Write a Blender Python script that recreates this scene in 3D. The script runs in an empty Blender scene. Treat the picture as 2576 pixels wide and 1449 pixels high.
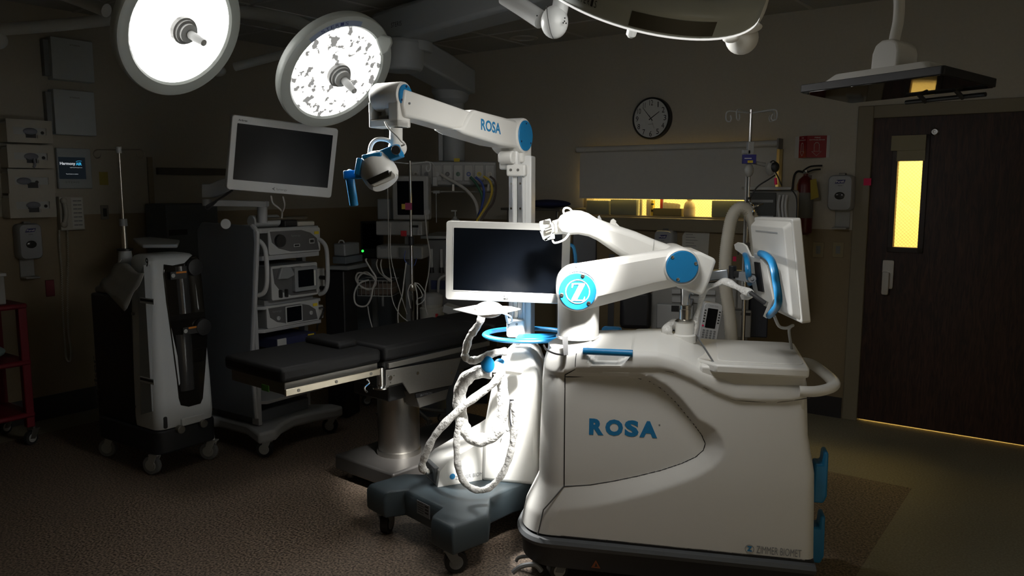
import bpy, bmesh, math, random
from mathutils import Matrix, Vector
random.seed(7)
S = bpy.context.scene
COL = S.collection
# ---------------------------------------------------------------- camera
CH, FP = 1.66, 2000.0
PITCH = math.atan2(254, FP)
_cp, _sp = math.cos(PITCH), math.sin(PITCH)
cam = bpy.data.cameras.new('camera')
cam.sensor_width = 36.0
cam.lens = 36.0 * FP / 2576.0
cam.clip_start = 0.05
co = bpy.data.objects.new('camera', cam)
co.location = (0, 0, CH)
co.rotation_euler = (math.pi / 2 - PITCH, 0, 0)
COL.objects.link(co)
S.camera = co
# ---------------------------------------------------------------- world, exposure
w = bpy.data.worlds.new('world')
S.world = w
w.use_nodes = True
w.node_tree.nodes['Background'].inputs[0].default_value = (0.5, 0.55, 0.6, 1)
w.node_tree.nodes['Background'].inputs[1].default_value = 0.0
S.view_settings.view_transform = 'Standard'
S.view_settings.look = 'None'
S.view_settings.gamma = 1
S.view_settings.use_curve_mapping = False
S.view_settings.exposure = 0.0
S.cycles.max_bounces = 8
S.cycles.diffuse_bounces = 5
S.cycles.sample_clamp_indirect = 4.0
S.cycles.use_denoising = True


def ray(u, v):
    dx, uy = u - 1288, 724 - v
    y = FP * _cp + uy * _sp
    return dx / y, (-FP * _sp + uy * _cp) / y


def P(u, v, Y):
    """point seen at photo pixel u, v at distance Y in front of the camera"""
    a, b = ray(u, v)
    return Vector((a * Y, Y, CH + b * Y))


def PF(u, v, z=0.0):
    a, b = ray(u, v)
    Y = (z - CH) / b
    return Vector((a * Y, Y, z))


def MX(o, rz=0.0):
    return Matrix.Translation(Vector(o)) @ Matrix.Rotation(math.radians(rz), 4, 'Z')


def pl(M, u, v, y=0.0):
    """pixel -> (x, z) in the upright local frame M, on its plane of local y"""
    p = M @ Vector((0, y, 0))
    d = M.to_3x3() @ Vector((1, 0, 0))
    a, b = ray(u, v)
    t = (a * p.y - p.x) / (d.x - a * d.y)
    Y = p.y + t * d.y
    return t, CH + b * Y - p.z


def frame3(TL, TR, BL):
    """upright board frame from three corners: origin centre, x right, y away, z up"""
    ex = (TR - TL).normalized()
    ez = (TL - BL)
    ez = (ez - ex * ez.dot(ex)).normalized()
    ey = ez.cross(ex)
    c = (TR + BL) / 2
    M = Matrix(((ex.x, ey.x, ez.x, c.x), (ex.y, ey.y, ez.y, c.y), (ex.z, ey.z, ez.z, c.z), (0, 0, 0, 1)))
    return M, (TR - TL).length, (TL - BL).length


def axisM(o, d, up=(0, 0, 1)):
    """frame at o whose z axis is d"""
    z = Vector(d).normalized()
    x = Vector(up).cross(z)
    if x.length < 1e-4:
        x = Vector((1, 0, 0))
    x.normalize()
    y = z.cross(x)
    o = Vector(o)
    return Matrix(((x.x, y.x, z.x, o.x), (x.y, y.y, z.y, o.y), (x.z, y.z, z.z, o.z), (0, 0, 0, 1)))


# ---------------------------------------------------------------- lights of the room
LAMP_A = P(456, 72, 4.0)
LAMP_A_N = Vector((0.78, -0.42, -0.46)).normalized()
LAMP_B = P(848, 183, 4.4)
LAMP_B_N = Vector((0.62, -0.49, -0.61)).normalized()


def spot(name, loc, target, power, size, blend, radius, col):
    l = bpy.data.lights.new(name, 'SPOT')
    l.energy = power
    l.spot_size = math.radians(size)
    l.spot_blend = blend
    l.shadow_soft_size = radius
    l.color = col
    o = bpy.data.objects.new(name, l)
    o.location = loc
    o.rotation_euler = (Vector(target) - Vector(loc)).to_track_quat('-Z', 'Y').to_euler()
    COL.objects.link(o)
    return o


def area(name, loc, target, power, sx, sy, col):
    l = bpy.data.lights.new(name, 'AREA')
    l.shape = 'RECTANGLE'
    l.size, l.size_y = sx, sy
    l.energy = power
    l.color = col
    o = bpy.data.objects.new(name, l)
    o.location = loc
    o.rotation_euler = (Vector(target) - Vector(loc)).to_track_quat('-Z', 'Y').to_euler()
    COL.objects.link(o)
    return o


LAMP_C = Vector((0.411, 2.541, 2.284))
LAMP_C_N = Vector((-0.166, 0.571, -0.804)).normalized()
LC = (1, 0.985, 0.955)
spot('surgical_beam', LAMP_A + LAMP_A_N * .2, (-0.38, 2.95, 1.8), 1500, 46, 1.0, 0.16, LC)
spot('surgical_beam', LAMP_B + LAMP_B_N * .2, (0.0, 3.64, 0.9), 650, 30, 0.9, 0.16, LC)
spot('surgical_beam', LAMP_C + LAMP_C_N * .2, (-0.03, 3.66, 0.82), 1750, 26, 1.0, 0.15, LC)
spot('surgical_spill', LAMP_A + LAMP_A_N * .2, LAMP_A + LAMP_A_N, 9, 140, 0.9, 0.2, LC)
spot('surgical_spill', LAMP_B + LAMP_B_N * .2, LAMP_B + LAMP_B_N, 9, 140, 0.9, 0.2, LC)
spot('surgical_spill', LAMP_C + LAMP_C_N * .2, LAMP_C + LAMP_C_N, 27, 140, 0.9, 0.2, LC)

# room frame: origin in the far corner, x along the far right wall, y out through it
RC = Vector((-1.32, 8.33, 0))
RZ = -36.46
RM = MX(RC, RZ)
DOORX = 4.713
for nm, x, y, wdt, pw in (('corridor_light', 3.0, 1.0, 2.2, 130), ('corridor_light', 5.6, 1.0, 2.0, 120)):
    area(nm, RM @ Vector((x, y, 2.8)), RM @ Vector((x, y, 0)), pw, wdt, 0.9, (1, 0.73, 0.26)).rotation_euler = (0, 0, math.radians(RZ))

# ---------------------------------------------------------------- materials
MATS = {}


def mat(name, col, rough=0.5, metal=0.0, var=0.04, scale=30, bump=0.0, spec=None, coat=0.0, emit=None, es=0.0, alpha=1.0, trans=0.0):
    if name in MATS:
        return MATS[name]
    m = bpy.data.materials.new(name)
    m.use_nodes = True
    nt = m.node_tree
    b = nt.nodes['Principled BSDF']
    b.inputs['Roughness'].default_value = rough
    b.inputs['Metallic'].default_value = metal
    b.inputs['Coat Weight'].default_value = coat
    if spec is not None:
        b.inputs['Specular IOR Level'].default_value = spec
    if trans:
        b.inputs['Transmission Weight'].default_value = trans
    b.inputs['Alpha'].default_value = alpha
    if emit:
        b.inputs['Emission Color'].default_value = (*emit, 1)
        b.inputs['Emission Strength'].default_value = es
    tc = nt.nodes.new('ShaderNodeTexCoord')
    n = nt.nodes.new('ShaderNodeTexNoise')
    n.inputs['Scale'].default_value = scale
    n.inputs['Detail'].default_value = 3
    nt.links.new(tc.outputs['Object'], n.inputs['Vector'])
    mx = nt.nodes.new('ShaderNodeMix')
    mx.data_type = 'RGBA'
    mx.inputs['A'].default_value = (*[c * (1 - var) for c in col], 1)
    mx.inputs['B'].default_value = (*[min(1, c * (1 + var)) for c in col], 1)
    nt.links.new(n.outputs['Fac'], mx.inputs['Factor'])
    nt.links.new(mx.outputs['Result'], b.inputs['Base Color'])
    if bump:
        bd_ = 0.012 if name.startswith('crinkled') else 0.002
        bp = nt.nodes.new('ShaderNodeBump')
        bp.inputs['Strength'].default_value = bump
        bp.inputs['Distance'].default_value = bd_
        nt.links.new(n.outputs['Fac'], bp.inputs['Height'])
        nt.links.new(bp.outputs['Normal'], b.inputs['Normal'])
    MATS[name] = m
    return m


WHITE = mat('white_plastic', (0.78, 0.77, 0.73), 0.38, var=0.015)
WHITE2 = mat('painted_white_metal', (0.72, 0.72, 0.70), 0.32, var=0.02)
PANEL = mat('satin_white_panel', (0.70, 0.69, 0.655), 0.5, var=0.02, scale=400, bump=0.05)
LGREY = mat('light_grey_plastic', (0.42, 0.43, 0.43), 0.45)
MGREY = mat('mid_grey_plastic', (0.20, 0.21, 0.22), 0.5)
BGREY = mat('blue_grey_moulding', (0.045, 0.062, 0.072), 0.5, bump=0.1, scale=300)
DGREY = mat('dark_grey_panel', (0.10, 0.115, 0.13), 0.55)
BLACK = mat('black_plastic', (0.012, 0.012, 0.013), 0.45)
RUBBER = mat('black_rubber', (0.02, 0.02, 0.02), 0.8, bump=0.3)
SCREEN = mat('dark_screen_glass', (0.003, 0.004, 0.006), 0.2, var=0.01, spec=.15)
GLOSS = mat('glossy_black_glass', (0.01, 0.009, 0.008), 0.04, var=0.01, spec=0.8)
BLUE = mat('blue_plastic', (0.010, 0.19, 0.43), 0.38, var=0.03)
BLUET = mat('blue_print', (0.015, 0.19, 0.42), 0.5)
NAVY = mat('navy_fabric', (0.015, 0.02, 0.07), 0.9)
STEEL = mat('brushed_stainless_steel', (0.55, 0.53, 0.49), 0.28, metal=1, scale=200, var=0.1)
STEELD = mat('dull_steel_plate', (0.22, 0.21, 0.19), 0.42, metal=0.7, scale=120, var=0.1)
CHROME = mat('chrome', (0.75, 0.75, 0.75), 0.1, metal=1)
PAD = mat('black_vinyl_pad', (0.007, 0.007, 0.0075), 0.6, bump=0.2, scale=150, spec=.3)
INK = mat('dark_print', (0.02, 0.02, 0.02), 0.6)
GINK = mat('grey_print', (0.22, 0.23, 0.24), 0.6)
WINK = mat('white_print', (0.8, 0.8, 0.8), 0.6)
CREAM = mat('cream_plastic', (0.50, 0.48, 0.42), 0.5)
SLEEVE = mat('crinkled_clear_white_sleeve', (0.74, 0.73, 0.70), 0.33, var=0.08, scale=45, bump=1.0)
CABLEW = mat('pale_grey_cable', (0.40, 0.39, 0.37), 0.5)
CABLEK = mat('black_cable', (0.02, 0.02, 0.022), 0.55)
RED = mat('red_paint', (0.16, 0.006, 0.016), 0.45)
YEL = mat('yellow_sticker', (0.65, 0.50, 0.03), 0.6)
PAPER = mat('white_paper', (0.62, 0.62, 0.58), 0.85)
ORANGE = mat('orange_label', (0.60, 0.20, 0.02), 0.6)
PINK = mat('pink_sticky_note', (0.80, 0.02, 0.12), 0.7)
CORR = mat('corrugated_hose', (0.55, 0.52, 0.44), 0.6)
GREEN = mat('green_hose', (0.02, 0.09, 0.05), 0.5)
BLUEC = mat('blue_hose', (0.02, 0.05, 0.25), 0.5)
YELC = mat('yellow_hose', (0.45, 0.33, 0.03), 0.5)
TEAL = mat('teal_cloth', (0.25, 0.36, 0.36), 0.9)
CLOTH = mat('pale_grey_cloth', (0.33, 0.33, 0.31), 0.95, bump=0.4)


# ---------------------------------------------------------------- mesh builder
def catmull(pts, n=6, closed=False):
    pts = [Vector(p) for p in pts]
    if len(pts) < 3:
        return pts
    out = []
    L = len(pts)
    rng = range(L if closed else L - 1)
    for i in rng:
        g = (lambda k: pts[k % L]) if closed else (lambda k: pts[max(0, min(L - 1, k))])
        p0, p1, p2, p3 = g(i - 1), g(i), g(i + 1), g(i + 2)
        for j in range(n):
            t = j / n
            out.append(0.5 * ((2 * p1) + (p2 - p0) * t + (2 * p0 - 5 * p1 + 4 * p2 - p3) * t * t + (3 * p1 - p0 - 3 * p2 + p3) * t ** 3))
    if not closed:
        out.append(pts[-1])
    return out


class MB:
    def __init__(s, M=None):
        s.bm = bmesh.new()
        s.M = M or Matrix.Identity(4)

    def _v(s, p):
        return s.bm.verts.new(s.M @ Vector(p))

    def box(s, a, b, M=None):
        x0, y0, z0 = a
        x1, y1, z1 = b
        vs = []
        for z in (z0, z1):
            for x, y in ((x0, y0), (x1, y0), (x1, y1), (x0, y1)):
                p = Vector((x, y, z))
                vs.append(s._v(M @ p if M else p))
        for f in ((3, 2, 1, 0), (4, 5, 6, 7), (0, 1, 5, 4), (1, 2, 6, 5), (2, 3, 7, 6), (3, 0, 4, 7)):
            s.bm.faces.new([vs[i] for i in f])
        return s

    def cbox(s, c, d, M=None):
        return s.box([c[i] - d[i] / 2 for i in range(3)], [c[i] + d[i] / 2 for i in range(3)], M)

    def loft(s, rings, caps=True, closed=True):
        R = [[s._v(p) for p in r] for r in rings]
        n = len(R[0])
        for a, b in zip(R, R[1:]):
            for i in range(n if closed else n - 1):
                j = (i + 1) % n
                try:
                    s.bm.faces.new((a[i], a[j], b[j], b[i]))
                except ValueError:
                    pass
        if caps and n > 2:
            for r in (R[0], R[-1]):
                try:
                    s.bm.faces.new(r)
                except ValueError:
                    pass
        return s

    def prism(s, pts, a, b, ax='y'):
        def m(p, h):
            return {'y': (p[0], h, p[1]), 'z': (p[0], p[1], h), 'x': (h, p[0], p[1])}[ax]
        return s.loft([[m(p, a) for p in pts], [m(p, b) for p in pts]])

    def cyl(s, p0, p1, r0, r1=None, seg=24):
        r1 = r0 if r1 is None else r1
        p0, p1 = Vector(p0), Vector(p1)
        A = axisM(p0, p1 - p0)
        h = (p1 - p0).length
        return s.lathe([(r0, 0), (r1, h)], A, seg)

    def lathe(s, prof, A=None, seg=32, caps=True):
        A = A or Matrix.Identity(4)
        rings = []
        for r, h in prof:
            r = max(r, 1e-4)
            rings.append([A @ Vector((r * math.cos(2 * math.pi * i / seg), r * math.sin(2 * math.pi * i / seg), h)) for i in range(seg)])
        return s.loft(rings, caps)

    def tube(s, pts, r, seg=8, n=6, closed=False, flat=1.0):
        c = catmull(pts, n, closed) if n > 1 else [Vector(p) for p in pts]
        L = len(c)
        rs = r if callable(r) else (lambda t: r)
        up = Vector((0, 0, 1))
        rings = []
        x = None
        for i, p in enumerate(c):
            if closed:
                t = (c[(i + 1) % L] - c[i - 1])
            else:
                t = c[min(L - 1, i + 1)] - c[max(0, i - 1)]
            if t.length < 1e-7:
                t = Vector((0, 0, 1))
            t.normalize()
            if x is None:
                x = up.cross(t)
                if x.length < 0.1:
                    x = Vector((1, 0, 0)).cross(t)
            x = (x - t * x.dot(t))
            if x.length < 1e-5:
                x = Vector((1, 0, 0)).cross(t)
            x.normalize()
            y = t.cross(x)
            rr = rs(i / max(1, L - 1))
            rings.append([p + x * rr * math.cos(2 * math.pi * k / seg) + y * rr * flat * math.sin(2 * math.pi * k / seg) for k in range(seg)])
        if closed:
            rings.append(rings[0])
        return s.loft(rings, not closed)

    def ball(s, c, r, sc=(1, 1, 1), seg=24):
        c = Vector(c)
        rings = []
        n = seg // 2
        for i in range(n + 1):
            a = math.pi * i / n
            rr = max(math.sin(a), 1e-3)
            rings.append([c + Vector((r * sc[0] * rr * math.cos(2 * math.pi * k / seg), r * sc[1] * rr * math.sin(2 * math.pi * k / seg), -r * sc[2] * math.cos(a))) for k in range(seg)])
        return s.loft(rings)

    def rbox(s, w, h, y0, y1, r, M=None, cx=0, cz=0, seg=5):
        """rounded rectangle w x h in x-z, extruded in y"""
        pts = rrect(w, h, r, seg, cx, cz)
        T = (lambda p: M @ Vector(p)) if M else (lambda p: Vector(p))
        return s.loft([[T((p[0], y0, p[1])) for p in pts], [T((p[0], y1, p[1])) for p in pts]])

    def text(s, body, o, ex, ez, w, h, depth=0.001, bold=0.0, serif=False):
        """text fitted to w x h; o = lower-left corner; ex right, ez up (unit vectors)"""
        cu = bpy.data.curves.new('t', 'FONT')
        cu.body = body
        cu.size = 1.0
        cu.offset = bold
        cu.extrude = 0.0
        cu.resolution_u = 3
        ob = bpy.data.objects.new('t', cu)
        me = bpy.data.meshes.new_from_object(ob)
        xs = [v.co.x for v in me.vertices]
        ys = [v.co.y for v in me.vertices]
        x0, x1, y0, y1 = min(xs), max(xs), min(ys), max(ys)
        ex, ez = Vector(ex), Vector(ez)
        nrm = ex.cross(ez)
        o = Vector(o)
        vs = [s._v(o + ex * ((v.co.x - x0) / (x1 - x0) * w) + ez * ((v.co.y - y0) / (y1 - y0) * h) + nrm * depth) for v in me.vertices]
        for p in me.polygons:
            try:
                s.bm.faces.new([vs[i] for i in p.vertices])
            except ValueError:
                pass
        bpy.data.objects.remove(ob)
        bpy.data.curves.remove(cu)
        bpy.data.meshes.remove(me)
        return s

    def mesh(s, name, m, sharp=0.6, recalc=True):
        me = bpy.data.meshes.new(name)
        if recalc:
            bmesh.ops.recalc_face_normals(s.bm, faces=s.bm.faces)
        for f in s.bm.faces:
            f.smooth = True
        for e in s.bm.edges:
            if len(e.link_faces) == 2 and e.calc_face_angle(0) > sharp:
                e.smooth = False
        s.bm.to_mesh(me)
        s.bm.free()
        me.materials.append(m)
        return me


def rrect(w, h, r, seg=5, cx=0, cz=0):
    r = min(r, w / 2 - 1e-4, h / 2 - 1e-4)
    out = []
    for qx, qz, a0 in ((1, 1, 0), (-1, 1, 90), (-1, -1, 180), (1, -1, 270)):
        for k in range(seg + 1):
            a = math.radians(a0 + 90 * k / seg)
            out.append((cx + qx * (w / 2 - r) + r * math.cos(a), cz + qz * (h / 2 - r) + r * math.sin(a)))
    return out


def bevel(o, wd, seg=2):
    if wd:
        md = o.modifiers.new('bevel', 'BEVEL')
        md.width = wd
        md.segments = seg
        md.limit_method = 'ANGLE'
        md.angle_limit = math.radians(38)
        md.harden_normals = False


class T:
    """a thing: an Empty at its base with its parts as children"""
    def __init__(s, name, label, cat, loc, rz=0.0, group=None, kind=None):
        s.o = bpy.data.objects.new(name, None)
        s.o.empty_display_size = 0.1
        COL.objects.link(s.o)
        s.M = MX(loc, rz)
        s.o.location = Vector(loc)
        s.o.rotation_euler = (0, 0, math.radians(rz))
        if label:
            s.o['label'] = label
        if cat:
            s.o['category'] = cat
        if group:
            s.o['group'] = group
        if kind:
            s.o['kind'] = kind

    def mb(s, W=None):
        """builder in the thing's own frame, or in world frame W"""
        return MB(s.M.inverted() @ W if W is not None else None)

    def w(s):
        return MB(s.M.inverted())

    def part(s, name, mb, m, parent=None, bev=0, label=None, sharp=0.6, seg=2):
        me = mb.mesh(name, m, sharp)
        o = bpy.data.objects.new(name, me)
        COL.objects.link(o)
        o.parent = parent if parent is not None else s.o
        bevel(o, bev, seg)
        if label:
            o['label'] = label
        return o


def solo(name, mb, m, label=None, cat=None, group=None, kind=None, bev=0, sharp=0.6):
    me = mb.mesh(name, m, sharp)
    zs = [v.co for v in me.vertices]
    c = Vector(((min(v.x for v in zs) + max(v.x for v in zs)) / 2, (min(v.y for v in zs) + max(v.y for v in zs)) / 2, min(v.z for v in zs)))
    me.transform(Matrix.Translation(-c))
    o = bpy.data.objects.new(name, me)
    o.location = c
    COL.objects.link(o)
    for k, v in (('label', label), ('category', cat), ('group', group), ('kind', kind)):
        if v:
            o[k] = v
    bevel(o, bev)
    return o


def lerp(a, b, t):
    return a + (b - a) * t


def interp(tab, x):
    if x <= tab[0][0]:
        return tab[0][1]
    for (x0, y0), (x1, y1) in zip(tab, tab[1:]):
        if x <= x1:
            return lerp(y0, y1, (x - x0) / (x1 - x0))
    return tab[-1][1]


def sstep(t):
    t = max(0, min(1, t))
    return t * t * (3 - 2 * t)


def caster(t, p, ang=0.0, r=0.05, wd=0.03, yoke=None, wheel=None, name='caster', hub=None, twin=False):
    """p: floor contact point in the thing's frame"""
    A = Matrix.Translation(Vector(p)) @ Matrix.Rotation(math.radians(ang), 4, 'Z')
    mb = MB(A)
    mb.cyl((0, -wd / 2, r), (0, wd / 2, r), r, seg=28)
    if twin:
        mb.cyl((0, wd * .8, r), (0, wd * 1.6, r), r, seg=28)
    wh = t.part(name, mb, wheel or RUBBER, bev=0.004)
    mb = MB(A)
    mb.cyl((0, -wd / 2 - .004, r), (0, wd / 2 + .004, r), r * .62, seg=24)
    t.part('hub', mb, hub or LGREY, parent=wh, bev=0.002)
    mb = MB(A)
    for y in (-wd / 2 - .008, wd / 2 + .004):
        mb.prism([(-.02, r), (.012, r - .008), (.02, r), (.05, r * 2.15), (.0, r * 2.2)], y, y + .004)
    mb.box((-.005, -wd / 2 - .008, r * 2.1), (.055, wd / 2 + .008, r * 2.25))
    mb.cyl((.028, 0, r * 2.2), (.028, 0, r * 2.2 + .035), .012, seg=12)
    t.part('fork', mb, yoke or STEELD, parent=wh, bev=0.001)
    return wh
# ================================================================ the setting
RL = 7.6   # side of the square room
HC = 2.9


def nodemat(name):
    m = bpy.data.materials.new(name)
    m.use_nodes = True
    return m, m.node_tree, m.node_tree.nodes['Principled BSDF']


# floor: speckled flooring, dark field with a paler border
m, nt, b = nodemat('speckled_flooring')
N = nt.nodes.new
tc = N('ShaderNodeTexCoord')
sx = N('ShaderNodeSeparateXYZ')
nt.links.new(tc.outputs['Object'], sx.inputs[0])


def mth(op, a, bb):
    n = N('ShaderNodeMath')
    n.operation = op
    for i, q in enumerate((a, bb)):
        if isinstance(q, (int, float)):
            n.inputs[i].default_value = q
        else:
            nt.links.new(q, n.inputs[i])
    return n.outputs[0]


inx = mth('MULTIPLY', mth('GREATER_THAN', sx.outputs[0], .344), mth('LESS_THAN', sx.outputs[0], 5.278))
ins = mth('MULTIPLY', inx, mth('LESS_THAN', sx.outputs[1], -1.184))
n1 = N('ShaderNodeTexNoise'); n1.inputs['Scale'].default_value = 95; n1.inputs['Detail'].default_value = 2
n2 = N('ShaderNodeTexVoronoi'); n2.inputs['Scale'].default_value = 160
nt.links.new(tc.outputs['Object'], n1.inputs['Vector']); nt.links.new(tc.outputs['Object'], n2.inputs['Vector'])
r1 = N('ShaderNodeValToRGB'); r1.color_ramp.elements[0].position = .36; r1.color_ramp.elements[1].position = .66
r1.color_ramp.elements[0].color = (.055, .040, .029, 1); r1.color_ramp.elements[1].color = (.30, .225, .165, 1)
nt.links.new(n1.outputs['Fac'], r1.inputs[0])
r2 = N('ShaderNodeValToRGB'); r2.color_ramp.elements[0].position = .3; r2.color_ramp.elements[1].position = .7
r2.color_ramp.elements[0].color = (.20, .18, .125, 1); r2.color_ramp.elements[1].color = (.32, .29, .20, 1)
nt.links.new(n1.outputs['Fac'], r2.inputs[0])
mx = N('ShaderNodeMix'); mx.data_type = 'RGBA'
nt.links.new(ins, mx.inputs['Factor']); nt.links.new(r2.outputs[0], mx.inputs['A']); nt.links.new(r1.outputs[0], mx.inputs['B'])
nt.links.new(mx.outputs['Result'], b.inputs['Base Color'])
b.inputs['Roughness'].default_value = .55
bp = N('ShaderNodeBump'); bp.inputs['Strength'].default_value = .25; bp.inputs['Distance'].default_value = .002
nt.links.new(n1.outputs['Fac'], bp.inputs['Height']); nt.links.new(bp.outputs['Normal'], b.inputs['Normal'])
FLOORM = m

# walls: painted above, tan vinyl below
def wallmat(name, zsplit, up, lo):
    m, nt, b = nodemat(name)
    g = nt.nodes.new('ShaderNodeNewGeometry'); s_ = nt.nodes.new('ShaderNodeSeparateXYZ')
    nt.links.new(g.outputs['Position'], s_.inputs[0])
    gt = nt.nodes.new('ShaderNodeMath'); gt.operation = 'GREATER_THAN'; gt.inputs[1].default_value = zsplit
    nt.links.new(s_.outputs[2], gt.inputs[0])
    n = nt.nodes.new('ShaderNodeTexNoise'); n.inputs['Scale'].default_value = 60
    nt.links.new(g.outputs['Position'], n.inputs['Vector'])
    mx = nt.nodes.new('ShaderNodeMix'); mx.data_type = 'RGBA'
    mx.inputs['A'].default_value = (*lo, 1); mx.inputs['B'].default_value = (*up, 1)
    nt.links.new(gt.outputs[0], mx.inputs['Factor'])
    m2 = nt.nodes.new('ShaderNodeMix'); m2.data_type = 'RGBA'; m2.blend_type = 'MULTIPLY'; m2.inputs['Factor'].default_value = .12
    nt.links.new(mx.outputs['Result'], m2.inputs['A']); nt.links.new(n.outputs['Fac'], m2.inputs['B'])
    nt.links.new(m2.outputs['Result'], b.inputs['Base Color'])
    b.inputs['Roughness'].default_value = .5
    bp = nt.nodes.new('ShaderNodeBump'); bp.inputs['Strength'].default_value = .1; bp.inputs['Distance'].default_value = .002
    nt.links.new(n.outputs['Fac'], bp.inputs['Height']); nt.links.new(bp.outputs['Normal'], b.inputs['Normal'])
    return m


WALLR_LIT = wallmat('wall_paint_right_lit', 1.36, (.55, .515, .44), (.27, .21, .125))  # upper paint lightened against the left wall's, brighter light put into its colour
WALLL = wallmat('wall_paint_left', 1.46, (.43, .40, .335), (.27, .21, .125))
CEILM = mat('ceiling_tile', (.40, .40, .38), .9, var=.12, scale=90, bump=.5)
GRIDM = mat('ceiling_grid', (.5, .5, .48), .6)
BASEM = mat('vinyl_baseboard', (.03, .027, .027), .5)
TRIMM = mat('tan_door_frame_paint', (.25, .215, .15), .45)
CORRM = mat('corridor_paint', (.80, .72, .50), .7)

# wood veneer
m, nt, b = nodemat('dark_oak_veneer')
tc = nt.nodes.new('ShaderNodeTexCoord'); mp = nt.nodes.new('ShaderNodeMapping'); mp.inputs['Scale'].default_value = (9, 9, 1.1)
wv = nt.nodes.new('ShaderNodeTexNoise'); wv.inputs['Scale'].default_value = 6; wv.inputs['Detail'].default_value = 8; wv.inputs['Distortion'].default_value = 1.2
cr = nt.nodes.new('ShaderNodeValToRGB'); cr.color_ramp.elements[0].color = (.020, .0085, .0055, 1); cr.color_ramp.elements[1].color = (.065, .026, .016, 1)
cr.color_ramp.elements[0].position = .35; cr.color_ramp.elements[1].position = .68
nt.links.new(tc.outputs['Object'], mp.inputs[0]); nt.links.new(mp.outputs[0], wv.inputs['Vector']); nt.links.new(wv.outputs['Fac'], cr.inputs[0])
nt.links.new(cr.outputs[0], b.inputs['Base Color']); b.inputs['Roughness'].default_value = .45
WOOD = m

# wired glass
m, nt, b = nodemat('wired_glass')
nt.nodes.remove(b)
out = nt.nodes['Material Output']
tr = nt.nodes.new('ShaderNodeBsdfTransparent'); tr.inputs[0].default_value = (.97, .97, .93, 1)
gl = nt.nodes.new('ShaderNodeBsdfGlossy'); gl.inputs['Roughness'].default_value = .03
df = nt.nodes.new('ShaderNodeBsdfDiffuse'); df.inputs[0].default_value = (.25, .23, .15, 1)
tc = nt.nodes.new('ShaderNodeTexCoord'); s_ = nt.nodes.new('ShaderNodeSeparateXYZ'); nt.links.new(tc.outputs['Object'], s_.inputs[0])


def M2(op, a, bb=None):
    n = nt.nodes.new('ShaderNodeMath'); n.operation = op
    for i, q in enumerate((a, bb)):
        if q is None:
            continue
        if isinstance(q, (int, float)):
            n.inputs[i].default_value = q
        else:
            nt.links.new(q, n.inputs[i])
    return n.outputs[0]


def diag(sg):
    e = M2('ADD', s_.outputs[0], M2('MULTIPLY', s_.outputs[2], sg))
    return M2('LESS_THAN', M2('FRACT', M2('MULTIPLY', e, 42)), .06)


wire = M2('MAXIMUM', diag(1.0), diag(-1.0))
ms = nt.nodes.new('ShaderNodeMixShader'); ms.inputs[0].default_value = .05
nt.links.new(tr.outputs[0], ms.inputs[1]); nt.links.new(gl.outputs[0], ms.inputs[2])
ms2 = nt.nodes.new('ShaderNodeMixShader')
nt.links.new(M2('MULTIPLY', wire, .4), ms2.inputs[0]); nt.links.new(ms.outputs[0], ms2.inputs[1]); nt.links.new(df.outputs[0], ms2.inputs[2])
nt.links.new(ms2.outputs[0], out.inputs[0])
WIRED = m


def struct(name, mb, m, M=RM, bev=0, label=None):
    me = mb.mesh(name, m)
    o = bpy.data.objects.new(name, me)
    o.matrix_world = M
    COL.objects.link(o)
    o['kind'] = 'structure'
    bevel(o, bev)
    return o


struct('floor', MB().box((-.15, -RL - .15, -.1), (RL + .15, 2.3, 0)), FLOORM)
mb = MB().box((-.15, -RL - .15, HC), (RL + .15, 2.3, HC + .08))
struct('ceiling', mb, CEILM)
mb = MB()
for i in range(1, 13):
    mb.box((i * .61 - .012, -RL, HC - .006), (i * .61 + .012, 0, HC + .002))
for i in range(1, 13):
    mb.box((0, -i * .61 - .012, HC - .006), (RL, -i * .61 + .012, HC + .002))
struct('trim_1', mb, GRIDM)
# door and window openings in the far right wall
DX0, DX1, DH = DOORX + .0, DOORX + 1.12, 2.125
WX0, WX1, WZ0, WZ1 = DOORX - 2.31, DOORX - .66, 1.415, 1.95
mb = MB()
mb.box((0, 0, 0), (WX0, .14, HC))
mb.box((WX0, 0, 0), (WX1, .14, WZ0))
mb.box((WX0, 0, WZ1), (WX1, .14, HC))
mb.box((WX1, 0, 0), (DX0 - .035, .14, HC))
mb.box((DX0 - .035, 0, DH + .035), (DX1 + .035, .14, HC))
mb.box((DX1 + .035, 0, 0), (RL, .14, HC))
struct('wall_right', mb, WALLR_LIT)
struct('wall_left', MB().box((-.14, -RL, 0), (0, .14, HC)), WALLL)
struct('wall_near', MB().box((-.14, -RL - .14, 0), (RL + .14, -RL, HC)), WALLR_LIT)
struct('wall_side', MB().box((RL, -RL, 0), (RL + .14, .14, HC)), WALLR_LIT)
# the lit corridor behind
mb = MB()
mb.box((.3, 1.9, 0), (RL, 2.0, HC)).box((.2, .14, 0), (.3, 2.0, HC)).box((RL - .1, .14, 0), (RL, 2.0, HC))
struct('wall_corridor', mb, CORRM)
struct('baseboard_right', MB().box((0, -.012, 0), (DX0 - .11, 0, .15)).box((DX1 + .11, -.012, 0), (RL, 0, .15)), BASEM)
struct('baseboard_left', MB().box((0, -RL, 0), (.012, 0, .17)), BASEM)
# window
wn = struct('window_1', MB().box((WX0, .01, WZ0), (WX0 + .03, .13, WZ1)).box((WX1 - .03, .01, WZ0), (WX1, .13, WZ1)).box((WX0, .01, WZ1 - .03), (WX1, .13, WZ1)).box((WX0, .01, WZ0 - .001), (WX1, .13, WZ0 + .012)), TRIMM, bev=.002)


def subp(name, mb, m, parent, bev=0, label=None):
    o = bpy.data.objects.new(name, mb.mesh(name, m))
    COL.objects.link(o)
    o.parent = parent
    bevel(o, bev)
    if label:
        o['label'] = label
    return o


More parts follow.
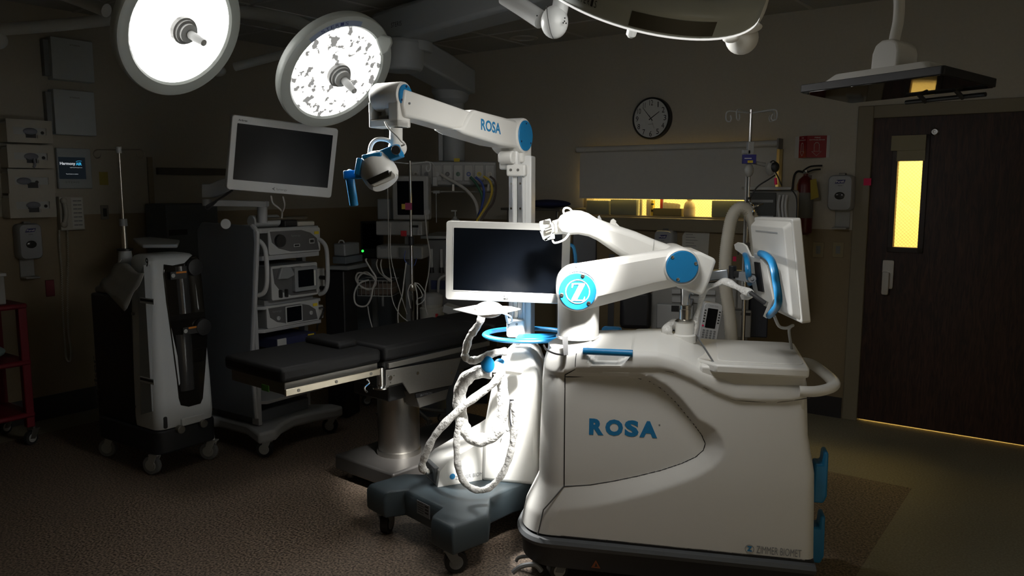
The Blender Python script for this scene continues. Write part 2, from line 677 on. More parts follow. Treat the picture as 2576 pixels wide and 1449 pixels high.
subp('pane', MB().box((WX0 + .03, .075, WZ0 + .012), (WX1 - .03, .081, WZ1 - .03)), WIRED, wn)
subp('window_sill', MB().box((WX0 - .06, -.05, WZ0 - .105), (WX1 + .09, 0.0, WZ0 - .004)), TRIMM, wn, .006)
SILLY = -.05
# door
dr = struct('door_1', MB().box((DX0 + .003, .012, .012), (DX1 - .003, .052, DH - .004), ), WOOD)
# cut-out for the vision glass: rebuild the slab as four pieces
bpy.data.objects.remove(dr)
gx0, gz1 = pl(RM @ Matrix.Translation((0, .012, 0)), 2263, 340)
gx1, _ = pl(RM @ Matrix.Translation((0, .012, 0)), 2316, 500)
_, gz0 = pl(RM @ Matrix.Translation((0, .012, 0)), 2285, 622)
gz1 = 1.97
mb = MB()
y0, y1 = .012, .052
mb.box((DX0 + .001, y0, .014), (gx0, y1, DH - .0006)).box((gx1, y0, .014), (DX1 - .001, y1, DH - .0006))
mb.box((gx0, y0, .014), (gx1, y1, gz0)).box((gx0, y0, gz1), (gx1, y1, DH - .0006))
dr = struct('door_1', mb, WOOD)
mb = MB()
for a, bb in (((gx0 - .035, 0, gz0 - .035), (gx0, .012, gz1 + .035)), ((gx1, 0, gz0 - .035), (gx1 + .035, .012, gz1 + .035)), ((gx0 - .035, 0, gz0 - .035), (gx1 + .035, .012, gz0)), ((gx0 - .035, 0, gz1), (gx1 + .035, .012, gz1 + .035))):
    mb.box(a, bb)
subp('vision_frame', mb, mat('dark_bronze_paint', (.035, .022, .016), .4), dr, .002)
subp('vision_glass', MB().box((gx0, .03, gz0), (gx1, .036, gz1)), WIRED, dr)
hx, hz = pl(RM, 2225, 700)
mb = MB().rbox(.075, .20, -.012, .012, .012, cx=hx + .02, cz=hz + .03)
mb.rbox(.045, .16, -.035, -.012, .012, cx=hx + .012, cz=hz - .03)
subp('door_handle', mb, STEEL, dr, .003)
px_, pz_ = pl(RM, 2351, 331)
mb = MB().lathe([(.026, 0), (.026, .004), (.018, .012), (.01, .012), (.008, .006)], axisM((px_, .012, pz_), (0, -1, 0)))
subp('peephole', mb, CHROME, dr)
df_ = struct('trim_2', MB().box((DX0 - .10, -.015, 0), (DX0, .10, DH + .085)).box((DX1, -.015, 0), (DX1 + .10, .10, DH + .085)).box((DX0, -.015, DH), (DX1, .10, DH + .085)), TRIMM, bev=.004)
# what is seen through the door glass: a pale cabinet and linen on the far side of the corridor
struct('trim_3', MB().box((4.95, 1.55, 0), (6.6, 1.88, 1.28)), mat('corridor_cabinet', (.55, .42, .22), .6))
solo('folded_linen', MB(RM).ball((5.62, 1.68, 1.29), .16, (1.2, .8, .55)), PAPER, 'rounded bundle of pale linen seen through the narrow door glass', 'linen')

# ceiling downlight and sprinkler
dl = T('ceiling_downlight', 'round recessed ceiling downlight, switched off, above the wall with the clock', 'ceiling light', P(1317, 95, 6.88))
dl.o.location.z = HC
dl.M = MX((dl.o.location.x, dl.o.location.y, HC))
dl.part('trim_ring', dl.mb().lathe([(.12, 0), (.12, -.008), (.09, -.010), (.085, -.001)]), GRIDM)
dl.part('lens', dl.mb().lathe([(.085, -.001), (.02, -.003)]), LGREY)
q = P(2052, 3, 4.7)
spk = T('sprinkler_head', 'small brass sprinkler head under the ceiling at the top right', 'sprinkler', (q.x, q.y, HC))
spk.part('escutcheon', spk.mb().lathe([(.04, 0), (.038, -.008), (.015, -.01)], seg=20), STEELD)
spk.part('deflector', spk.mb().cyl((0, 0, -.008), (0, 0, -.04), .008).lathe([(.02, -.04), (.02, -.043)], seg=16), STEELD)
# ================================================================ the robot cart
CO, CRZ = (0.198, 3.15, 0.0), -13.0
cart = T('surgical_robot_cart', 'large white surgical robot cart with bold blue side lettering and a folded jointed arm', 'surgical robot', CO, CRZ)
CM = cart.M
CW = 0.54   # depth of the cart


def cxz(u, v, y=0.0):
    return pl(CM, u, v, y)


def poly(px, y=0.0):
    return [cxz(u, v, y) for u, v in px]


DOORP = poly([(1416, 955), (1500, 956), (1560, 958), (1600, 961), (1630, 969), (1665, 990), (1700, 1024), (1740, 1072), (1765, 1105), (1775, 1128), (1770, 1145), (1750, 1162), (1715, 1178), (1660, 1196), (1600, 1210), (1540, 1221), (1480, 1229), (1416, 1231)])
SWEEP = poly([(1405, 938), (1500, 941), (1560, 943), (1605, 946), (1640, 955), (1680, 978), (1715, 1010), (1758, 1062), (1775, 1068), (1802, 1085), (1820, 1112), (1825, 1135), (1818, 1155), (1795, 1178), (1750, 1203), (1690, 1226), (1620, 1247), (1550, 1265), (1480, 1279), (1380, 1287)])
POCK = poly([(1462, 876), (1593, 876), (1586, 896), (1572, 914), (1555, 921), (1495, 921), (1480, 914)])
CREASE = poly([(1300, 950), (1418, 948), (1444, 932), (1500, 932), (1655, 933), (1690, 940), (1740, 962), (1800, 993), (1850, 1011), (1900, 1016), (1950, 1017), (2000, 1013), (2045, 1004)])
SEAMX = cxz(1415, 1000)[0]


def pdist(px, pz, pts, closed=True):
    d = 9.0
    n = len(pts)
    ins = False
    for i in range(n if closed else n - 1):
        ax, az = pts[i]
        bx, bz = pts[(i + 1) % n]
        vx, vz = bx - ax, bz - az
        t = max(0, min(1, ((px - ax) * vx + (pz - az) * vz) / (vx * vx + vz * vz + 1e-12)))
        dd = math.hypot(px - ax - vx * t, pz - az - vz * t)
        d = min(d, dd)
        if closed and ((az > pz) != (bz > pz)) and px < (bx - ax) * (pz - az) / (bz - az) + ax:
            ins = not ins
    return d, ins


REC = 0.045


def side_y(x, z):
    """inward offset of the near side at (x, z)"""
    o = 0.0
    dS, iS = pdist(x, z, SWEEP)
    if iS:
        dD, iD = pdist(x, z, DOORP)
        k = 1.0 if iD else dS / (dS + dD + 1e-6)
        fade = sstep((x - SEAMX + .16) / .55) * .65 + .35
        o += REC * k * fade
    zc = interp(CREASE, x)
    if not iS or True:
        o += .012 * (1 - sstep((z - zc + .004) / .012)) * sstep((x + .2) / .2)
    # gentle belly towards the bottom, tucked in under the shoulder
    o += .02 * sstep((z - .45) / .5)
    if x < SEAMX + .9:
        dP, iP = pdist(x, z, POCK)
        if iP:
            o += .05 * min(1, dP / .008)
    return o


ZB = .215
ZTOP = [(x, z) for x, z in poly([(1358, 893), (1400, 892), (1473, 889), (1652, 890), (1706, 905), (1755, 930), (1853, 966), (2041, 968)])]
XL = [(cxz(u, v, .2)[1], cxz(u, v, .2)[0]) for u, v in [(1312, 1345), (1311, 1300), (1322, 1250), (1345, 1205), (1354, 1185), (1355, 1100), (1357, 960), (1362, 910), (1372, 880)]]
XR = [(cxz(u, v, .0)[1], cxz(u, v, .0)[0]) for u, v in [(2050, 1415), (2052, 1215), (2036, 1125), (2033, 1000), (2040, 930)]]
NX, NZ, NC = 120, 74, 12


def ring(kind, t):
    """one closed ring of the shell; t in 0..1 up the side, or inward over the top"""
    pts, tags = [], []
    top = kind == 'top'
    tt = 1.0 if top else t
    RL_, RRr = .17, .035
    zl = ZB + (.98 - ZB) * tt
    xl, xr = interp(XL, zl), interp(XR, ZB + (.87 - ZB) * tt)
    half = []
    for i in range(NC + 1):          # left nose quarter, from the axis to the near side
        a = math.pi - (math.pi / 2) * i / NC
        half.append((xl + RL_ + RL_ * math.cos(a), CW / 2 - (CW / 2) * math.sin(a) ** .8 if i else CW / 2))
    for i in range(1, NX):
        half.append((lerp(xl + RL_, xr - RRr, i / NX), 0.0))
    for i in range(6):
        a = math.pi / 2 * i / 5
        half.append((xr - RRr + RRr * math.sin(a), RRr - RRr * math.cos(a)))
    half.append((xr, CW / 2))
    out = []
    for x, y in half:
        zt = interp(ZTOP, x)
        z = ZB + (zt - ZB) * tt
        if not top:
            o = side_y(max(x, xl + .0), z)
            e = max(0, (z - (zt - .05)) / .05)
            o += .022 * (1 - math.sqrt(max(0, 1 - e * e)))
            if y < CW / 2 - 1e-4:
                wgt = 1.0 if y == 0 else (1 - y / (CW / 2))
                y = y + o * wgt
                if x < xl + RL_:
                    x = x + o * (1 - wgt) * .8
            out.append((x, y, z))
        else:
            o = side_y(x, zt) + .022
            y0 = y + (o * (1 - y / (CW / 2)))
            sx = min(max(x, xl + .22), xr - .04)
            px, py = lerp(x, sx, t), lerp(y0, CW / 2, t)
            crown = interp([(0, .04), (.35, .045), (.52, .05), (.62, .02), (.95, .0)], x)
            out.append((px, py, z + crown * math.sin(t * math.pi / 2) ** .8))
    mir = [(x, CW - y, z) for x, y, z in out[-2:0:-1]]
    return out + mir


rings = [ring('side', sstep(0) + (i / NZ)) for i in range(NZ + 1)] + [ring('top', t) for t in (.06, .15, .3, .5, .75, 1.0)]
NH = len(rings[0])
front = MB(); shell = MB(); door = MB(); top = MB()
nhalf = (NH + 2) // 2
V = {}


def gv(B, i, j):
    k = (id(B), i, j)
    if k not in V:
        V[k] = B.bm.verts.new(rings[i][j])
    return V[k]


for i in range(len(rings) - 1):
    for j in range(NH):
        k = (j + 1) % NH
        ps = (rings[i][j], rings[i][k], rings[i + 1][k], rings[i + 1][j])
        cx_ = sum(p[0] for p in ps) / 4
        cz_ = sum(p[2] for p in ps) / 4
        near = sum(p[1] for p in ps) / 4 < CW / 2
        if i >= NZ:
            B = top
        elif near and NC < j < NC + NX and pdist(cx_, cz_, DOORP)[1]:
            B = door
        elif cx_ < SEAMX - max(0, (.37 - cz_)) * .42:
            B = front
        else:
            B = shell
        try:
            B.bm.faces.new((gv(B, i, j), gv(B, i, k), gv(B, i + 1, k), gv(B, i + 1, j)))
        except ValueError:
            pass
top.bm.faces.new([gv(top, len(rings) - 1, j) for j in range(NH)]) if False else None
shell_o = cart.part('side_shell', shell, PANEL, sharp=.9)
front_o = cart.part('front_shell', front, PANEL, sharp=.9)
top_o = cart.part('top_cover', top, WHITE, sharp=.9)
door_o = cart.part('side_door', door, PANEL, sharp=.9)


def onside(x, z, out=.001):
    o = side_y(x, z)
    zt = interp(ZTOP, x)
    e = max(0, (z - (zt - .05)) / .05)
    o += .022 * (1 - math.sqrt(max(0, 1 - min(1, e) ** 2)))
    return Vector((x, o - out, z))


def dens(pts, closed=False, step=.012):
    out = []
    n = len(pts)
    for i in range(n if closed else n - 1):
        a, b2 = Vector(pts[i]), Vector(pts[(i + 1) % n])
        k = max(1, int((b2 - a).length / step))
        for q in range(k):
            out.append(tuple(a.lerp(b2, q / k)))
    if not closed:
        out.append(tuple(pts[-1]))
    return out


mb = cart.mb()
mb.tube([onside(x, z, -.0005) for x, z in dens(DOORP[:], True)], .0026, seg=6, n=1, closed=True)
cart.part('door_gap', mb, BLACK, parent=door_o)
mb = cart.mb()
mb.tube([onside(x, z, -.0005) for x, z in dens(poly([(1416, 955), (1418, 948), (1444, 932)]))], .0026, seg=6, n=1)
mb.tube([onside(x, z, -.0008) for x, z in dens(poly([(1444, 932), (1655, 933), (1690, 940), (1740, 962), (1800, 993), (1850, 1011), (1950, 1017), (2040, 1005)]))], .0016, seg=6, n=1)
mb.tube([onside(x, z, -.0005) for x, z in dens(poly([(1415, 1231), (1410, 1236), (1366, 1284), (1358, 1320), (1352, 1345)]))], .003, seg=6, n=1)
mb.tube([onside(x, z, -.0005) for x, z in dens(poly([(1445, 932), (1446, 905), (1447, 893)]))], .002, seg=6, n=1)
cart.part('panel_gap', mb, mat('grey_gap', (.09, .09, .088), .7))
# big blue word on the door
mb = cart.mb()
p0 = cxz(1478, 1113)
p1 = cxz(1652, 1113)
z0, z1 = cxz(1478, 1103)[1], cxz(1478, 1062)[1]
letters = [('R', 1478, 1515), ('O', 1519, 1564), ('S', 1568, 1604), ('A', 1606, 1652)]
for ch, u0, u1 in letters:
    a, b2 = cxz(u0, 1085)[0], cxz(u1, 1085)[0]
    tb = MB().text(ch, (a, 0, z0 + .002), (1, 0, 0), (0, 0, 1), b2 - a, z1 - z0, bold=.055)
    vs = {}
    for v in tb.bm.verts:
        v.co = onside(v.co.x, v.co.z, .0014)
    me = bpy.data.meshes.new('x'); tb.bm.to_mesh(me); mb.bm.from_mesh(me); bpy.data.meshes.remove(me); tb.bm.free()
cart.part('door_lettering', mb, BLUET, parent=door_o, label='bold blue letters')
mb = cart.mb()
a, za = cxz(1657, 1081); q = onside(a, za, .0012)
mb.lathe([(.0035, 0), (.0035, .0002)], axisM(q, (0, -1, 0)), 12)
cart.part('registered_mark', mb, GINK, parent=door_o)
# maker's line at the lower right
mb = cart.mb()
a, za = cxz(1903, 1394); b2, _ = cxz(2017, 1394); _, zb = cxz(1903, 1375)
mb.text('ZIMMER BIOMET', (a, side_y(.8, .25) - .0012, za), (1, 0, 0), (0, 0, 1), b2 - a, (zb - za), .0004)
cart.part('maker_lettering', mb, GINK)
a, za = cxz(1886, 1383)
yy = side_y(a, za) - .0012
ringp = cart.mb().tube([(a + .0165 * math.cos(k * math.pi / 16), yy, za + .0165 * math.sin(k * math.pi / 16)) for k in range(32)], .0009, seg=5, n=1, closed=True)
mk = cart.part('round_logo', ringp, GINK)
cart.part('letter_z', cart.mb().text('Z', (a - .010, yy, za - .011), (1, 0, 0), (0, 0, 1), .020, .022, .0004, bold=.05, serif=True), BLUET, parent=mk)


# dark skirt with bumper
def foot(out, z, y_in=0.0):
    pts = []
    xl, xr = XL[0][1] - out, XR[0][1] + out * .3
    for i in range(13):
        a = math.pi - (math.pi / 2) * i / 12
        pts.append((xl + .17 + .17 * math.cos(a), CW / 2 - (CW / 2 + out) * max(0, math.sin(a)) ** .8, z))
    for i in range(1, 12):
        pts.append((lerp(xl + .17, xr, i / 11), -out, z))
    m_ = [(x, CW - y, zz) for x, y, zz in pts[::-1][:-1]]
    return pts + m_


mb = cart.mb()
mb.loft([foot(-.03, .07), foot(-.004, .08), foot(.0, .17)])
cart.part('skirt', mb, mat('black_skirt_moulding', (.02, .021, .023), .45), bev=.003)
mb = cart.mb()
mb.loft([foot(.0, .165), foot(.014, .172), foot(.018, .188), foot(.010, .202), foot(-.01, .206)])
cart.part('bumper', mb, mat('grey_bumper', (.075, .08, .085), .55))
mb = cart.mb().loft([foot(-.012, .204), foot(-.012, .218)])
cart.part('bumper_gap', mb, BLACK)
# warning triangle on the skirt
a, za = cxz(1499, 1418)
tri = [(a - .019, za - .017), (a + .019, za - .017), (a, za + .017)]
wt = cart.part('warning_triangle', cart.mb().prism(tri, -.0022, -.0005), mat('dim_orange_sticker', (.24, .07, .02), .6))
cart.part('finger_symbol', cart.mb().prism([(a - .005, za - .012), (a + .007, za - .010), (a + .001, za + .006), (a - .002, za - .003)], -.003, -.0022), INK, parent=wt)
for (x, y, an) in ((-.02, .07, 30), (-.02, CW - .07, 10), (.84, .07, -20), (.84, CW - .07, 15)):
    caster(cart, (x, y, 0), an, .042, .05, yoke=MGREY, wheel=BLACK)
# foot pedal by the front caster
fp_ = cart.w()
c0 = P(1320, 1415, 3.28)
fp_.tube([P(1298, 1412, 3.3), P(1306, 1402, 3.3), P(1330, 1399, 3.28), P(1352, 1404, 3.26)], .008, seg=8)
fp_.tube([P(1290, 1440, 3.2), P(1312, 1424, 3.2), P(1345, 1420, 3.2), P(1362, 1436, 3.2)], .011, seg=8)
cart.part('brake_pedal', fp_, MGREY)
# blue grip in the pocket
x0, zz0 = cxz(1464, 879); x1, zz1 = cxz(1592, 897)
mb = cart.mb().tube([(x0 + .002, .020, (zz0 + zz1) / 2), (x1 - .002, .020, (zz0 + zz1) / 2)], abs(zz0 - zz1) / 2 * 1.4, seg=20, n=1)
cart.part('side_grip', mb, BLUE)
mb = cart.mb().box((.11, .44, 1.0), (.20, .50, 1.027))
cart.part('far_grip', mb, BLUE, bev=.012)
# black-lined cable port at the nose
mb = cart.w()
mb.tube([P(1368, 868, 3.24), P(1376, 880, 3.2), P(1400, 890, 3.16), P(1426, 892, 3.15)], .004, seg=8)
mb.loft([[P(1414, 846, 3.2), P(1429, 846, 3.2), P(1429, 893, 3.14), P(1418, 893, 3.14)], [P(1414, 846, 3.215), P(1429, 846, 3.215), P(1429, 893, 3.155), P(1418, 893, 3.155)]])
cart.part('cable_port', mb, BLACK)

# rear deck: plinth, lid, tray and rail
lx0, lz0 = cxz(1800, 918)
lx1, lz1 = cxz(2036, 922)
LT = lz0 + .002
mb = cart.mb()
mb.box((lx0 - .06, .03, .80), (lx1 - .005, CW - .03, LT - .012))
cart.part('deck_plinth', mb, WHITE, bev=.012)
lid = cart.mb()
lid.prism([(lx0, .0), (lx1, .0), (lx1 + .005, .03), (lx1 + .005, CW - .02), (lx1 - .04, CW), (lx0 - .07, CW), (lx0 - .07, .10)], LT - .036, LT, 'z')
lid_o = cart.part('lid', lid, WHITE, bev=.008)
mb = cart.mb()
mb.rbox(lx1 - lx0 - .02, CW - .12, LT - .001, LT + .004, .04, M=Matrix(((1, 0, 0, (lx0 + lx1) / 2), (0, 0, 1, CW / 2), (0, 1, 0, 0), (0, 0, 0, 1))))
cart.part('lid_tray', mb, WHITE, parent=lid_o, bev=.003)
mb = cart.mb().tube([onside(x, z, 0) + Vector((0, .012, 0)) for x, z in poly([(1757, 857), (1800, 925)])], .004, seg=6, n=1)
cart.part('lid_gap', mb, MGREY)
# U-shaped push handle
hz = (cxz(2040, 970)[1] + cxz(2040, 1003)[1]) / 2
hp = [(lx1 - .03, .01, hz), (lx1 + .03, .012, hz + .002), (lx1 + .085, .04, hz + .012), (lx1 + .105, .10, hz + .02), (lx1 + .09, CW / 2, hz + .022), (lx1 + .065, CW - .12, hz + .02), (lx1 + .035, CW - .05, hz + .012), (lx1 - .03, CW - .03, hz)]
cart.part('push_handle', cart.mb().tube(hp, .024, seg=14, n=8, flat=.85), WHITE)
# blue hooks behind
for k, (za, zb, dx) in enumerate(((.60, .42, .035), (.34, .17, .035))):
    xr = XR[0][1]
    mb = cart.mb()
    mb.prism([(xr - .005, za - .02), (xr + dx - .012, za - .02), (xr + dx - .008, za + .03), (xr + dx + .01, za + .03), (xr + dx + .012, zb + .03), (xr + dx, zb), (xr - .005, zb)], .09, .17)
    cart.part('cable_hook', mb, BLUE, bev=.008)

# ---------------- the arm (frame nearly square to the camera)
AM = MX((0.276, 3.20, 0), -3.0)


def ap(u, v, y=0.0):
    x, z = pl(AM, u, v, y)
    return (x, z)


def am():
    return cart.mb(AM)


# turntable column
mb = am()
bx, bz = ap(1454, 838, .16)
jx, jz = ap(1453, 733)
cr_ = .088
mb.lathe([(cr_ + .006, 0), (cr_ + .006, .008), (cr_, .01), (cr_, jz - bz)], Matrix.Translation((bx, .14, bz - .012)), 48)
col_o = cart.part('arm_column', mb, WHITE, sharp=.7)


def joint(name, u, v, r, y0, y1, capr, cu=None, cv=None):
    x, z = ap(u, v)
    A = axisM((x, y1, z), (0, -1, 0))
    L = y1 - y0
    mb = am().lathe([(r * .97, 0), (r, .01), (r, L - .022), (r * .965, L - .008), (r * .90, L - .002), (capr + .003, L - .001), (capr + .003, L - .004)], A, 56)
    h = cart.part(name, mb, WHITE, sharp=.7)
    x2, z2 = ap(cu or u, cv or v)
    A2 = axisM((x2, y0 + .004, z2), (0, -1, 0))
    c = cart.part('blue_cap', am().lathe([(capr, 0), (capr, .005), (capr - .003, .008)], A2, 56), BLUE, parent=h)
    return h, c, (x2, z2)


jr = ap(1504, 733)[0] - jx
h1, c1, q1 = joint('shoulder_joint', 1453, 731, jr + .006, 0, .27, jr * .93, 1453, 733)
# letter in a ring on the cap
mb = am().tube([(q1[0] + .048 * math.cos(k * math.pi / 24), -.0045, q1[1] + .048 * math.sin(k * math.pi / 24)) for k in range(48)], .0024, seg=6, n=1, closed=True)
zx, zz = ap(1437, 756)
zx1, zz1 = ap(1472, 712)
E1 = [(0, 0), (1, 0), (1, .25), (.95, .25), (.86, .07), (.42, .07), (.98, .93), (.98, 1), (.02, 1), (.02, .74), (.07, .74), (.16, .93), (.56, .93), (0, .07)]
mb.prism([(lerp(zx, zx1, a), lerp(zz, zz1, b2)) for a, b2 in E1], -.0062, -.003)
cart.part('letter_z', mb, WHITE, parent=h1)
for u, v in ((1466, 693), (1413, 741), (1481, 762)):
    x, z = ap(u, v)
    mb = am().lathe([(.0085, .0), (.0085, .003), (.004, .004), (.004, .001)], axisM((x, -.004, z), (0, -1, 0)), 14)
    cart.part('cap_screw', mb, STEEL, parent=h1)
# lower link: octagonal-section tapered beam
PT, PB = [ap(*q) for q in ((1440, 664), (1500, 660), (1570, 648), (1640, 638), (1716, 622))], [ap(*q) for q in ((1716, 722), (1690, 722), (1600, 748), (1530, 768), (1487, 782))]


def beam(B, tops, bots, y0, y1, ch):
    """tops/bots matching lists of (x, z) left to right"""
    rings = []
    for (xt, zt), (xb, zb) in zip(tops, bots):
        h = zt - zb
        prof = [(0, y0 + ch), (.04, y0 + ch * .45), (.14, y0), (.66, y0), (.74, y0 + ch * .12), (1, y0 + ch * 1.5), (1, y1 - ch), (.86, y1), (.14, y1), (0, y1 - ch)]
        rings.append([(lerp(xt, xb, f), y, lerp(zt, zb, f)) for f, y in prof])
    B.loft(rings)
    return B


tops = [ap(1450, 668), ap(1500, 660), ap(1570, 649), ap(1640, 637), ap(1716, 626)]
bots = [ap(1470, 786), ap(1512, 775), ap(1580, 757), ap(1646, 738), ap(1712, 724)]
cart.part('lower_arm', beam(am(), tops, bots, .012, .135, .035), WHITE, sharp=.35)
# elbow
ex_, ez_ = ap(1716, 671)
er = ap(1757, 671)[0] - ex_
h2, c2, q2 = joint('elbow_joint', 1716, 672, er * 1.17, 0, .32, er, 1716, 671)
for u, v in ((1691, 646), (1750, 662), (1705, 702)):
    x, z = ap(u, v)
    mb = am().lathe([(.007, .0), (.007, .003), (.0035, .004), (.0035, .001)], axisM((x, -.004, z), (0, -1, 0)), 14)
    cart.part('cap_screw', mb, STEEL, parent=h2)
mb = am()
mb.prism([ap(u, v, .06) for u, v in ((1700, 628), (1762, 633), (1798, 650), (1800, 658), (1784, 706), (1769, 740), (1762, 742), (1700, 721), (1690, 690))], .045, .30)
cart.part('elbow_housing', mb, WHITE, bev=.012, seg=3)
# upper link behind
Y2 = .19
prof = [(1400, 572), (1402, 556), (1410, 543), (1424, 534), (1443, 529), (1462, 530), (1482, 537), (1501, 549), (1530, 560), (1600, 583), (1650, 604), (1700, 622), (1745, 634), (1740, 700), (1680, 700), (1600, 664), (1560, 644), (1500, 603), (1480, 594), (1455, 589), (1430, 590), (1412, 586)]
mb = am().prism([ap(u, v, Y2) for u, v in prof], Y2 - .035, Y2 + .095)
ua = cart.part('upper_arm', mb, WHITE, bev=.03, seg=4)
mb = am()
mb.prism([ap(u, v, Y2) for u, v in ((1533, 566), (1538, 553), (1544, 550), (1551, 556), (1548, 572))], Y2 + .01, Y2 + .03)
mb.prism([ap(u, v, Y2) for u, v in ((1546, 572), (1549, 559), (1562, 572), (1585, 590), (1575, 596))], Y2 + .0, Y2 + .045)
cart.part('arm_connector', mb, WHITE, parent=ua, bev=.002)
mb = am()
mb.prism([ap(u, v, Y2) for u, v in ((1504, 545), (1508, 541), (1514, 552), (1512, 560), (1505, 556))], Y2 + .01, Y2 + .02)
mb.tube([(*ap(1646, 602, Y2 - .045)[:1], Y2 - .044, ap(1646, 602, Y2 - .045)[1]), (ap(1640, 650, Y2 - .045)[0], Y2 - .044, ap(1640, 650, Y2 - .045)[1])], .0012, seg=6, n=1)
cart.part('arm_fitting', mb, LGREY, parent=ua)
# wrist flange, sensor and tool holder
mb = am()
w0, w1 = ap(1412, 570, Y2), ap(1392, 573, Y2)
mb.cyl((w0[0], Y2 + .03, w0[1]), (w1[0], Y2 + .02, w1[1]), .034, .030, 32)
w2 = ap(1386, 574, Y2)
mb.cyl((w1[0], Y2 + .02, w1[1]), (w2[0], Y2 + .018, w2[1]), .022, .022, 24)
wr = cart.part('wrist_flange', mb, WHITE, bev=.002)
mb = am()
YT = Y2 - .02
mb.prism([ap(u, v, YT) for u, v in ((1356, 558), (1384, 550), (1387, 562), (1378, 566), (1381, 575), (1388, 578), (1390, 590), (1368, 602), (1362, 585))], YT, YT + .05)
mb.prism([ap(u, v, YT) for u, v in ((1358, 580), (1372, 603), (1381, 598), (1394, 586), (1396, 600), (1366, 603))], YT - .01, YT + .03)
cart.part('tool_clamp', mb, WHITE, parent=wr, bev=.003)
mb = am()
a, b2 = ap(1371, 580, YT), ap(1388, 574, YT)
mb.cyl((a[0], YT - .012, a[1]), (b2[0], YT - .012, b2[1]), .011, .011, 16)
a, b2 = ap(1367, 558, YT), ap(1384, 553, YT)
mb.box((a[0], YT - .006, b2[1] - .014), (b2[0], YT - .001, b2[1]))
cart.part('clamp_bolt', mb, STEEL, parent=wr, bev=.001)


def apt(u, v, y):
    x, z = ap(u, v, y)
    return (x, y, z)


mb = am().tube([apt(1440, 532, Y2), apt(1432, 524, Y2), apt(1422, 523, Y2), apt(1417, 530, Y2), apt(1420, 540, Y2)], .0045, seg=8)
cart.part('wrist_cable', mb, WHITE, parent=wr)
mb = am().tube([apt(1431, 588, Y2 - .03), apt(1422, 600, Y2 - .04), apt(1408, 608, Y2 - .04), apt(1394, 610, Y2 - .03), apt(1389, 600, Y2 - .01), apt(1388, 592, Y2)], .0045, seg=8)
cart.part('wrist_cable', mb, WHITE, parent=wr)

# ---------------- post, swing arm and rear touch screen
px_, _ = ap(1724, 830, .1)
PZ0, PZ1 = ap(1724, 862, .1)[1], ap(1724, 812, .1)[1]
mb = am().lathe([(.047, 0), (.047, .03), (.039, .036), (.039, PZ1 - PZ0)], Matrix.Translation((px_, .12, PZ0)), 40)
post = cart.part('screen_post', mb, WHITE)
mb = am().lathe([(.040, 0), (.041, .004), (.033, .012), (.024, .014), (.024, .055), (.021, .057), (.021, .072), (.010, .074)], Matrix.Translation((px_, .12, PZ1)), 40)
cart.part('steel_collar', mb, STEEL, parent=post)
mb = am().cyl((px_ + .003, .13, PZ1 + .06), (px_ + .010, .18, PZ1 + .15), .019, .022, 24)
cart.part('tilt_joint', mb, CHROME, parent=post)
# swing arm
P1, P2 = P(1768, 688, 3.36), P(1846, 682, 3.32)
A = axisM(P1, P2 - P1)
mb = cart.w().tube([P(1735, 738, 3.34), P(1752, 700, 3.36), P(1775, 692, 3.36)], .017, seg=10)
L = (P2 - P1).length


def bar(B, a, b2, hw, hh):
    a, b2 = Vector(a), Vector(b2)
    d = (b2 - a).normalized()
    s_ = d.cross(Vector((0, 0, 1))).normalized()
    n_ = s_.cross(d)
    B.loft([[p + s_ * x * hw + n_ * y * hh for x, y in ((-1, -1), (1, -1), (1, 1), (-1, 1))] for p in (a, b2)])
    return B


bar(mb, P(1782, 694, 3.36), P(1832, 688, 3.33), .018, .020)
sa = cart.part('swing_arm', mb, mat('satin_aluminium', (.62, .68, .74), .3, metal=.8), bev=.004)
mb = cart.w()
bar(mb, P(1778, 712, 3.35), P(1836, 704, 3.32), .016, .004)
mb.cyl(P(1843, 700, 3.32), P(1843, 668, 3.32), .016, .016, 20)
bar(mb, P(1850, 688, 3.30), P(1862, 690, 3.28), .013, .012)
cart.part('arm_pivot', mb, BLACK, parent=sa, bev=.002)
mb = cart.w()
bar(mb, P(1856, 692, 3.30), P(1893, 700, 3.22), .014, .018)
mb.cyl(P(1892, 701, 3.17), P(1892, 701, 3.23), .016, .016, 24)
mb.cyl(P(1892, 701, 3.165), P(1892, 701, 3.17), .007, .007, 16)
cart.part('pivot_knuckle', mb, MGREY, parent=sa, bev=.002)

# screen: board running away from the camera, back towards the left
TLs, TRs = P(1893, 547, 3.50), P(1988, 551, 2.93)
BLs = P(1914, 772, 3.50)
SF, sw_, sh_ = frame3(TLs, TRs, BLs)
# its front (+y of SF) faces right; its back faces left towards -y
sh_ = (TRs - P(2006, 815, 2.93)).length
cc = (TRs + P(2006, 815, 2.93)) / 2 - (SF.to_3x3() @ Vector((1, 0, 0))) * sw_ / 2
SF.translation = cc
mb = cart.mb(SF).rbox(sw_, sh_, .012, .045, .012)
scr = cart.part('rear_touchscreen', mb, WHITE, bev=.004)
mb = cart.mb(SF)
mb.loft([[(p[0], .013, p[1]) for p in rrect(sw_ - .02, sh_ - .02, .02)], [(p[0] * .93, -.014, p[1] * .9) for p in rrect(sw_ - .02, sh_ - .02, .02)]])
cart.part('back_cover', mb, WHITE, parent=scr, bev=.004)
cart.part('screen_glass', cart.mb(SF).rbox(sw_ - .05, sh_ - .05, .045, .047, .005), SCREEN, parent=scr)
mb = cart.mb(SF).box((-.17, -.0155, sh_ * .36), (.17, -.013, sh_ * .375))
cart.part('vent_slot', mb, LGREY, parent=scr)


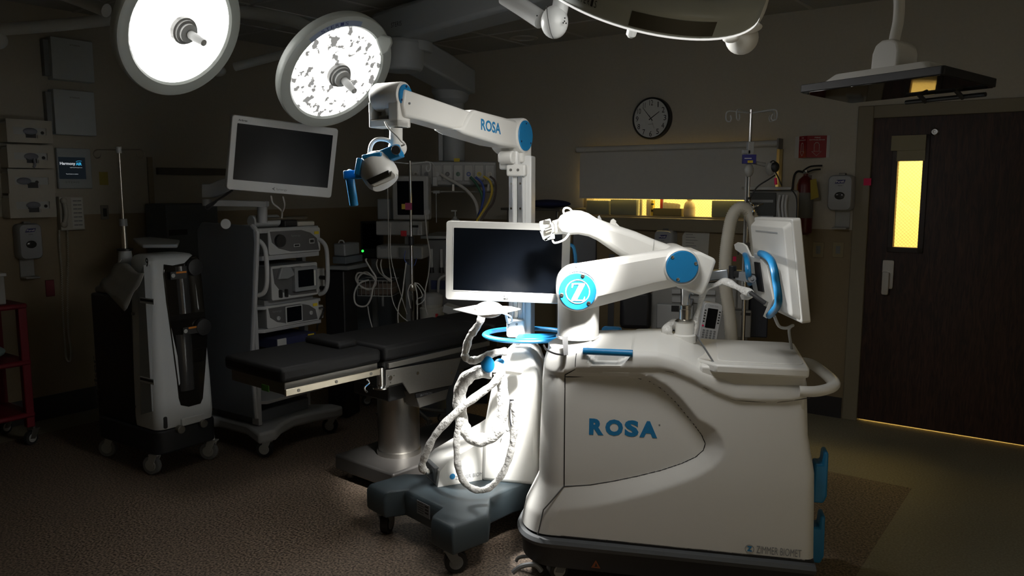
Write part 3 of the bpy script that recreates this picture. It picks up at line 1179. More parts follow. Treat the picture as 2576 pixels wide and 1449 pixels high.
# bracket plate standing off the back
def sp(u, v, y=-.06):
    """pixel onto a plane parallel to the screen, offset y"""
    n = SF.to_3x3() @ Vector((0, 1, 0))
    o = SF @ Vector((0, y, 0))
    a, b2 = ray(u, v)
    d = Vector((a, 1, b2))
    c = Vector((0, 0, CH))
    t = (o - c).dot(n) / d.dot(n)
    q = SF.inverted() @ (c + d * t)
    return q.x, q.z


pts = [(1849, 614), (1857, 609), (1870, 611), (1879, 618), (1890, 643), (1915, 650), (1932, 668), (1945, 735), (1949, 752), (1942, 770), (1930, 800), (1922, 795), (1936, 760), (1900, 737), (1891, 700), (1885, 690), (1882, 655), (1870, 640), (1852, 627)]
q = [(Vector(sp(u, v, -.055))) for u, v in pts]
mb = cart.mb(SF).prism([(a.x, a.y) for a in q], -.060, -.052)
br_ = cart.part('mount_plate', mb, WHITE, parent=scr, bev=.002)
mb = cart.mb(SF).prism([sp(u, v, -.062) for u, v in ((1899, 658), (1911, 660), (1922, 734), (1909, 731), (1903, 700))], -.066, -.058)
cart.part('mount_slide', mb, BLACK, parent=scr)
mb = cart.mb(SF).prism([sp(u, v, -.075) for u, v in ((1864, 742), (1872, 732), (1888, 731), (1896, 738), (1892, 748), (1882, 754), (1868, 753))], -.080, -.070)
cart.part('mount_ear', mb, WHITE, parent=scr, bev=.002)
mb = cart.mb(SF).box((-.05, -.06, -.06), (.05, -.01, .06))
cart.part('mount_block', mb, LGREY, parent=scr, bev=.004)
# blue handles
def hnd(pts, y0, r):
    return [(*[sp(u, v, y)[0]], y, sp(u, v, y)[1]) for u, v, y in pts]


H = [(1913, 637, -.05), (1925, 641, -.085), (1940, 655, -.11), (1948, 680, -.12), (1953, 710, -.12), (1958, 745, -.12), (1957, 765, -.11), (1946, 782, -.09), (1935, 793, -.05)]
mb = cart.mb(SF).tube(hnd(H, 0, 0), .0135, seg=14)
cart.part('blue_handle', mb, BLUE, parent=scr)
H2 = [(1874, 640, -.05), (1879, 652, -.10), (1883, 690, -.11), (1886, 712, -.06)]
cart.part('blue_handle', cart.mb(SF).tube(hnd(H2, 0, 0), .012, seg=12), BLUE, parent=scr)
# sleeved cable from the deck to the screen
mb = cart.w().tube([P(1745, 840, 3.30), P(1752, 800, 3.30), P(1762, 760, 3.29), P(1774, 725, 3.28), P(1800, 716, 3.27), P(1824, 708, 3.26), P(1850, 720, 3.2), P(1872, 730, 3.14), P(1888, 738, 3.08)], lambda t: .016 + .004 * math.sin(t * 22), seg=12, flat=.75)
cart.part('cable_sleeve', mb, SLEEVE)
mb = cart.w().tube([P(1888, 735, 3.08), P(1905, 748, 3.06), P(1925, 762, 3.04)], .009, seg=8)
cart.part('cable_plug', mb, BLACK)
mb = cart.w().tube([P(1712, 862, 3.3), P(1690, 850, 3.3), P(1678, 832, 3.3), P(1684, 818, 3.32), P(1700, 815, 3.34)], lambda t: .020 + .004 * math.sin(t * 15), seg=12)
cart.part('cable_sleeve', mb, SLEEVE)
mb = cart.w().tube([P(1948, 795, 3.1), P(1960, 820, 3.12), P(1978, 825, 3.12), P(1995, 818, 3.12), P(1985, 830, 3.2), P(1992, 880, 3.3), P(1996, 910, 3.4)], .006, seg=8)
cart.part('hanging_cable', mb, LGREY)
# ================================================================ camera stand
SO = Vector((.03, 3.80, 0))
stand = T('camera_stand', 'white tracking camera stand on a blue-grey wheeled base, with monitor, bagged hoses and long boom', 'camera stand', SO, 222.0)
# local x = forward (towards front left), y = to the left of that; casters A (-.58,3.65) and B (-.24,3.27)


def W():
    return stand.w()


# base outline traced at its top edge, mirrored about the forward axis
TZ = .245
top_px = [(1350, 1214), (1282, 1219), (1240, 1243), (1172, 1308), (1090, 1300), (1100, 1245), (1062, 1214), (955, 1214)]
tp = [stand.M.inverted() @ PF(u, v, TZ) for u, v in top_px]
# local coordinates (x forward, y): prong B on one side, prong A on the other
A_ = stand.M.inverted() @ Vector((-.60, 3.68, 0))
B_ = stand.M.inverted() @ Vector((-.22, 3.30, 0))
hx_ = (A_.x + B_.x) / 2
yA, yB = A_.y, B_.y
ym = (yA + yB) / 2
hw_ = abs(yA - yB) / 2
base = [(hx_ + .09, hw_ + .07), (hx_ + .09, hw_ - .085), (hx_ + .0, hw_ - .12), (hx_ + .0, -hw_ + .12), (hx_ + .09, -hw_ + .085), (hx_ + .09, -hw_ - .07), (hx_ - .11, -hw_ - .07), (hx_ - .24, -hw_ + .07), (hx_ - .40, -hw_ + .09), (-.10, -hw_ + .07), (-.20, -hw_ + .02), (-.32, -hw_ + .02), (-.34, -hw_ + .13), (-.34, hw_ - .13), (-.32, hw_ - .02), (-.20, hw_ - .02), (-.10, hw_ - .07), (hx_ - .40, hw_ - .09), (hx_ - .24, hw_ - .07), (hx_ - .11, hw_ + .07)]
base = [(x, y + ym) for x, y in base]
ctr = (sum(p[0] for p in base) / len(base), ym)


def sh(k, z):
    return [(ctr[0] + (x - ctr[0]) * k, ctr[1] + (y - ctr[1]) * k, z) for x, y in base]


mb = stand.mb().loft([sh(.985, .115), sh(1.0, .13), sh(1.0, TZ - .03), sh(.975, TZ - .008), sh(.93, TZ)])
bs = stand.part('base', mb, BGREY, bev=.012, seg=3)
mb = stand.mb()
x_ = hx_ + .002
mb.box((x_, ym + .06 - .10, .165), (x_ + .002, ym + .06 + .0, .228))
lb = stand.part('rating_label', mb, mat('grey_label', (.22, .23, .24), .5), parent=bs)
mb = stand.mb()
for k in range(5):
    mb.box((x_ + .002, ym - .032, .219 - k * .011), (x_ + .0026, ym + .012 + .006 * (k % 2), .222 - k * .011))
for k in range(3):
    mb.box((x_ + .002, ym + .024, .212 - k * .015), (x_ + .0026, ym + .050, .220 - k * .015))
stand.part('label_print', mb, INK, parent=lb)
for (x, y, an) in ((hx_ + .02, ym + hw_, -30), (hx_ + .02, ym - hw_, 35), (-.26, ym + hw_ - .07, 20), (-.26, ym - hw_ + .07, 0)):
    caster(stand, (x, y, 0), an, .05, .04, yoke=MGREY, wheel=BLACK, hub=MGREY, twin=False)

# white wedge housing along the base
zt = TZ
E0, E1_ = PF(1100, 1226, zt), PF(1352, 1184, zt)
HM_o = E0
hd = (E1_ - E0); hl = hd.length; hd.normalize()
hn = Vector((-hd.y, hd.x, 0))
HF = Matrix(((hd.x, hn.x, 0, E0.x), (hd.y, hn.y, 0, E0.y), (0, 0, 1, E0.z), (0, 0, 0, 1)))


def hp_(u, v, y=0.0):
    return pl(HF, u, v, y)


prof = [hp_(u, v) for u, v in ((1101, 1225), (1106, 1186), (1128, 1160), (1195, 1120), (1248, 1090), (1290, 1060))]
prof += [(hp_(1300, 1060)[0], hp_(1290, 1060)[1] + .2), (hl + .10, hp_(1290, 1060)[1] + .2), (hl + .10, -.0), (prof[0][0], 0)]
HWD = .20
mb = stand.mb(HF).prism(prof[:-1] + [prof[-1]], 0, HWD)
hs = stand.part('base_housing', mb, WHITE, bev=.018, seg=3)
mb = stand.mb(HF)
a, b2 = hp_(1160, 1202), hp_(1224, 1192)
mb.text('ZIMMER BIOMET', (a[0] - .03, -.001, a[1] - .004), (1, 0, 0), (0, 0, 1), (b2[0] - a[0]) + .035, .018, .0008)
stand.part('maker_lettering', mb, GINK, parent=hs)
a = hp_(1138, 1198)
mb = stand.mb(HF).lathe([(.014, 0), (.014, .001)], axisM((a[0], -.0005, a[1]), (0, -1, 0)), 24)
stand.part('round_logo', mb, BLUET, parent=hs)
# dark connector panel on the wedge's tip
mb = stand.mb(HF).box((prof[0][0] - .004, .03, .01), (prof[0][0] + .02, HWD - .03, .085))
cpn = stand.part('connector_panel', mb, MGREY, parent=hs, bev=.003)
mb = stand.w()
mb.cyl(P(1077, 1188, 3.66), P(1090, 1182, 3.72), .012, .012, 14)
mb.cyl(P(1071, 1186, 3.655), P(1077, 1188, 3.66), .016, .014, 14)
stand.part('hose_plug', mb, STEEL, parent=hs)

# main tower body (bright), leaning shoulder
YC = 3.78
CF = MX((0, YC, 0), -13)


def kp(u, v, y=0.0):
    return pl(CF, u, v, y)


prof = [(1216, 1190), (1222, 1075), (1240, 980), (1262, 905), (1272, 880), (1285, 872), (1330, 872), (1345, 890), (1356, 925), (1358, 1190)]
pr = [kp(u, v, -.04) for u, v in prof]
pr[0] = (pr[0][0], TZ - .004); pr[-1] = (pr[-1][0], TZ - .004)
mb = stand.mb(CF).prism(pr, -.10, .14)
bd = stand.part('tower_body', mb, WHITE, bev=.022, seg=3)
mb = stand.mb(CF)
a = kp(1284, 1040, -.11)
mb.tube([kp(1284, 1008, -.11)[0:1] + (-.112, kp(1284, 1008, -.11)[1]), kp(1283, 1050, -.11)[0:1] + (-.114, kp(1283, 1050, -.11)[1]), kp(1290, 1085, -.11)[0:1] + (-.114, kp(1290, 1085, -.11)[1])], .004, seg=8)
mb.tube([kp(1290, 1082, -.11)[0:1] + (-.114, kp(1290, 1082, -.11)[1]), kp(1289, 1112, -.11)[0:1] + (-.114, kp(1289, 1112, -.11)[1])], .007, seg=8)
mb.box((kp(1281, 1006, -.11)[0], -.104, kp(1281, 1006, -.11)[1] - .012), (kp(1292, 1006, -.11)[0], -.099, kp(1281, 1006, -.11)[1] + .002))
stand.part('dangling_tool', mb, BLACK, parent=bd)
mb = stand.mb(CF)
for u, v in ((1278, 1078), (1248, 1070)):
    x, z = kp(u, v, -.1)
    mb.cyl((x, -.104, z), (x, -.09, z), .009, .009, 16)
mb.tube([kp(1281, 1012, -.11)[0:1] + (-.113, kp(1281, 1012, -.11)[1]), kp(1272, 1060, -.11)[0:1] + (-.113, kp(1272, 1060, -.11)[1]), kp(1262, 1102, -.11)[0:1] + (-.113, kp(1262, 1102, -.11)[1])], .003, seg=6)
stand.part('small_fitting', mb, LGREY, parent=bd)

# column: white box with two grooved rails on its front
cx0, cx1 = kp(1281, 600)[0], kp(1334, 600)[0]
zc0, zc1 = kp(1300, 872)[1], kp(1300, 402)[1]
mb = stand.mb(CF).box((cx0 + .030, -.0, zc0 - .05), (cx1 + .004, .10, zc1 + .02))
stand.part('column', mb, WHITE2, bev=.006)
rail = mat('anodised_rail', (.50, .50, .50), .32, metal=.9)
for k, (ua, ub) in enumerate(((1281, 1291), (1303, 1315))):
    a, b2 = kp(ua, 600, -.02)[0], kp(ub, 600, -.02)[0]
    mb = stand.mb(CF).box((a, -.028, kp(1300, 845)[1]), (b2, .0, zc1 - .02))
    r_ = stand.part('rail', mb, rail, bev=.001)
    for v in (461, 524, 590):
        x, z = kp((ua + ub) / 2, v, -.028)
        stand.part('rail_screw', stand.mb(CF).cyl((x, -.031, z), (x, -.028, z), .005, .005, 14), CHROME, parent=r_)
mb = stand.mb(CF).box((kp(1291, 600)[0], -.018, kp(1300, 845)[1]), (kp(1303, 600)[0], .0, zc1 - .02))
mb.box((kp(1315, 600)[0], -.018, kp(1300, 845)[1]), (kp(1322, 600)[0], .0, zc1 - .02))
stand.part('rail_backing', mb, WHITE2)
# column cap block
a, b2 = kp(1275, 415, -.03), kp(1318, 443, -.03)
mb = stand.mb(CF).box((a[0], -.045, b2[1]), (b2[0] + .01, .05, a[1] + .004))
cc_ = stand.part('column_cap', mb, WHITE, bev=.01, seg=3)
for u in (1285, 1303):
    x, z = kp(u, 427, -.045)
    stand.part('cap_screw', stand.mb(CF).cyl((x, -.047, z), (x, -.044, z), .0065, .0065, 16), STEELD, parent=cc_)
# lower block at the foot of the rails
a, b2 = kp(1274, 802, -.04), kp(1318, 850, -.04)
mb = stand.mb(CF).box((a[0], -.05, b2[1]), (b2[0], .02, a[1]))
lb_ = stand.part('foot_block', mb, WHITE, bev=.012, seg=3)
for u in (1279, 1300):
    x, z = kp(u, 815, -.05)
    stand.part('block_screw', stand.mb(CF).cyl((x, -.052, z), (x, -.049, z), .006, .006, 16), STEELD, parent=lb_)
mb = stand.mb(CF).box((kp(1300, 777)[0], -.034, kp(1300, 795)[1]), (kp(1307, 777)[0], -.028, kp(1300, 772)[1])).cyl((kp(1302, 779)[0], -.038, kp(1302, 779)[1]), (kp(1302, 779)[0], -.03, kp(1302, 779)[1]), .006)
stand.part('rail_stop', mb, STEEL)
# blue ring handle round the column
hz_ = kp(1330, 845)[1]
rp = [PF(1262, 823, .0), ]
HZ = 1.00
ringpx = [(1300, 828), (1262, 822), (1228, 822), (1204, 832), (1197, 845), (1204, 857), (1222, 863), (1262, 870), (1310, 874), (1350, 872), (1385, 860), (1390, 845), (1372, 836), (1345, 833)]
pts = [PF(u, v, HZ) for u, v in ringpx]
cs = SO.copy(); cs.z = HZ
pts = []
import math as _m
for k in range(20):
    a = 2 * _m.pi * k / 20
    r_ = .185 * (1 + .06 * _m.cos(2 * a))
    pts.append(Vector((.07, 3.70, .968)) + Vector((r_ * 1.0 * _m.cos(a), r_ * .95 * _m.sin(a), 0)))
mb = W().tube(pts, .016, seg=12, n=3, closed=True, flat=.7)
rh = stand.part('ring_handle', mb, BLUE)
mb = W()
# solid blue deck between the ring and the column
poly_ = [Vector((.07, 3.70, 0)) + Vector((.15 * _m.cos(a), .13 * _m.sin(a), 0)) for a in [_m.pi * 1.38 + k * _m.pi / 14 for k in range(9)]]
mb.prism([(p.x, p.y) for p in poly_] + [(.20, 3.70), (.03, 3.68)], .955, .975, 'z')
stand.part('handle_deck', mb, BLUE, parent=rh, bev=.004)
# elbow housing on top of the column
n_arm = Vector((.88, -.47, 0))      # cap normal
d_arm = Vector((-.47, -.88, 0))     # arm direction towards the camera
J2 = P(1321, 341, 3.76)
J1 = P(1019, 241, 2.98)


def jn(name, c, r, L, capr, off=0):
    A = axisM(c - n_arm * L, n_arm)
    mb = W().lathe([(r * .9, 0), (r, .01), (r, L - .014), (r * .97, L - .004), (capr + .002, L)], A, 48)
    h = stand.part(name, mb, WHITE, sharp=.7)
    stand.part('blue_cap', W().lathe([(capr, 0), (capr, .004), (capr - .003, .007)], axisM(c - n_arm * .001, n_arm), 48), BLUE, parent=h)
    ux = Vector((n_arm.y, -n_arm.x, 0))
    for k in range(3):
        a = _m.radians((90, 215, 330)[k])
        q_ = c + n_arm * .0045 + (d_arm * _m.cos(a) + Vector((0, 0, 1)) * _m.sin(a)) * capr * .8
        stand.part('cap_screw', W().cyl(q_, q_ + n_arm * .003, .0045, .0045, 10), NAVY, parent=h)
    return h


jn('elbow_joint', J2, .082, .15, .070)
jn('tip_joint', J1, .052, .13, .042)
mb = W()
c = J2 - n_arm * .075
FJ = Matrix(((d_arm.x, -n_arm.x, 0, J2.x), (d_arm.y, -n_arm.y, 0, J2.y), (0, 0, 1, J2.z), (0, 0, 0, 1)))
# in FJ: x along arm towards the camera, y into the arm (away from the caps), z up
zlow = P(1330, 410, 3.78).z - J2.z
mb = stand.mb(FJ).box((-.082, .004, zlow), (.02, .14, -.02))
stand.part('elbow_support', mb, WHITE, bev=.014, seg=3)
mb = stand.mb(FJ).box((-.05, .02, zlow - .03), (.04, .12, zlow + .07))
stand.part('swivel_block', mb, WHITE2, bev=.01)
mb = stand.mb(FJ).cyl((.055, .03, -.10), (.055, .10, -.10), .030, .030, 24)
stand.part('lock_knob', mb, WHITE, bev=.006)
AL = (J1 - J2).length
dz = (J1.z - J2.z)
dxy = (Vector((J1.x, J1.y)) - Vector((J2.x, J2.y))).length
# sleeve near the elbow, slimmer tube towards the tip
def apx(u, v):
    n = n_arm
    a, b2 = ray(u, v)
    d = Vector((a, 1, b2)); c = Vector((0, 0, CH))
    t = (J2 + n_arm * .0 - c).dot(n) / d.dot(n)
    q_ = FJ.inverted() @ (c + d * t)
    return (q_.x, q_.z)


pr = [apx(*q_) for q_ in ((1305, 303), (1200, 275), (1193, 278), (1184, 290), (1170, 318), (1150, 323), (1175, 337), (1220, 351), (1262, 364), (1310, 372))]
mb = stand.mb(FJ).prism(pr, .006, .125)
sl = stand.part('boom_sleeve', mb, WHITE, bev=.012, seg=3)
wa, wb = apx(1213, 326), apx(1263, 338)
wt_, _ = apx(1213, 297), 0
e = Vector((wb[0] - wa[0], 0, wb[1] - wa[1]))
wlen = e.length
mb = stand.mb(FJ)
# lettering reads left to right: towards the elbow is -x
exv = e.normalized()
ezv = Vector((0, 0, 1))
mb.text('ROSA', Vector((wa[0], .005, wa[1])), exv, ezv, wlen, wt_[1] - wa[1], .001, bold=.03)
stand.part('boom_lettering', mb, BLUET, parent=sl, label='blue letters')
pr = [apx(*q_) for q_ in ((1196, 280), (1030, 222), (1025, 262), (1030, 292), (1075, 302), (1150, 324), (1180, 318))]
mb = stand.mb(FJ).prism(pr, .018, .11)
stand.part('boom_tube', mb, WHITE, bev=.010, seg=3)
x_, z_ = apx(1039, 259)
stand.part('boom_screw', stand.mb(FJ).cyl((x_, .013, z_), (x_, .02, z_), .004, .004, 12), MGREY)
# tip block hanging down
a0, a1 = apx(1028, 250), apx(980, 316)
F1 = Matrix(((d_arm.x, -n_arm.x, 0, J1.x), (d_arm.y, -n_arm.y, 0, J1.y), (0, 0, 1, J1.z), (0, 0, 0, 1)))
zb1 = P(1000, 320, 2.98).z - J1.z
mb = stand.mb(F1)
mb.box((-.035, .0, zb1), (.045, .045, -.02))
mb.box((-.035, .0, zb1), (-.02, .135, -.02)).box((-.035, .125, zb1), (.045, .135, -.02)).box((-.02, .0, zb1), (.045, .135, zb1 + .03))
tb_ = stand.part('tip_block', mb, WHITE, bev=.006)
stand.part('tip_latch', stand.mb(F1).box((.0, .06, -.085), (.03, .10, -.07)).box((.02, .065, -.11), (.03, .10, -.085)), STEELD, parent=tb_, bev=.002)
cn = P(996, 322, 2.93); cn2 = P(996, 375, 2.93)
mb = W().cyl(cn, cn2, .024, .024, 28).ball(P(1000, 372, 2.93), .034, (1, .8, 1))
nk = stand.part('tip_neck', mb, WHITE, sharp=.8)
stand.part('neck_knob', W().cyl(P(996, 377, 2.87), P(996, 377, 2.90), .017, .017, 20), BLACK, parent=nk, bev=.003)
stand.part('neck_cable', W().tube([P(968, 305, 2.9), P(978, 322, 2.88), P(997, 340, 2.87), P(1010, 355, 2.87), P(1018, 362, 2.88), P(1010, 366, 2.89)], .0035, seg=8), WHITE, parent=nk)
# blue bracket
mb = W()
bar(mb, P(1008, 378, 2.90), P(955, 398, 2.93), .02, .024)
bar(mb, P(962, 388, 2.90), P(914, 396, 2.90), .03, .008)
bar(mb, P(908, 398, 2.90), P(901, 440, 2.90), .03, .010)
bk = stand.part('camera_bracket', mb, BLUE, bev=.004)
stand.part('camera_cable', W().tube([P(990, 365, 2.93), P(975, 352, 2.93), P(950, 350, 2.93), P(935, 362, 2.93), P(930, 385, 2.93), P(934, 395, 2.93)], .008, seg=10), WHITE)
# camera head: rounded pod
c0, c1 = P(934, 402, 2.93), P(966, 452, 2.90)
A = axisM(c0, c1 - c0)
L = (c1 - c0).length
mb = W().lathe([(.02, -.014), (.044, -.008), (.058, .010), (.064, .035), (.065, .07), (.062, L - .004), (.052, L + .012), (.0, L + .016)], A, 40)
hd_ = stand.part('camera_head', mb, WHITE, bev=0, sharp=.8)
ax_ = (c1 - c0).normalized()
mb = W()
pts_ = []
q0, q1_ = P(922, 456, 2.835), P(985, 434, 2.83)
mb.loft([[P(922, 452, 2.822), P(977, 427, 2.815), P(982, 441, 2.815), P(932, 464, 2.822)], [P(918, 452, 2.90), P(980, 427, 2.90), P(985, 441, 2.90), P(930, 464, 2.90)]])
stand.part('camera_window', mb, GLOSS, parent=hd_, bev=.003)
mb = W()
ch_ = ((932, 465), (982, 442), (984, 428), (997, 438), (996, 447), (972, 459), (942, 471))
mb.loft([[P(u, v, 2.815) for u, v in ch_], [P(u, v, 2.93) for u, v in ch_]])
stand.part('camera_bezel', mb, WHITE, parent=hd_, bev=.004)
# blue grip
mb = W()
bar(mb, P(866, 440, 2.93), P(912, 438, 2.93), .016, .016)
mb.cyl(P(880, 446, 2.93), P(891, 518, 2.93), .016, .0155, 24)
gp = stand.part('camera_grip', mb, BLUE, bev=.004)
stand.part('grip_screw', W().ball(P(880, 430, 2.93), .010, (1, 1, .7), 16), LGREY, parent=gp)

# front monitor
MF, mw, mh = frame3(P(1115, 555, 3.62), P(1428, 564, 3.56), P(1128, 753, 3.62))
mb = stand.mb(MF).rbox(mw, mh, 0, .035, .014)
mo = stand.part('monitor', mb, WHITE, bev=.003)
gw0 = (1134 - 1113) / (1428 - 1113) * mw
mb = stand.mb(MF).rbox(mw - gw0 * 1.9, mh * .79, -.0015, .003, .003, cz=.008)
stand.part('screen', mb, SCREEN, parent=mo)
mb = stand.mb(MF)
fr = (mw - gw0 * 1.9, mh * .79)
for (x0, x1, z0, z1) in ((-fr[0] / 2 - .004, fr[0] / 2 + .004, fr[1] / 2, fr[1] / 2 + .004), (-fr[0] / 2 - .004, fr[0] / 2 + .004, -fr[1] / 2 - .004, -fr[1] / 2), (-fr[0] / 2 - .004, -fr[0] / 2, -fr[1] / 2, fr[1] / 2), (fr[0] / 2, fr[0] / 2 + .004, -fr[1] / 2, fr[1] / 2)):
    mb.box((x0, -.002, z0 + .008), (x1, .001, z1 + .008))
stand.part('screen_edge', mb, WHITE, parent=mo)
mb = stand.mb(MF)
mb.text('elo', (-.013, -.001, -mh / 2 + .010), (1, 0, 0), (0, 0, 1), .022, .013, .0008, bold=.03)
mb.box((-.013, -.002, -mh / 2 + .0255), (-.004, -.001, -mh / 2 + .027))
stand.part('bezel_lettering', mb, INK, parent=mo)
mb = stand.mb(MF).box((-.09, .035, -.08), (.09, .09, .08))
stand.part('monitor_mount', mb, LGREY, parent=mo, bev=.005)
mb = stand.mb(MF).tube([(mw / 2 - .03, .02, .09), (mw / 2 + .008, .02, .085), (mw / 2 + .022, .02, .05), (mw / 2 + .026, .02, 0), (mw / 2 + .018, .02, -.03)], .008, seg=10)
stand.part('monitor_grip', mb, BLUE, parent=mo)
mb = W()
bar(mb, MF @ Vector((0.02, .08, 0)), Vector((.05, 3.78, (MF @ Vector((0, 0, 0))).z)), .03, .03)
stand.part('monitor_arm', mb, WHITE2, parent=mo, bev=.004)
# small shelf with a covered mouse
mz = 1.155
sq = [PF(u, v, mz) for u, v in ((1139, 777), (1205, 792), (1268, 786), (1310, 776), (1285, 770), (1200, 766))]
mb = W().prism([(p.x, p.y) for p in sq], mz - .004, mz, 'z')
shf = stand.part('mouse_shelf', mb, WHITE2, bev=.001)
mc = PF(1230, 779, mz)
mb = W().ball((mc.x, mc.y, mz + .001), .058, (1.05, .8, .60))
stand.part('mouse_cover', mb, WHITE, parent=shf, sharp=1.2)
stand.part('shelf_bracket', W().tube([P(1272, 783, 3.62), P(1275, 800, 3.66), P(1278, 812, 3.7)], .007, seg=8).tube([P(1262, 786, 3.6), P(1283, 795, 3.66), P(1288, 805, 3.7), P(1280, 812, 3.7)], .005, seg=8), LGREY, parent=shf)
# blue-capped hook that carries the hoses
hk = W().tube([P(1302, 930, 3.62), P(1272, 925, 3.54), P(1243, 922, 3.47)], .032, seg=20, flat=.8)
ho = stand.part('hose_hook', hk, WHITE)
stand.part('hook_cap', W().lathe([(.030, 0), (.037, .004), (.030, .008)], axisM(P(1228, 916, 3.44), (P(1205, 921, 3.38) - P(1228, 916, 3.44))), 32), BLUE, parent=ho)
stand.part('hook_cap', W().ball(P(1257, 910, 3.50), .022, (1, 1, .7)), BLUE, parent=ho)


def wob(r, k, a=.10, ph=0):
    return lambda t: r * (1 + a * math.sin(t * k + ph) + a * .6 * math.sin(t * k * 2.3 + 1))


# bagged hoses
YH = 3.48
mb = W().tube([P(u, v, 3.46) for u, v in ((1212, 792), (1206, 812), (1190, 835), (1180, 850), (1172, 880), (1170, 895), (1180, 905), (1198, 905), (1222, 896), (1250, 886), (1275, 884))], wob(.017, 40), seg=14)
stand.part('hose_sleeve', mb, SLEEVE)
mb = W().tube([P(u, v, YH) for u, v in ((1238, 935), (1205, 935), (1175, 950), (1158, 980), (1157, 1020), (1162, 1060), (1172, 1085), (1195, 1105), (1225, 1103), (1250, 1085), (1262, 1050), (1266, 1010), (1262, 960), (1255, 935))], lambda t: (.030 if t < .72 else .026) * (1 + .06 * math.sin(t * 90) + .05 * math.sin(t * 47)), seg=16)
stand.part('hose_sleeve', mb, SLEEVE)
mb = W().tube([P(u, v, YH - .06) for u, v in ((1262, 935), (1240, 965), (1200, 995), (1155, 1030), (1110, 1075), (1085, 1110), (1066, 1155), (1062, 1175), (1072, 1186))], wob(.021, 30), seg=14, flat=.8)
stand.part('hose_sleeve', mb, SLEEVE)
mb = W().tube([P(u, v, YH - .04) for u, v in ((1160, 1050), (1150, 1090), (1149, 1140), (1155, 1185), (1170, 1215), (1198, 1232), (1228, 1228), (1258, 1200), (1278, 1160), (1290, 1110), (1296, 1060), (1292, 1010))], wob(.015, 60), seg=14)
stand.part('hose_sleeve', mb, SLEEVE)
# ================================================================ surgical lights
def lensmat(name, es, lo):
    m, nt, b = nodemat(name)
    tc = nt.nodes.new('ShaderNodeTexCoord')
    v = nt.nodes.new('ShaderNodeTexVoronoi'); v.inputs['Scale'].default_value = 15; v.feature = 'F1'
    n = nt.nodes.new('ShaderNodeTexNoise'); n.inputs['Scale'].default_value = 22; n.inputs['Detail'].default_value = 3
    nt.links.new(tc.outputs['Object'], v.inputs['Vector']); nt.links.new(tc.outputs['Object'], n.inputs['Vector'])
    mp = nt.nodes.new('ShaderNodeMapRange'); mp.inputs['From Min'].default_value = .53; mp.inputs['From Max'].default_value = .60
    mp.inputs['To Min'].default_value = es; mp.inputs['To Max'].default_value = lo
    nt.links.new(n.outputs['Fac'], mp.inputs['Value'])
    b.inputs['Base Color'].default_value = (.7, .7, .7, 1)
    b.inputs['Roughness'].default_value = .2
    b.inputs['Emission Color'].default_value = (1, .985, .95, 1)
    nt.links.new(mp.outputs['Result'], b.inputs['Emission Strength'])
    return m


HEAD = mat('lamp_head_enamel', (.50, .53, .50), .3, var=.01)
ARMW = mat('lamp_arm_enamel', (.62, .63, .62), .3, var=.01)


def lamp(label, c, n, R, lens_m, band=False, handle=True, back=None, yoke_ang=0):
    t = T('surgical_light', label, 'surgical light', c, 0)
    A = Matrix.Translation(-Vector(c)) @ axisM(c, n)
    A = t.M.inverted() @ axisM(c, n)
    def B():
        b_ = MB(A)
        return b_
    hs = t.part('head_housing', B().lathe(([(R * .30, -.11), (R * .62, -.10), (R * .9, -.075), (R * .985, -.045), (R, -.02), (R, .0)] if not band else [(R * .30, -.12), (R * .62, -.115), (R * .88, -.095), (R * .965, -.075), (R * .995, -.06), (R, -.052), (R, .0)]) + [ (R * .985, .010), (R * .93, .016), (R * .83, .012), (R * .80, .002), (R * .80, -.02)], None, 72, caps=False), HEAD, sharp=.5)
    t.part('back_cover', B().lathe([(.001, -.125), (R * .3, -.122), (R * .32, -.105)], None, 48, caps=False), HEAD, parent=hs)
    t.part('lens', B().lathe([(R * .81, .000), (R * .5, .006), (.001, .008)], None, 64, caps=False), lens_m, parent=hs)
    hb = t.part('centre_hub', B().lathe([(.066, .004), (.066, .03), (.058, .034), (.058, .045), (.045, .048), (.045, .058), (.02, .062)], None, 36), mat('hub_grey', (.30, .30, .29), .35))
    t.part('hub_ring', B().lathe([(.046, .046), (.046, .062), (.02, .066)], None, 32), ARMW, parent=hb)
    if handle:
        t.part('sterile_handle', B().lathe([(.016, .06), (.021, .075), (.021, .115), (.018, .14), (.016, .172), (.009, .18)], None, 24), ARMW)
    return t, A, hs


LENS_A = lensmat('lit_lens_full', 3.5, 1.3)
LENS_B = lensmat('lit_lens_petals', 2.6, .18)
LENS_O = mat('unlit_lens', (.10, .13, .13), .12)
tA, AA, hA = lamp('lit round surgical light head at the top left, its face blown out to white', LAMP_A, LAMP_A_N, .345, LENS_A)
tB, AB, hB = lamp('lit round surgical light above the endoscopy monitor, petal reflectors and blue label on its rim', LAMP_B, LAMP_B_N, .345, LENS_B)


def rimtext(t, A, body, R, a0, a1, hgt, m, flip=False, name='rim_lettering', z=.0165):
    """letters running round the rim face between angles a0 and a1 (lamp frame)"""
    mb = MB(A)
    n = len(body)
    for i, ch in enumerate(body):
        if ch == ' ':
            continue
        a = math.radians(lerp(a0, a1, (i + .5) / n))
        rad = Vector((math.cos(a), math.sin(a), 0))
        tan = Vector((-math.sin(a), math.cos(a), 0)) * (1 if a1 > a0 else -1)
        upv = rad * (-1 if a1 > a0 else 1)
        wch = abs(math.radians(a1 - a0)) * R / n * .72
        mb.text(ch, Vector((rad.x * R, rad.y * R, z)) - tan * wch / 2 - upv * hgt / 2, tan, upv, wch, hgt, .0004, serif=True)
    return t.part(name, mb, m)


# angle of a photo direction in the lamp frame
def lang(A, t, u, v, Y):
    q_ = (t.M @ A).inverted() @ P(u, v, Y)
    return math.degrees(math.atan2(q_.y, q_.x))


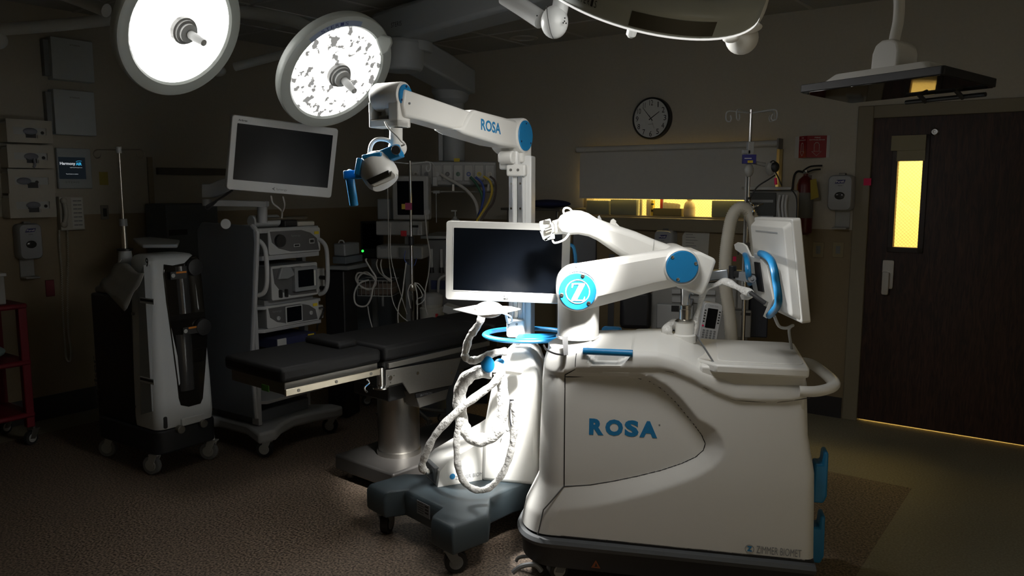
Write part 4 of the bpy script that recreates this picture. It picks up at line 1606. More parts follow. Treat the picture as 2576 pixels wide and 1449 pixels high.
a0 = lang(AB, tB, 785, 97, 4.4)
a1 = lang(AB, tB, 818, 76, 4.4)
if a1 - a0 > 180: a1 -= 360
if a0 - a1 > 180: a1 += 360
LBL = mat('pale_blue_label', (.30, .36, .50), .5)
Rr = .305
mb = MB(AB)
am0, am1 = lang(AB, tB, 776, 104, 4.4), lang(AB, tB, 848, 60, 4.4)
if am1 - am0 > 180: am1 -= 360
if am0 - am1 > 180: am1 += 360
rings = []
for k in range(13):
    a = math.radians(lerp(am0, am1, k / 12))
    rings.append([(r_ * math.cos(a), r_ * math.sin(a), .0162) for r_ in (Rr - .016, Rr + .014)])
mb.loft(rings, caps=False, closed=False)
tB.part('rim_label', mb, LBL)
rimtext(tB, AB, 'STERIS', Rr, a0, a1, .018, mat('navy_print', (.02, .03, .12), .5))

# unlit light, top right, seen from behind
tU, AU, hU = lamp('surgical light cut by the top edge, seen from behind with a glowing lower rim', LAMP_C, LAMP_C_N, .36, LENS_A, band=True)
dome = MB(AU).lathe([(.325, -.092), (.30, -.108), (.22, -.135), (.10, -.15), (.001, -.155)], None, 64, caps=False)
tU.part('dome_cover', dome, mat('teal_grey_gloss', (.10, .135, .14), .12), parent=hU)
# band lettering on the housing's side, facing the camera
def uang(u, v):
    # where the view ray through the pixel meets the side band of the head
    best = None
    for k in range(720):
        a = math.radians(k / 2)
        p = (tU.M @ AU) @ Vector((.36 * math.cos(a), .36 * math.sin(a), -.03))
        q = P(u, v, p.y)
        d = (q - p).length
        if best is None or d < best[0]:
            best = (d, a, p.y)
    return best[1]


a0, a1 = uang(1441, 12), uang(1492, 44)
if a1 - a0 > math.pi: a1 -= 2 * math.pi
if a0 - a1 > math.pi: a1 += 2 * math.pi
mb = MB(AU)
for i, ch in enumerate('STERIS'):
    a = a0 + (a1 - a0) * (i + .5) / 6
    rad = Vector((math.cos(a), math.sin(a), 0))
    ex_u = Vector((math.sin(a), -math.cos(a), 0))
    wch = abs(a1 - a0) * .36 / 6 * .62
    mb.text(ch, rad * .361 - ex_u * wch / 2 + Vector((0, 0, -.020)), ex_u, Vector((0, 0, -1)), wch, .020, .0008)
tU.part('band_lettering', mb, INK)
tU.part('band_badge', MB(AU).cbox((.36 * math.cos(a0 - (a1 - a0) * .12), .36 * math.sin(a0 - (a1 - a0) * .12), -.030), (.012, .012, .016)), BLUET)
ringm = MB(AU).lathe([(.356, .004), (.3608, .005), (.3608, .0085), (.356, .010)], None, 96, caps=False)
tU.part('glowing_lens_edge', ringm, mat('lit_lens_edge', (.8, .8, .8), .4, emit=(1, .985, .95), es=.75), parent=hU)
b0, b1 = uang(1575, 80), uang(1800, 100)
if b1 - b0 > math.pi: b1 -= 2 * math.pi
if b0 - b1 > math.pi: b1 += 2 * math.pi
rg = []
for k in range(17):
    a = lerp(b0, b1, k / 16)
    rg.append([(.3612 * math.cos(a), .3612 * math.sin(a), z) for z in (-.046, -.004)])
tU.part('dark_band_label', MB(AU).loft(rg, caps=False, closed=False), mat('brown_band', (.07, .062, .045), .4), parent=hU)
# its right-hand yoke and knuckles
mb = tU.w()
mb.tube([P(1905, -40, 2.6), P(1890, 20, 2.6), P(1862, 62, 2.6)], .045, seg=18)
mb.ball(P(1866, 95, 2.62), .052, (1, 1, 1.0), 28)
mb.ball(P(1862, 68, 2.55), .040, (1.7, 1.2, .5), 24)
mb.ball(P(1838, 96, 2.55), .02, (1.3, 1, .7), 16)
tU.part('yoke_knuckle', mb, WHITE, sharp=1.2)

# ---------- suspension arms of the lights
def susp(name, label, cat, segs, balls, m=ARMW, group=None, base=None):
    t = T(name, label, cat, base or segs[0][0][0], 0, group)
    t.o.rotation_euler = (0, 0, 0)
    for pts, r_ in segs:
        t.part('arm_tube', t.w().tube(pts, r_, seg=20, n=6), m)
    for c, r_, sc in balls:
        t.part('knuckle', t.w().ball(c, r_, sc, 28), m, sharp=1.2)
    return t


k = susp('light_suspension_arm', 'white suspension arm with a ball knuckle hanging left of the light head seen from behind', 'suspension arm',
         [([P(1270, -10, 3.2), P(1320, 22, 3.15), P(1362, 50, 3.1)], .034), ([P(1416, -60, 3.05), P(1412, 0, 3.05), P(1405, 40, 3.05)], .03)],
         [(P(1395, 55, 3.05), .060, (.85, .85, 1.0))])
mb = k.w().tube([P(1375, 15, 3.0), P(1378, 45, 2.985), P(1385, 80, 2.99), P(1392, 97, 3.0)], .0015, seg=6)
for u, v in ((1421, 45), (1420, 53), (1417, 57), (1424, 58), (1351, 39)):
    q_ = P(u, v, 2.995)
    mb.ball(q_, .003, seg=8)
k.part('knuckle_seam', mb, INK)
hub = P(560, -150, 5.4)
susp('light_suspension_arm', 'upper left white tube reaching down to the back of the lit light at top left', 'suspension arm',
     [([P(80, -40, 4.6), P(180, -8, 4.6), P(268, 26, 4.55)], .037)], [])
susp('light_suspension_arm', 'grey tube crossing the wall at the far left, behind the lit top left light', 'suspension arm',
     [([P(-60, 78, 5.1), P(120, 65, 5.1), P(275, 48, 5.1), P(330, 30, 5.1)], .037)], [(P(-6, 100, 5.1), .07, (.8, .8, .8))])
susp('light_suspension_arm', 'dim white tube running right from behind the lit top left light to the petal light', 'suspension arm',
     [([P(560, 25, 5.0), P(650, 35, 4.9), P(720, 48, 4.8), P(762, 62, 4.75), P(800, 88, 4.7)], .036)], [])
susp('light_suspension_arm', 'dim white tube rising from a knuckle beneath the lit top left light', 'suspension arm',
     [([P(745, 128, 5.0), P(660, 150, 5.0), P(590, 168, 5.0)], .026)], [(P(548, 178, 5.0), .045, (1.1, 1, .75))])
mb = MB(AB).cyl((.30, .05, -.05), (.39, .06, -.06), .045, .035, 20)
tB.part('yoke_mount', tB.w().loft([[P(938, 80, 4.42), P(985, 92, 4.42), P(988, 108, 4.42), P(978, 130, 4.42), P(960, 140, 4.42)], [P(938, 80, 4.52), P(985, 92, 4.52), P(988, 108, 4.52), P(978, 130, 4.52), P(960, 140, 4.52)]]), HEAD, bev=.01)

# ---------- ceiling boom carrying the service head
bm_ = T('equipment_boom', 'grey two-section ceiling boom with a column carrying a row of gas and power outlets', 'ceiling boom', (P(1140, 240, 6.2).x, 6.2, 2.2))
BM_M = mat('boom_grey_paint', (.30, .32, .33), .5, var=.02)
mb = bm_.w()
j1, j0 = P(1025, 70, 5.5), P(1420, -75, 4.6)


def bar2(B, a, b2, hw, h0, h1):
    a, b2 = Vector(a), Vector(b2)
    d = (b2 - a); d.z = 0; d.normalize()
    s_ = d.cross(Vector((0, 0, 1)))
    B.loft([[p + s_ * x * hw + Vector((0, 0, y)) for x, y in ((-1, h0), (1, h0), (1, h1), (-1, h1))] for p in (a, b2)])
    return B


bar2(mb, P(972, 86, 5.65), P(1480, -62, 4.4), .13, -.10, .12)
ar1 = bm_.part('upper_arm', mb, BM_M, bev=.03, seg=3)
mb = bm_.w()
A0 = P(985, 76, 5.50)
dd = (P(1480, -62, 4.4) - P(972, 86, 5.65)); dd.normalize()
sn = Vector((dd.y, -dd.x, 0)).normalized()
q_ = P(982, 77, 5.52)
mb.text('STERIS', q_ + Vector((0.03, -.155, -.01)), Vector((dd.x, dd.y, 0)).normalized(), Vector((0, 0, 1)), .11, .03, .002)
bm_.part('arm_lettering', mb, INK, parent=ar1)
mb = bm_.w()
c = P(1030, 100, 5.55)
c2 = P(1032, 130, 5.5)
mb.lathe([(.145, 0), (.15, .02), (.15, .07), (.135, .085), (.135, .12)], Matrix.Translation(P(1032, 132, 5.5)), 40)
bm_.part('swivel_joint', mb, BM_M, bev=.004)
mb = bm_.w()
bar2(mb, P(1012, 118, 5.45), P(1162, 205, 6.2), .12, -.10, .085)
mb.lathe([(.125, -.16), (.14, -.12), (.145, .03), (.12, .05)], Matrix.Translation(P(1012, 118, 5.45)), 40)
bm_.part('lower_arm', mb, BM_M, bev=.02, seg=2)
mb = bm_.w()
q_ = P(1135, 232, 6.2)
mb.lathe([(.06, -.12), (.13, -.055), (.135, -.02), (.15, .0), (.15, .05), (.13, .06), (.13, .10)], Matrix.Translation(q_), 40)
bm_.part('swivel_joint', mb, BM_M)
mb = bm_.w()
zt_ = P(1140, 240, 6.2).z
zb_ = P(1140, 405, 6.2).z
q_ = P(1141, 320, 6.2)
mb.lathe([(.085, zb_), (.085, zt_)], Matrix.Translation((q_.x, q_.y, 0)), 40)
colm = bm_.part('drop_column', mb, BM_M)
mb = bm_.w().box((q_.x - .115, q_.y - .04, zb_), (q_.x - .08, q_.y + .04, zt_))
bm_.part('cable_duct', mb, BM_M, parent=colm, bev=.004)
q2 = P(1149, 403, 6.1)
bm_.part('caution_sticker', bm_.w().box((q2.x - .022, q2.y + .008, q2.z - .016), (q2.x + .022, q2.y + .012, q2.z + .016)), YEL, parent=colm)
# service head
SHF = MX(P(1140, 440, 6.15), 4)
x0, z0 = pl(SHF, 1032, 470); x1, z1 = pl(SHF, 1246, 412)
mb = bm_.mb(SHF).prism([(-.16, z1 + .012), (.10, z1 + .012), (.12, z1 - .03), (.12, z0), (-.10, z0), (-.14, z0 + .02)], x0, x1, 'x')
sh_o = bm_.part('service_head', mb, mat('service_head_paint', (.26, .265, .26), .5), bev=.008)
mbp = bm_.mb(SHF)
for i in range(8):
    xx = lerp(x0 + .05, x1 - .05, i / 7)
    w_ = (x1 - x0 - .1) / 7 * .86
    f = bm_.part('outlet', bm_.mb(SHF).box((xx - w_ / 2, -.163, z0 + .045), (xx + w_ / 2, -.150, z1 - .012)), mat('outlet_plate', (.33, .33, .32), .5), bev=.003)
    for zz in ((z0 + z1) / 2 + .03, (z0 + z1) / 2 - .01):
        pass
    bm_.part('socket', bm_.mb(SHF).lathe([(.016, 0), (.016, .008), (.01, .008), (.01, .001)], axisM((xx, -.162, (z0 + z1) / 2 + .008), (0, -1, 0)), 16), (CREAM, MGREY, LGREY, BLACK, GREEN, BLUEC, YEL, CREAM)[i], parent=f)
mb = bm_.mb(SHF).tube([(x0 + .02, -.15, z0 - .035), (x1 - .02, -.15, z0 - .035)], .008, seg=10, n=1)
for xx in (x0 + .06, 0, x1 - .06):
    mb.box((xx - .008, -.155, z0 - .04), (xx + .008, -.12, z0 + .02))
bm_.part('equipment_rail', mb, STEELD)
HY = 5.98
for nm, lb, m_, pts, r_ in (
    ('gas_hose', 'thick pale hose plugged into the outlet row, sagging right to the bundle', CABLEW, ((1108, 437), (1130, 450), (1170, 475), (1195, 505), (1203, 540), (1204, 560)), .012),
    ('gas_hose', 'dark green hose hanging from the outlet row', GREEN, ((1183, 444), (1198, 462), (1212, 490), (1212, 520), (1203, 545), (1200, 580)), .010),
    ('gas_hose', 'dark blue hose hanging from the outlet row', BLUEC, ((1196, 445), (1212, 460), (1218, 485), (1212, 520), (1202, 550), (1196, 580)), .009),
    ('gas_hose', 'yellow hose hanging from the outlet row', YELC, ((1216, 443), (1232, 455), (1238, 480), (1228, 510), (1212, 535), (1200, 555), (1195, 585)), .009),
    ('gas_hose', 'dark brown hose hanging from the last outlet on the right', mat('brown_hose', (.05, .035, .03), .6), ((1232, 443), (1245, 455), (1247, 480), (1240, 510), (1222, 535), (1208, 560), (1200, 590)), .008)):
    HY -= .027
    solo(nm, MB().tube([P(u, v, HY) for i, (u, v) in enumerate(pts)], r_, seg=10), m_, lb, 'hose', 'hoses on the outlet row')

# ---------- flat monitor on a ceiling arm, top right, seen from below
fm = T('ceiling_monitor', 'flat black-faced monitor tilted face down on a white ceiling arm above the door', 'monitor', P(2240, 215, 3.1))
# rigid rectangle: centre, long axis, short axis
MZ = P(2011, 223, 3.1).z


def atz(u, v):
    a_, b_ = ray(u, v)
    Y_ = (MZ - CH) / b_
    return Vector((a_ * Y_, Y_, MZ))


qA, qB, qD = atz(2011, 223), atz(2374, 174), P(2118, 253, 3.1 * 1.0607)
FW, FD = (qB - qA).length, (qD - qA).length * .97
Lx = (qB - qA).normalized()
yv = (qD - qA) - Lx * (qD - qA).dot(Lx)
yv.normalize()
up_ = Lx.cross(yv).normalized()
cen = qA + Lx * FW / 2 + yv * FD / 2
FM = Matrix(((Lx.x, yv.x, up_.x, cen.x), (Lx.y, yv.y, up_.y, cen.y), (Lx.z, yv.z, up_.z, cen.z), (0, 0, 0, 1)))


def zr(w_, d_, z0, z1, r_):
    p_ = rrect(w_, d_, r_)
    return [[(a[0], a[1], z0) for a in p_], [(a[0], a[1], z1) for a in p_]]


fo = fm.part('display_panel', fm.mb(FM).loft(zr(FW, FD, -.014, .014, .012)), BLACK, bev=.002)
fm.part('display_glass', fm.mb(FM).loft(zr(FW - .012, FD - .012, -.0165, -.0135, .01)), GLOSS, parent=fo)
mb = fm.mb(FM).loft([[(p[0], p[1], .014) for p in rrect(FW * .80, FD * .8, .03)], [(p[0], p[1], .05) for p in rrect(FW * .66, FD * .62, .03)]])
fm.part('rear_housing', mb, WHITE, bev=.006)
mb = fm.mb(FM).prism([(-.055, .045), (.055, .045), (.055, .11), (.045, .14), (.02, .155), (-.02, .155), (-.045, .14), (-.055, .11)], -.06, .05)
fm.part('tilt_joint', mb, WHITE, bev=.01, seg=3)
mb = fm.w().tube([P(2246, 125, cen.y), P(2252, 90, cen.y), P(2260, 50, cen.y), P(2262, 0, cen.y), P(2255, -60, cen.y), P(2250, -170, cen.y)], .019, seg=14)
fm.part('drop_tube', mb, WHITE)
mb = fm.mb(FM).tube([(-.06, FD / 2 + .02, -.03), (.24, FD / 2 + .02, -.03)], .008, seg=8, n=1)
for xx in (0.02, .16):
    mb.cyl((xx, FD / 2 + .02, -.035), (xx, FD / 2 - .03, -.012), .008, .008, 10)
fm.part('grip_bar', mb, BLACK)
# ================================================================ operating table
N0 = PF(708, 968, .75)
TR_ = 50.0
tab = T('operating_table', 'black padded operating table with a steel side rail and a round steel column', 'operating table', (N0.x, N0.y, 0), TR_)
TM = tab.M


def tx(u, v, y=0.0):
    return pl(TM, u, v, y)


xj = tx(963, 900)[0]
mb = tab.mb().box((.0, .0, .752), (xj - .006, .50, .825))
tab.part('leg_pad', mb, PAD, bev=.022, seg=3)
mb = tab.mb().box((xj + .006, -.01, .752), (xj + .86, .51, .835))
tab.part('torso_pad', mb, PAD, bev=.022, seg=3)
mb = tab.mb().box((xj + .875, -.01, .752), (xj + 1.15, .51, .835))
tab.part('head_pad', mb, PAD, bev=.022, seg=3)
mb = tab.mb().box((xj - .16, .16, .815), (xj - .03, .46, .862))
tab.part('perineal_pad', mb, PAD, bev=.02, seg=3)
# under-frame of the leg section
mb = tab.mb().box((.03, .02, .69), (xj - .02, .48, .752))
tab.part('leg_frame', mb, STEELD, bev=.004)
xr0, zr0 = tx(712, 985, -.03)
xr1, zr1 = tx(958, 938, -.03)
mb = tab.mb().box((.0, -.034, .700), (xj - .04, -.020, .733))
sr = tab.part('side_rail', mb, mat('brass_tinted_steel', (.62, .57, .46), .3, metal=1), bev=.002)
for f in (.12, .50, .88):
    mb = tab.mb().cyl(((xj - .04) * f, -.036, .7165), ((xj - .04) * f, .02, .7165), .008, .008, 16)
    tab.part('rail_screw', mb, STEELD, parent=sr)
mb = tab.mb().box((.06, -.012, .672), (.10, .004, .700))
tab.part('green_tag', tab.mb().box((-.004, .10, .700), (-.001, .16, .730)), mat('green_tag', (.06, .22, .02), .6))
# knuckle posts beside the joint
mb = tab.mb().cyl((xj - .035, -.02, .63), (xj - .035, -.02, .735), .020, .020, 20).lathe([(.020, .0), (.042, .006), (.042, .014), (.024, .02)], Matrix.Translation((xj - .035, -.02, .618)), 28)
tab.part('clamp_post', mb, CHROME)
mb = tab.mb().tube([(xj - .13, -.03, .69), (xj - .12, -.03, .67), (xj - .15, -.03, .65), (xj - .135, -.03, .625)], .006, seg=8)
tab.part('clamp_hook', mb, CHROME)
# side plates of the torso section
pts = [tx(u, v, -.02) for u, v in ((968, 930), (1158, 898), (1135, 968), (1028, 990), (1010, 962), (968, 972))]
mb = tab.mb().prism(pts, -.03, -.02)
spt = tab.part('side_plate', mb, STEELD, bev=.004)
pts = [tx(u, v, -.01) for u, v in ((1044, 988), (1132, 966), (1122, 1005), (1056, 1026))]
tab.part('motor_cover', tab.mb().prism(pts, -.012, .10), STEELD, bev=.005)
pts = [tx(u, v, -.018) for u, v in ((1045, 990), (1130, 968), (1127, 978), (1047, 1001))]
pb_ = tab.part('name_strip', tab.mb().prism(pts, -.020, -.012), BLACK)
a = tx(1056, 996, -.02)
b2 = tx(1086, 989, -.02)
e = Vector((b2[0] - a[0], 0, b2[1] - a[1]))
tab.part('name_lettering', tab.mb().text('SKYTRON', (a[0], -.0215, a[1] - .002), e.normalized(), (0, 0, 1), e.length, .012, .001), GINK, parent=pb_)
for u, v, r_ in ((981, 950, .013), (1050, 938, .009), (1135, 937, .006), (975, 945, .003), (990, 944, .003), (981, 962, .003)):
    x, z = tx(u, v, -.03)
    tab.part('plate_screw', tab.mb().cyl((x, -.034, z), (x, -.028, z), r_, r_, 16), CHROME, parent=spt)
mb = tab.mb().box((xj + .01, -.036, .722), (xj + .80, -.022, .750))
tab.part('upper_rail', mb, STEELD, bev=.002)
mb = tab.mb().box((xj + .02, .02, .60), (xj + .8, .46, .75))
tab.part('torso_frame', mb, mat('dark_table_frame', (.03, .03, .03), .5), bev=.01)
# column
xc = tx(1003, 1060, .23)[0]
mb = tab.mb().box((xc - .20, .08, .50), (xc + .10, .38, .70))
tab.part('tilt_block', mb, mat('dark_table_frame', (.03, .03, .03)), bev=.01)
for z in (.55, .62):
    for x in (xc - .03, xc + .05):
        tab.part('block_bolt', tab.mb().cyl((x, .074, z), (x, .085, z), .007, .007, 12), CHROME)
mb = tab.mb().lathe([(.128, .14), (.128, .165), (.120, .17), (.120, .585)], Matrix.Translation((xc, .23, 0)), 56)
tab.part('column', mb, STEEL)
# floor base
mb = tab.mb().box((xc - .27, -.02, .05), (xc + .85, .48, .14))
tab.part('base', mb, mat('dark_steel_base', (.085, .08, .075), .38, metal=.5), bev=.012)
for x, y in ((xc - .2, .04), (xc - .2, .42), (xc + .78, .04), (xc + .78, .42)):
    tab.part('levelling_foot', tab.mb().cyl((x, y, 0), (x, y, .06), .022, .018, 16), STEELD)

# ================================================================ endoscopy tower
tw_o = PF(622, 1150)
TWR = 56.0
tw = T('endoscopy_tower', 'grey endoscopy trolley with stacked camera boxes, side handles, a screen arm and large castors', 'equipment trolley', (-1.62, 4.72, 0), TWR)
WM = tw.M


def wx(u, v, y=0.0):
    return pl(WM, u, v, y)


TWM = mat('tower_grey_panel', (.105, .115, .13), .5)
TWL = mat('tower_light_trim', (.34, .35, .36), .45)
DEV = mat('device_housing', (.20, .205, .21), .5)
FAC = mat('device_face', (.085, .085, .088), .4)
ux0, _ = wx(640, 800)
ux1, _ = wx(800, 800)
TDp = .52
zt_ = wx(650, 566)[1]
zb_ = wx(625, 1058)[1]
print('tower', ux0, ux1, zt_, zb_)
# deep side panel on the left: outline in (y, z)
pr = [(.0, zb_), (.02, zb_ + .35), (-.01, zb_ + .6), (-.07, zt_ - .10), (-.065, zt_ - .02), (-.03, zt_), (.44, zt_ + .01), (.49, zt_ - .04), (.49, zb_)]
mb = tw.mb().prism([(y, z) for y, z in pr], ux0 - .03, ux0, 'x')
sp_ = tw.part('side_panel', mb, TWM, bev=.006)
mb = tw.mb().tube([(ux0 - .012, y, z) for y, z in ((.0, zb_), (.02, zb_ + .35), (-.01, zb_ + .6), (-.07, zt_ - .10), (-.065, zt_ - .03), (-.03, zt_))], .014, seg=8)
tw.part('panel_edge', mb, TWL, parent=sp_)
mb = tw.mb().box((ux0, .02, zb_), (ux0 + .02, .06, zt_ - .02)).box((ux1 - .02, .30, zb_), (ux1, .34, zt_ - .02))
tw.part('corner_post', tw.mb().box((ux1 - .03, .10, zb_ - .05), (ux1 + .0, .16, zt_ - .02)), TWL)
tw.part('corner_post', tw.mb().box((ux0 + .0, .0, zb_ - .05), (ux0 + .025, .06, zt_ - .3)), TWL)
mb.bm.free()
mb = tw.mb().box((ux0, .46, zb_), (ux1, .49, zt_ - .02))
tw.part('rear_panel', mb, BLACK)


def shelf(v, name='shelf', th=.022, y0=-.03):
    z = wx(690, v)[1]
    c = .05
    mb = tw.mb().prism([(ux0, y0 + c), (ux0 + c, y0), (ux1 + .0, y0), (ux1 + .0, .46), (ux0, .46)], z - th, z, 'z')
    return tw.part(name, mb, TWL, bev=.003), z


s1, z1_ = shelf(572, 'top_shelf', .03)
s2, z2_ = shelf(640, th=.03)
s3, z3_ = shelf(765, th=.02)
s4, z4_ = shelf(822, th=.022)
s5, z5_ = shelf(1000, th=.02)


def device(name, lab, v0, v1, u0=676, u1=806, y0=-.03, scr_=None, knob=None, zbase=None):
    a = wx(u0, v1, y0); b2 = wx(u1, v1, y0)
    z1__ = wx(u0, v0, y0)[1]
    zb = zbase if zbase is not None else a[1]
    mb = tw.mb().box((a[0] - .0, y0 + .006, zb + .002), (b2[0], .42, z1__))
    h = tw.part(name, mb, DEV, bev=.004, label=lab)
    f = tw.part('front_plate', tw.mb().rbox(b2[0] - a[0], z1__ - zb - .002, y0 - .001, y0 + .008, .012, cx=(a[0] + b2[0]) / 2, cz=(zb + z1__) / 2 + .001), LGREY, parent=h, bev=.001)
    W_ = b2[0] - a[0]; H_ = z1__ - zb
    # darker lens-shaped field
    mb = tw.mb()
    pts = [(a[0] + W_ * .03, zb + H_ * .93), (a[0] + W_ * .62, zb + H_ * .93), (a[0] + W_ * .80, zb + H_ * .80), (a[0] + W_ * .93, zb + H_ * .55), (a[0] + W_ * .97, zb + H_ * .07), (a[0] + W_ * .40, zb + H_ * .09), (a[0] + W_ * .18, zb + H_ * .25), (a[0] + W_ * .06, zb + H_ * .5)]
    mb.prism(pts, y0 - .0025, y0 - .001)
    tw.part('face_field', mb, FAC, parent=h)
    return h, a[0], W_, zb, H_, y0


h, ax, aw, az, ah, ay = device('light_source', 'topmost device, with a round dark port', 578, 630, zbase=z2_)
tw.part('cable_port', tw.mb().cyl((ax + aw * .2, ay - .02, az + ah * .55), (ax + aw * .2, ay, az + ah * .55), ah * .24, ah * .26, 24), BLACK, parent=h)
for fx, fz, w_, h_ in ((.52, .32, .12, .12), (.82, .45, .10, .2)):
    tw.part('button_frame', tw.mb().rbox(aw * w_, ah * h_, ay - .006, ay - .002, .004, cx=ax + aw * fx, cz=az + ah * fz), LGREY, parent=h)
    tw.part('button', tw.mb().rbox(aw * w_ * .75, ah * h_ * .6, ay - .007, ay - .005, .002, cx=ax + aw * fx, cz=az + ah * fz), BLACK, parent=h)
tw.part('name_lettering', tw.mb().text('Synergy', (ax + aw * .42, ay - .003, az + ah * .66), (1, 0, 0), (0, 0, 1), aw * .18, ah * .1, .001), GINK, parent=h)
tw.part('yellow_sticker', tw.mb().box((ax + aw * .88, ay - .004, az + ah * .72), (ax + aw * .97, ay - .002, az + ah * .84)), YEL, parent=h)
# pump
h, ax, aw, az, ah, ay = device('shaver_console', 'middle device, with a tilted square screen', 670, 745, 684, 800, y0=-.05, zbase=z3_ + .03)
tw.part('pump_base', tw.mb().box((ax - .02, -.0, z3_), (ax + aw, .42, z3_ + .03)), DEV)
mb = tw.mb().rbox(aw * .50, ah * .72, ay - .03, ay, .01, cx=ax + aw * .68, cz=az + ah * .55)
tw.part('screen_housing', mb, MGREY, parent=h, bev=.003)
tw.part('screen', tw.mb().rbox(aw * .34, ah * .50, ay - .032, ay - .029, .003, cx=ax + aw * .67, cz=az + ah * .57), SCREEN, parent=h)
tw.part('screen_highlight', tw.mb().box((ax + aw * .85, ay - .034, az + ah * .32), (ax + aw * .875, ay - .03, az + ah * .78)), WHITE, parent=h)
for f in (.16, .28):
    tw.part('tube_holder', tw.mb().rbox(.016, .05, ay - .02, ay, .007, cx=ax + aw * f, cz=az + .04), BLACK, parent=h)
tw.part('pump_head', tw.mb().prism([(ax + aw * .1, az + ah * .62), (ax + aw * .18, az + ah * .95), (ax + aw * .38, az + ah * .93), (ax + aw * .45, az + ah * .7), (ax + aw * .3, az + ah * .6)], ay - .025, ay), MGREY, parent=h, bev=.005)
# camera control unit
h, ax, aw, az, ah, ay = device('camera_control_unit', 'third device, with a central dark screen', 772, 822, 672, 803, zbase=z4_)
tw.part('screen_frame', tw.mb().rbox(aw * .32, ah * .78, ay - .006, ay, .004, cx=ax + aw * .5, cz=az + ah * .5), LGREY, parent=h)
tw.part('screen', tw.mb().rbox(aw * .28, ah * .68, ay - .008, ay - .005, .002, cx=ax + aw * .5, cz=az + ah * .5), SCREEN, parent=h)
for f in (.2, .83):
    tw.part('round_port', tw.mb().lathe([(.013, 0), (.013, .01), (.008, .01), (.008, .003)], axisM((ax + aw * f, ay, az + ah * .42), (0, -1, 0)), 20), LGREY, parent=h)
tw.part('name_lettering', tw.mb().text('Synergy', (ax + aw * .10, ay - .003, az + ah * .68), (1, 0, 0), (0, 0, 1), aw * .17, ah * .12, .001), GINK, parent=h)
tw.part('yellow_sticker', tw.mb().box((ax + aw * .88, ay - .004, az + ah * .70), (ax + aw * .97, ay - .002, az + ah * .84)), YEL, parent=h)
# lower recorder
a = wx(700, 868, -.03); b2 = wx(798, 850, -.03)
h = tw.part('recorder', tw.mb().box((a[0], -.02, a[1] - .03), (b2[0], .42, a[1] + .035)), NAVY, bev=.003, label='lowest device, mostly behind the table pad')
tw.part('recorder_corner', tw.mb().box((a[0], -.026, a[1] - .03), (a[0] + .07, -.018, a[1] + .035)), LGREY, parent=h, bev=.002)
tw.part('yellow_sticker', tw.mb().box((b2[0] - .07, -.024, a[1] + .005), (b2[0] - .02, -.02, a[1] + .03)), YEL, parent=h)
# side handles
for x, dy, sc in ((ux0 + .005, -.02, 1), (ux1 + .0, .0, 1)):
    u_, v_ = (665, 602) if x < .1 else (806, 590)
    za = wx(u_, 598)[1]; zb2 = wx(u_, 738)[1]
    mb = tw.mb().tube([(x, dy, za), (x + .01, dy - .05, za - .02), (x + .015, dy - .085, za - .08), (x + .015, dy - .085, zb2 + .09), (x + .01, dy - .06, zb2 + .02), (x, dy - .02, zb2)], .014, seg=12)
    tw.part('side_handle', mb, LGREY)
# things on the top shelf that belong to the trolley: handle bar over the screen arm
mb = tw.mb().tube([(ux0 + .07, -.01, z1_ + .055), (ux1 - .08, -.01, z1_ + .055)], .010, seg=12, n=1)
tw.part('top_rail', mb, STEEL)
cu = tw.mb().tube([(ux0 + .05, .06, z1_ + .04), (ux0 + .25, .06, z1_ + .04)], .038, seg=18, n=1)
tw.part('cable_drum', cu, LGREY, bev=.004)
tw.part('cable_hub', tw.mb().box((ux0 + .26, -.0, z1_), (ux0 + .36, .08, z1_ + .04)), BLACK, bev=.005)
tw.part('keyboard', tw.mb().box((ux0 + .36, -.01, z1_), (ux1 - .01, .12, z1_ + .03)), CREAM, bev=.008)
tw.part('drum_end', tw.mb().lathe([(.018, 0), (.03, .004), (.03, .012), (.012, .014)], axisM((ux0 - .09, .12, z1_ + .03), (-.3, -1, 0)), 20), LGREY)
# rear sled box on the right
mb = tw.mb().box((ux1 + .02, .02, z3_ + .02), (ux1 + .09, .10, z3_ + .19))
tw.part('scope_bracket', mb, LGREY, bev=.004)
for z in (z3_ + .06, z3_ + .13):
    tw.part('scope_clip', tw.mb().cyl((ux1 + .05, .02, z), (ux1 + .05, -.02, z), .014, .014, 12), BLACK)
mb = tw.mb().box((ux1 + .03, .10, z4_ - .02), (ux1 + .14, .20, z4_ + .07))
tw.part('power_strip', mb, LGREY, bev=.003)
tw.part('power_cord', tw.mb().tube([(ux1 + .04, .1, z4_ + .05), (ux1 + .10, .06, z4_ + .06), (ux1 + .12, .08, z4_ + .02), (ux1 + .05, .06, z4_ - .05), (ux1 + .08, .1, z4_ - .10)], .006, seg=8), CABLEK)
# waisted wheeled base
zb3 = wx(640, 1095)[1]
mb = tw.mb()
bz0, bz1 = .115, .185
L0, L1 = ux0 - .10, ux1 + .12
outl = [(L0, -.12), (L0 + .12, -.14), (L0 + .22, -.07), ((L0 + L1) / 2, -.02), (L1 - .2, -.05), (L1 - .08, -.10), (L1, -.09), (L1, .02), (L1 - .08, .12), (L1 - .08, .40), (L1, .50), (L1, .58), (L0, .58), (L0, .48), (L0 + .08, .38), (L0 + .08, .1)]
mb.prism(outl, bz0, bz1, 'z')
tw.part('wheel_base', mb, TWL, bev=.018, seg=3)
tw.part('pedestal', tw.mb().box((ux0 + .02, .06, bz1 - .01), (ux1 - .05, .44, zb_ + .02)), TWM, bev=.006)
for x, y, an in ((L0 + .10, -.05, -60), (L1 - .06, -.02, -62), (L0 + .05, .52, 0), (L1 - .05, .52, 0)):
    caster(tw, (x, y, 0), an, .052, .035, yoke=LGREY, wheel=RUBBER, hub=LGREY)
